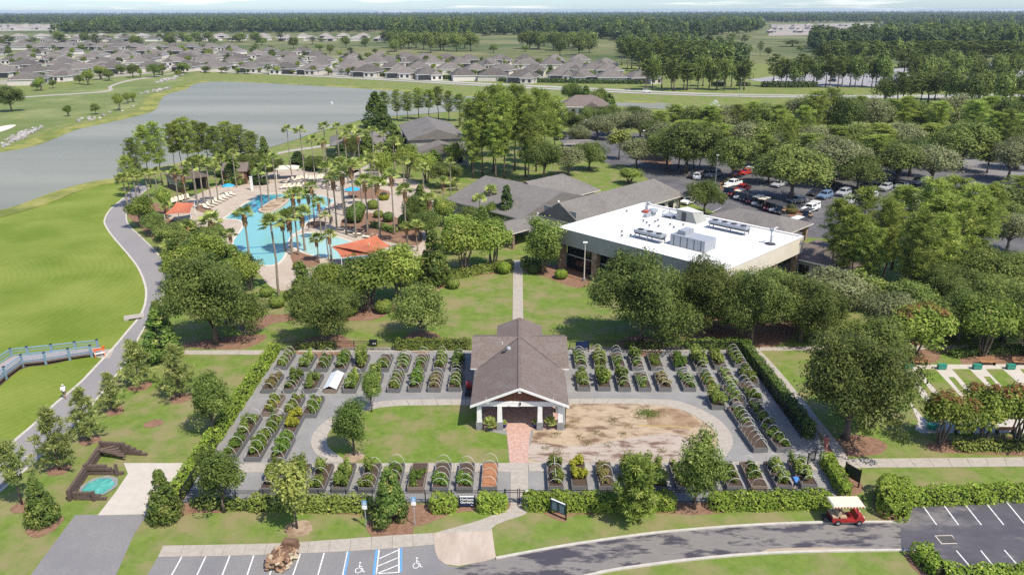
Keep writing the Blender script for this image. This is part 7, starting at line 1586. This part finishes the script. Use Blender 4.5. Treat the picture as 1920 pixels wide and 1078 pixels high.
m_sail = mat('coral_shade_cloth', (.40, .125, .07), (.46, .16, .09), .8, .8, .1, world=False)
def sail(corners, lab, sag=.35, n=9):
    """four-cornered cloth, sagging between its masts"""
    c = [P(x, y, z) for x, y, z in corners]; o0 = np.mean(c, 0); o0[2] = 0; v = []; f = []
    for i in range(n):
        for j in range(n):
            s, t = i / (n - 1), j / (n - 1); e = 1 - .10 * (4 * t * (1 - t)) ; s_ = .5 + (s - .5) * e; e2 = 1 - .10 * (4 * s * (1 - s)); t_ = .5 + (t - .5) * e2
            q = (c[0] * (1 - s_) + c[1] * s_) * (1 - t_) + (c[3] * (1 - s_) + c[2] * s_) * t_; q = q - [0, 0, sag * 16 * s * (1 - s) * t * (1 - t)]
            v.append(q - o0)
    for i in range(n - 1):
        for j in range(n - 1): f.append((i * n + j, (i + 1) * n + j, (i + 1) * n + j + 1, i * n + j + 1))
    o = thing('shade_sail', lab, 'shade sail', tuple(o0)); MB().add(v, f, m_sail).obj('cloth', o, True)
    for q in c: q = q - o0; MB().tube([(q[0], q[1], 0), (q[0], q[1], q[2] + .15)], .07, m_white, 6).obj('mast', o)
sail([(621, 462, 2.8), (707, 441, 4.3), (733, 461, 2.8), (700, 477, 3.6)], 'coral shade sail over the splash pool, rear peak'); sail([(621, 463, 2.7), (692, 457, 3.4), (700, 478, 3.5), (640, 484, 2.6)], 'coral shade sail over the splash pool, front part')
sail([(308, 403, 2.6), (331, 379, 3.6), (364, 380, 2.8), (357, 400, 3.2)], 'smaller coral shade sail left of the lap lanes')
# pergola at the top of the pool
p = P(540, 335); o = thing('pergola', 'cream canvas pergola behind the top of the pool', 'pergola', (p[0], p[1], .03), .2)
for x in (-2.6, 2.6):
    for y in (-1.6, 1.6): MB().box((x, y, 1.35), (.2, .2, 2.7), m_stucco).obj('post', o)
mb = MB(); gable_x(mb, -3, 3, -2, 2, 3.4, 2.75, mat('cream_canvas', (.55, .50, .40), (.60, .55, .46), 2, .8, .2, world=False), .1, 1.2, 1.2); mb.obj('canopy', o)
for x, y, l in ((361, 0, ''),): pass
for x, y, h, lab in ((473, 357, 3.2, 'white pillar at the top left of the pool'),): p = P(x, y); tag(MB().box((0, 0, h / 2), (.5, .5, h), m_white).box((0, 0, h + .05), (.65, .65, .1), m_white).obj('pillar', None, loc=(p[0], p[1], .03)), lab, 'pillar')
PALMS = [(523, 552, 410, 44, 0), (467, 478, 393, 38, 1), (436, 476, 434, 26, 1), (402, 462, 404, 42, 1), (572, 470, 392, 40, 1), (548, 478, 398, 44, 1), (535, 472, 402, 38, 1), (560, 478, 358, 34, 1), (597, 492, 442, 26, 1), (621, 488, 436, 28, 1), (618, 500, 400, 20, 0), (604, 452, 375, 26, 1), (563, 405, 356, 30, 1), (582, 412, 360, 28, 1), (590, 420, 344, 26, 1),
         (548, 338, 238, 20, 0), (573, 352, 240, 24, 0), (592, 352, 258, 22, 0), (617, 352, 232, 24, 0), (640, 352, 234, 22, 0), (612, 355, 262, 20, 1), (505, 382, 304, 26, 0), (520, 377, 290, 24, 0), (492, 394, 318, 24, 0),
         (632, 432, 328, 34, 1), (650, 440, 318, 36, 1), (668, 446, 304, 36, 1), (690, 442, 332, 34, 1), (713, 448, 336, 36, 1), (740, 440, 322, 32, 1), (680, 402, 300, 26, 0), (700, 390, 296, 26, 0), (620, 420, 310, 32, 0), (645, 405, 300, 30, 0), (764, 460, 350, 32, 1), (764, 470, 420, 26, 1), (783, 472, 418, 28, 1), (807, 432, 368, 34, 1), (832, 404, 336, 26, 1), (795, 362, 310, 24, 0), (758, 352, 298, 26, 0), (740, 322, 262, 26, 0), (710, 330, 290, 26, 1), (715, 325, 272, 24, 0), (698, 335, 285, 28, 1), (845, 368, 300, 22, 0), (855, 358, 338, 22, 0), (921, 410, 352, 26, 0), (900, 440, 368, 26, 0), (722, 300, 248, 22, 0), (660, 300, 238, 26, 0), (705, 352, 240, 22, 0), (677, 340, 248, 24, 1), (653, 345, 252, 24, 1),
         (338, 395, 318, 26, 1), (352, 392, 322, 26, 1), (372, 392, 300, 30, 0), (385, 390, 296, 32, 0), (398, 388, 302, 28, 0), (410, 380, 308, 26, 0), (420, 352, 294, 26, 0), (444, 352, 284, 22, 0), (368, 372, 310, 26, 0), (240, 392, 330, 30, 0), (258, 385, 322, 28, 0), (280, 378, 320, 26, 0), (298, 372, 318, 24, 0), (325, 500, 455, 36, 1), (340, 492, 476, 28, 1), (315, 410, 382, 24, 1), (348, 388, 345, 22, 1), (357, 460, 420, 30, 1), (1112, 195, 184, 12, 0), (1080, 200, 190, 12, 0)]
PALMS.sort()
for i, (x, yb, yt, w_, sk) in enumerate(PALMS): palm(x, yb, yt, w_ * 1.18, f'tall fan palm around the pool, {ordinal(i + 1)} from the left', 'fan palms around the pool', bool(sk), 18 if w_ > 25 else 15)
# ------------------------------------------------------------------ lamp poles, fountain, shore rocks
for x, yb, yt, lab in ((1095, 527, 456, 'white lamp pole at the glazed front of the white-roofed hall'), (1341, 345, 292, 'grey lamp pole in the car park left of the island oak'), (1098, 262, 226, 'thin lamp pole in front of the clubhouse'), (1205, 288, 246, 'thin lamp pole by the entrance drive'), (1387, 182, 148, 'lamp pole on the boulevard verge')):
    p = P(x, yb); h = hgt(x, yb, yt); o = thing('lamp_pole', lab, 'lamp post', (p[0], p[1], 0)); MB().tube([(0, 0, 0), (0, 0, h)], [.10, .06], m_stucco if 'white' in lab[:6] else m_steel, 8).obj('pole', o); MB().box((0, 0, h + .12), (.7, .35, .18), m_white).obj('head', o); MB().lathe([(.25, 0), (.25, .5)], m_stone, 8).obj('base', o)
def fountain(x, y, h, lab):
    p = P(x, y); o = thing('lake_fountain', lab, 'fountain', (p[0], p[1], .1)); N = 260; t = rng.uniform(0, 1, N); a = rng.uniform(0, 6.28, N); r = t * h * .75
    pos = np.stack([r * np.cos(a), r * np.sin(a), h * 4 * (t * .5 + .5) * (1 - (t * .5 + .5)) + rng.normal(size=N) * .1], 1); pos[:, 2] = np.clip(pos[:, 2], .05, None)
    me = leaf_mesh('spray', pos, rng.normal(size=(N, 3)), .16, .6, rng.random(N), mat('white_spray', (.8, .82, .84), None, 1, .6, .3)); s = place('spray', me, o); s['kind'] = 'stuff'; MB().lathe([(.4, 0), (.5, .15), (.2, .25)], m_steeld, 10).obj('float', o)
fountain(622, 196, .9, 'spraying fountain near the right end of the lake'); fountain(1340, 205, 3.5, 'tall white fountain in the hidden pond before the boulevard')
m_rock = mat('pale_rock', (.25, .235, .22), (.37, .35, .325), .8, .9, .2, world=False, rnd=.2)
RK = []
for _ in range(4):
    bm = bmesh.new(); bmesh.ops.create_icosphere(bm, subdivisions=1, radius=1)
    for v_ in bm.verts: v_.co *= float(rng.uniform(.7, 1.2)); v_.co.z *= .7
    me = bpy.data.meshes.new('shore_rock'); bm.to_mesh(me); bm.free(); me.materials.append(m_rock); RK.append(me)
def rocks(poly, n, phrase, s=.9):
    q = [np.array(p, float) for p in poly]; pts = []
    while len(pts) < n:
        w = rng.dirichlet(np.ones(len(q)) * .7); x, y = sum(a * b for a, b in zip(w, q)); pts.append((x, y))
    pts.sort()
    for i, (x, y) in enumerate(pts):
        p = P(x, y); o = place('shore_rock', RK[rng.integers(4)], None, (p[0], p[1], .15), rng.uniform(0, 6), (s * rng.uniform(.6, 1.5), s * rng.uniform(.6, 1.3), s * rng.uniform(.6, 1.2))); tag(o, f'pale riprap boulder {phrase}', 'rock', 'riprap ' + phrase)
rocks([(0, 268), (0, 280), (45, 262), (80, 240), (85, 236), (40, 245)], 120, 'in the rock bank at the left edge of the lake', .75); rocks([(288, 158), (330, 150), (345, 140), (300, 150)], 45, 'on the upper rock bank across the lake', 1.1); rocks([(262, 178), (300, 172), (330, 163), (280, 170)], 40, 'on the lower rock bank across the lake', .9); rocks([(105, 235), (160, 232), (245, 205), (262, 195)], 14, 'scattered along the far shore', .9)

# ================================================================== FAR WOODS (one mass each) AND HAZE
pc = bpy.data.collections.new('wood_tree_kinds')
def low_tree(nm, k, n, rx, rz, zc, m, size):
    cen = blob_centres(k, rx, rz, zc, .4); me = clumps(cen, 2.2, n, size, np.array([0, 0, zc - 2]), m, nm, .7, .4, 1, .25)
    o = bpy.data.objects.new(nm, me); pc.objects.link(o); return o
for i in range(3): low_tree('wood_tree', 30, 14, 5.4, 5.2 + i * .8, 5.6 + i, lm_fol, .95)
low_tree('wood_pine', 26, 14, 3.6, 7.5, 8.5, lm_fpine, .9)
def wood(name, label, polys, spacing_px, smin=.8, smax=1.3, rows=None, cap=22000):
    pts = []
    for poly in polys:
        q = np.array(poly, float); x0, x1, y0, y1 = q[:, 0].min(), q[:, 0].max(), q[:, 1].min(), q[:, 1].max()
        n = int((x1 - x0) * (y1 - y0) / (spacing_px[0] * spacing_px[1])); X = rng.uniform(x0, x1, n); Y = rng.uniform(y0, y1, n)
        ins = np.zeros(n, bool); j = len(q) - 1
        for i in range(len(q)):
            c = ((q[i, 1] > Y) != (q[j, 1] > Y)); dy_ = q[j, 1] - q[i, 1]; dy_ = dy_ if abs(dy_) > 1e-9 else 1e-9; xx = (q[j, 0] - q[i, 0]) * (Y - q[i, 1]) / dy_ + q[i, 0]
            ins ^= c & (X < xx); j = i
        pts += [P(a, b) for a, b in zip(X[ins], Y[ins])]
    pts = np.array(pts)[:cap]; pts = pts[pts[:, 1] < 15500]
    me = bpy.data.meshes.new(name); me.from_pydata([tuple(p) for p in pts], [], [])
    n = len(pts); sc = me.attributes.new('size', 'FLOAT', 'POINT'); sc.data.foreach_set('value', rng.uniform(smin, smax, n).astype(np.float32))
    rt = me.attributes.new('turn', 'FLOAT', 'POINT'); rt.data.foreach_set('value', rng.uniform(0, 6.28, n).astype(np.float32))
    o = place(name, me); tag(o, label, 'wood', None, 'stuff'); md = o.modifiers.new('scatter', 'NODES'); ng = bpy.data.node_groups.new('scatter', 'GeometryNodeTree'); md.node_group = ng
    ng.interface.new_socket('Geometry', in_out='INPUT', socket_type='NodeSocketGeometry'); ng.interface.new_socket('Geometry', in_out='OUTPUT', socket_type='NodeSocketGeometry')
    N_, L_ = ng.nodes, ng.links; gi = N_.new('NodeGroupInput'); go = N_.new('NodeGroupOutput'); mp = N_.new('GeometryNodeMeshToPoints'); ip = N_.new('GeometryNodeInstanceOnPoints'); ci = N_.new('GeometryNodeCollectionInfo')
    ci.inputs['Collection'].default_value = pc; ci.inputs['Separate Children'].default_value = True; ci.inputs['Reset Children'].default_value = True; ip.inputs['Pick Instance'].default_value = True
    a1 = N_.new('GeometryNodeInputNamedAttribute'); a1.data_type = 'FLOAT'; a1.inputs[0].default_value = 'size'; a2 = N_.new('GeometryNodeInputNamedAttribute'); a2.data_type = 'FLOAT'; a2.inputs[0].default_value = 'turn'
    cx = N_.new('ShaderNodeCombineXYZ'); e2 = N_.new('FunctionNodeEulerToRotation')
    L_.new(gi.outputs[0], mp.inputs[0]); L_.new(mp.outputs[0], ip.inputs['Points']); L_.new(ci.outputs[0], ip.inputs['Instance']); L_.new(a1.outputs[0], ip.inputs['Scale']); L_.new(a2.outputs[0], cx.inputs[2]); L_.new(cx.outputs[0], e2.inputs[0]); L_.new(e2.outputs[0], ip.inputs['Rotation']); L_.new(ip.outputs[0], go.inputs[0])
    return o
wood('horizon_wood', 'endless dark wood stretching to the horizon', [[(-60, 22.5), (1980, 22.5), (1980, 42), (1440, 43), (1430, 38), (-60, 46)]], (2.6, .95), .6, 1.7)
wood('left_wood', 'dark wood behind the far houses on the left and centre', [[(85, 64), (400, 62), (640, 62), (760, 60), (1000, 54), (1180, 40), (600, 40), (180, 44), (180, 56)]], (3.4, 1.3), .6, 1.75)
wood('middle_wood', 'tall dark wood in the middle distance right of centre', [[(1000, 66), (1200, 80), (1330, 70), (1420, 62), (1435, 52), (1420, 42), (1200, 40), (1050, 50)], [(720, 78), (860, 70), (1000, 66), (1000, 54), (740, 62)]], (5.0, 2.0), .7, 1.8)
wood('plantation_wood', 'pine plantation beyond the house estate', [[(1160, 100), (1200, 125), (1330, 140), (1400, 128), (1330, 92), (1240, 76), (1165, 80)]], (9, 4.5), .9, 1.2)
wood('right_wood', 'broad wood beyond the parkway on the right', [[(1520, 100), (1700, 96), (1800, 100), (1990, 104), (1990, 66), (1800, 60), (1600, 76), (1520, 82)], [(1640, 50), (1800, 62), (1990, 62), (1990, 46), (1700, 42)]], (6, 2.6), .6, 1.6)
for x, y, h, lab in ((388, 27, 40, 'left'), (416, 27, 45, 'right')):
    p = P(x, 24); tag(MB().lathe([(6, 0), (5, 30), (14, 38), (14, 48), (3, 54)], m_white, 10).obj('water_tower', None, loc=(p[0], p[1] * .9, 0)), f'tiny white water tower on the horizon, {lab} one of two', 'water tower')
HAZE = True
if HAZE:
    hz = MB().box((0, 8200, 24.5), (33000, 17000, 51), None); hz.mats = []
    me = bpy.data.meshes.new('haze'); me.from_pydata(hz.v, [], hz.f); me.update()
    mh = bpy.data.materials.new('haze_air'); mh.use_nodes = True; n_ = mh.node_tree.nodes; n_.clear(); out = n_.new('ShaderNodeOutputMaterial'); vol = n_.new('ShaderNodeVolumePrincipled')
    vol.inputs['Density'].default_value = .00006; vol.inputs['Color'].default_value = (.70, .84, 1.0, 1); vol.inputs['Anisotropy'].default_value = .1
    mh.node_tree.links.new(vol.outputs[0], out.inputs['Volume']); me.materials.append(mh)
    o = place('haze', me); tag(o, 'faint bluish summer haze in the air over the whole scene', 'haze', None, 'stuff')
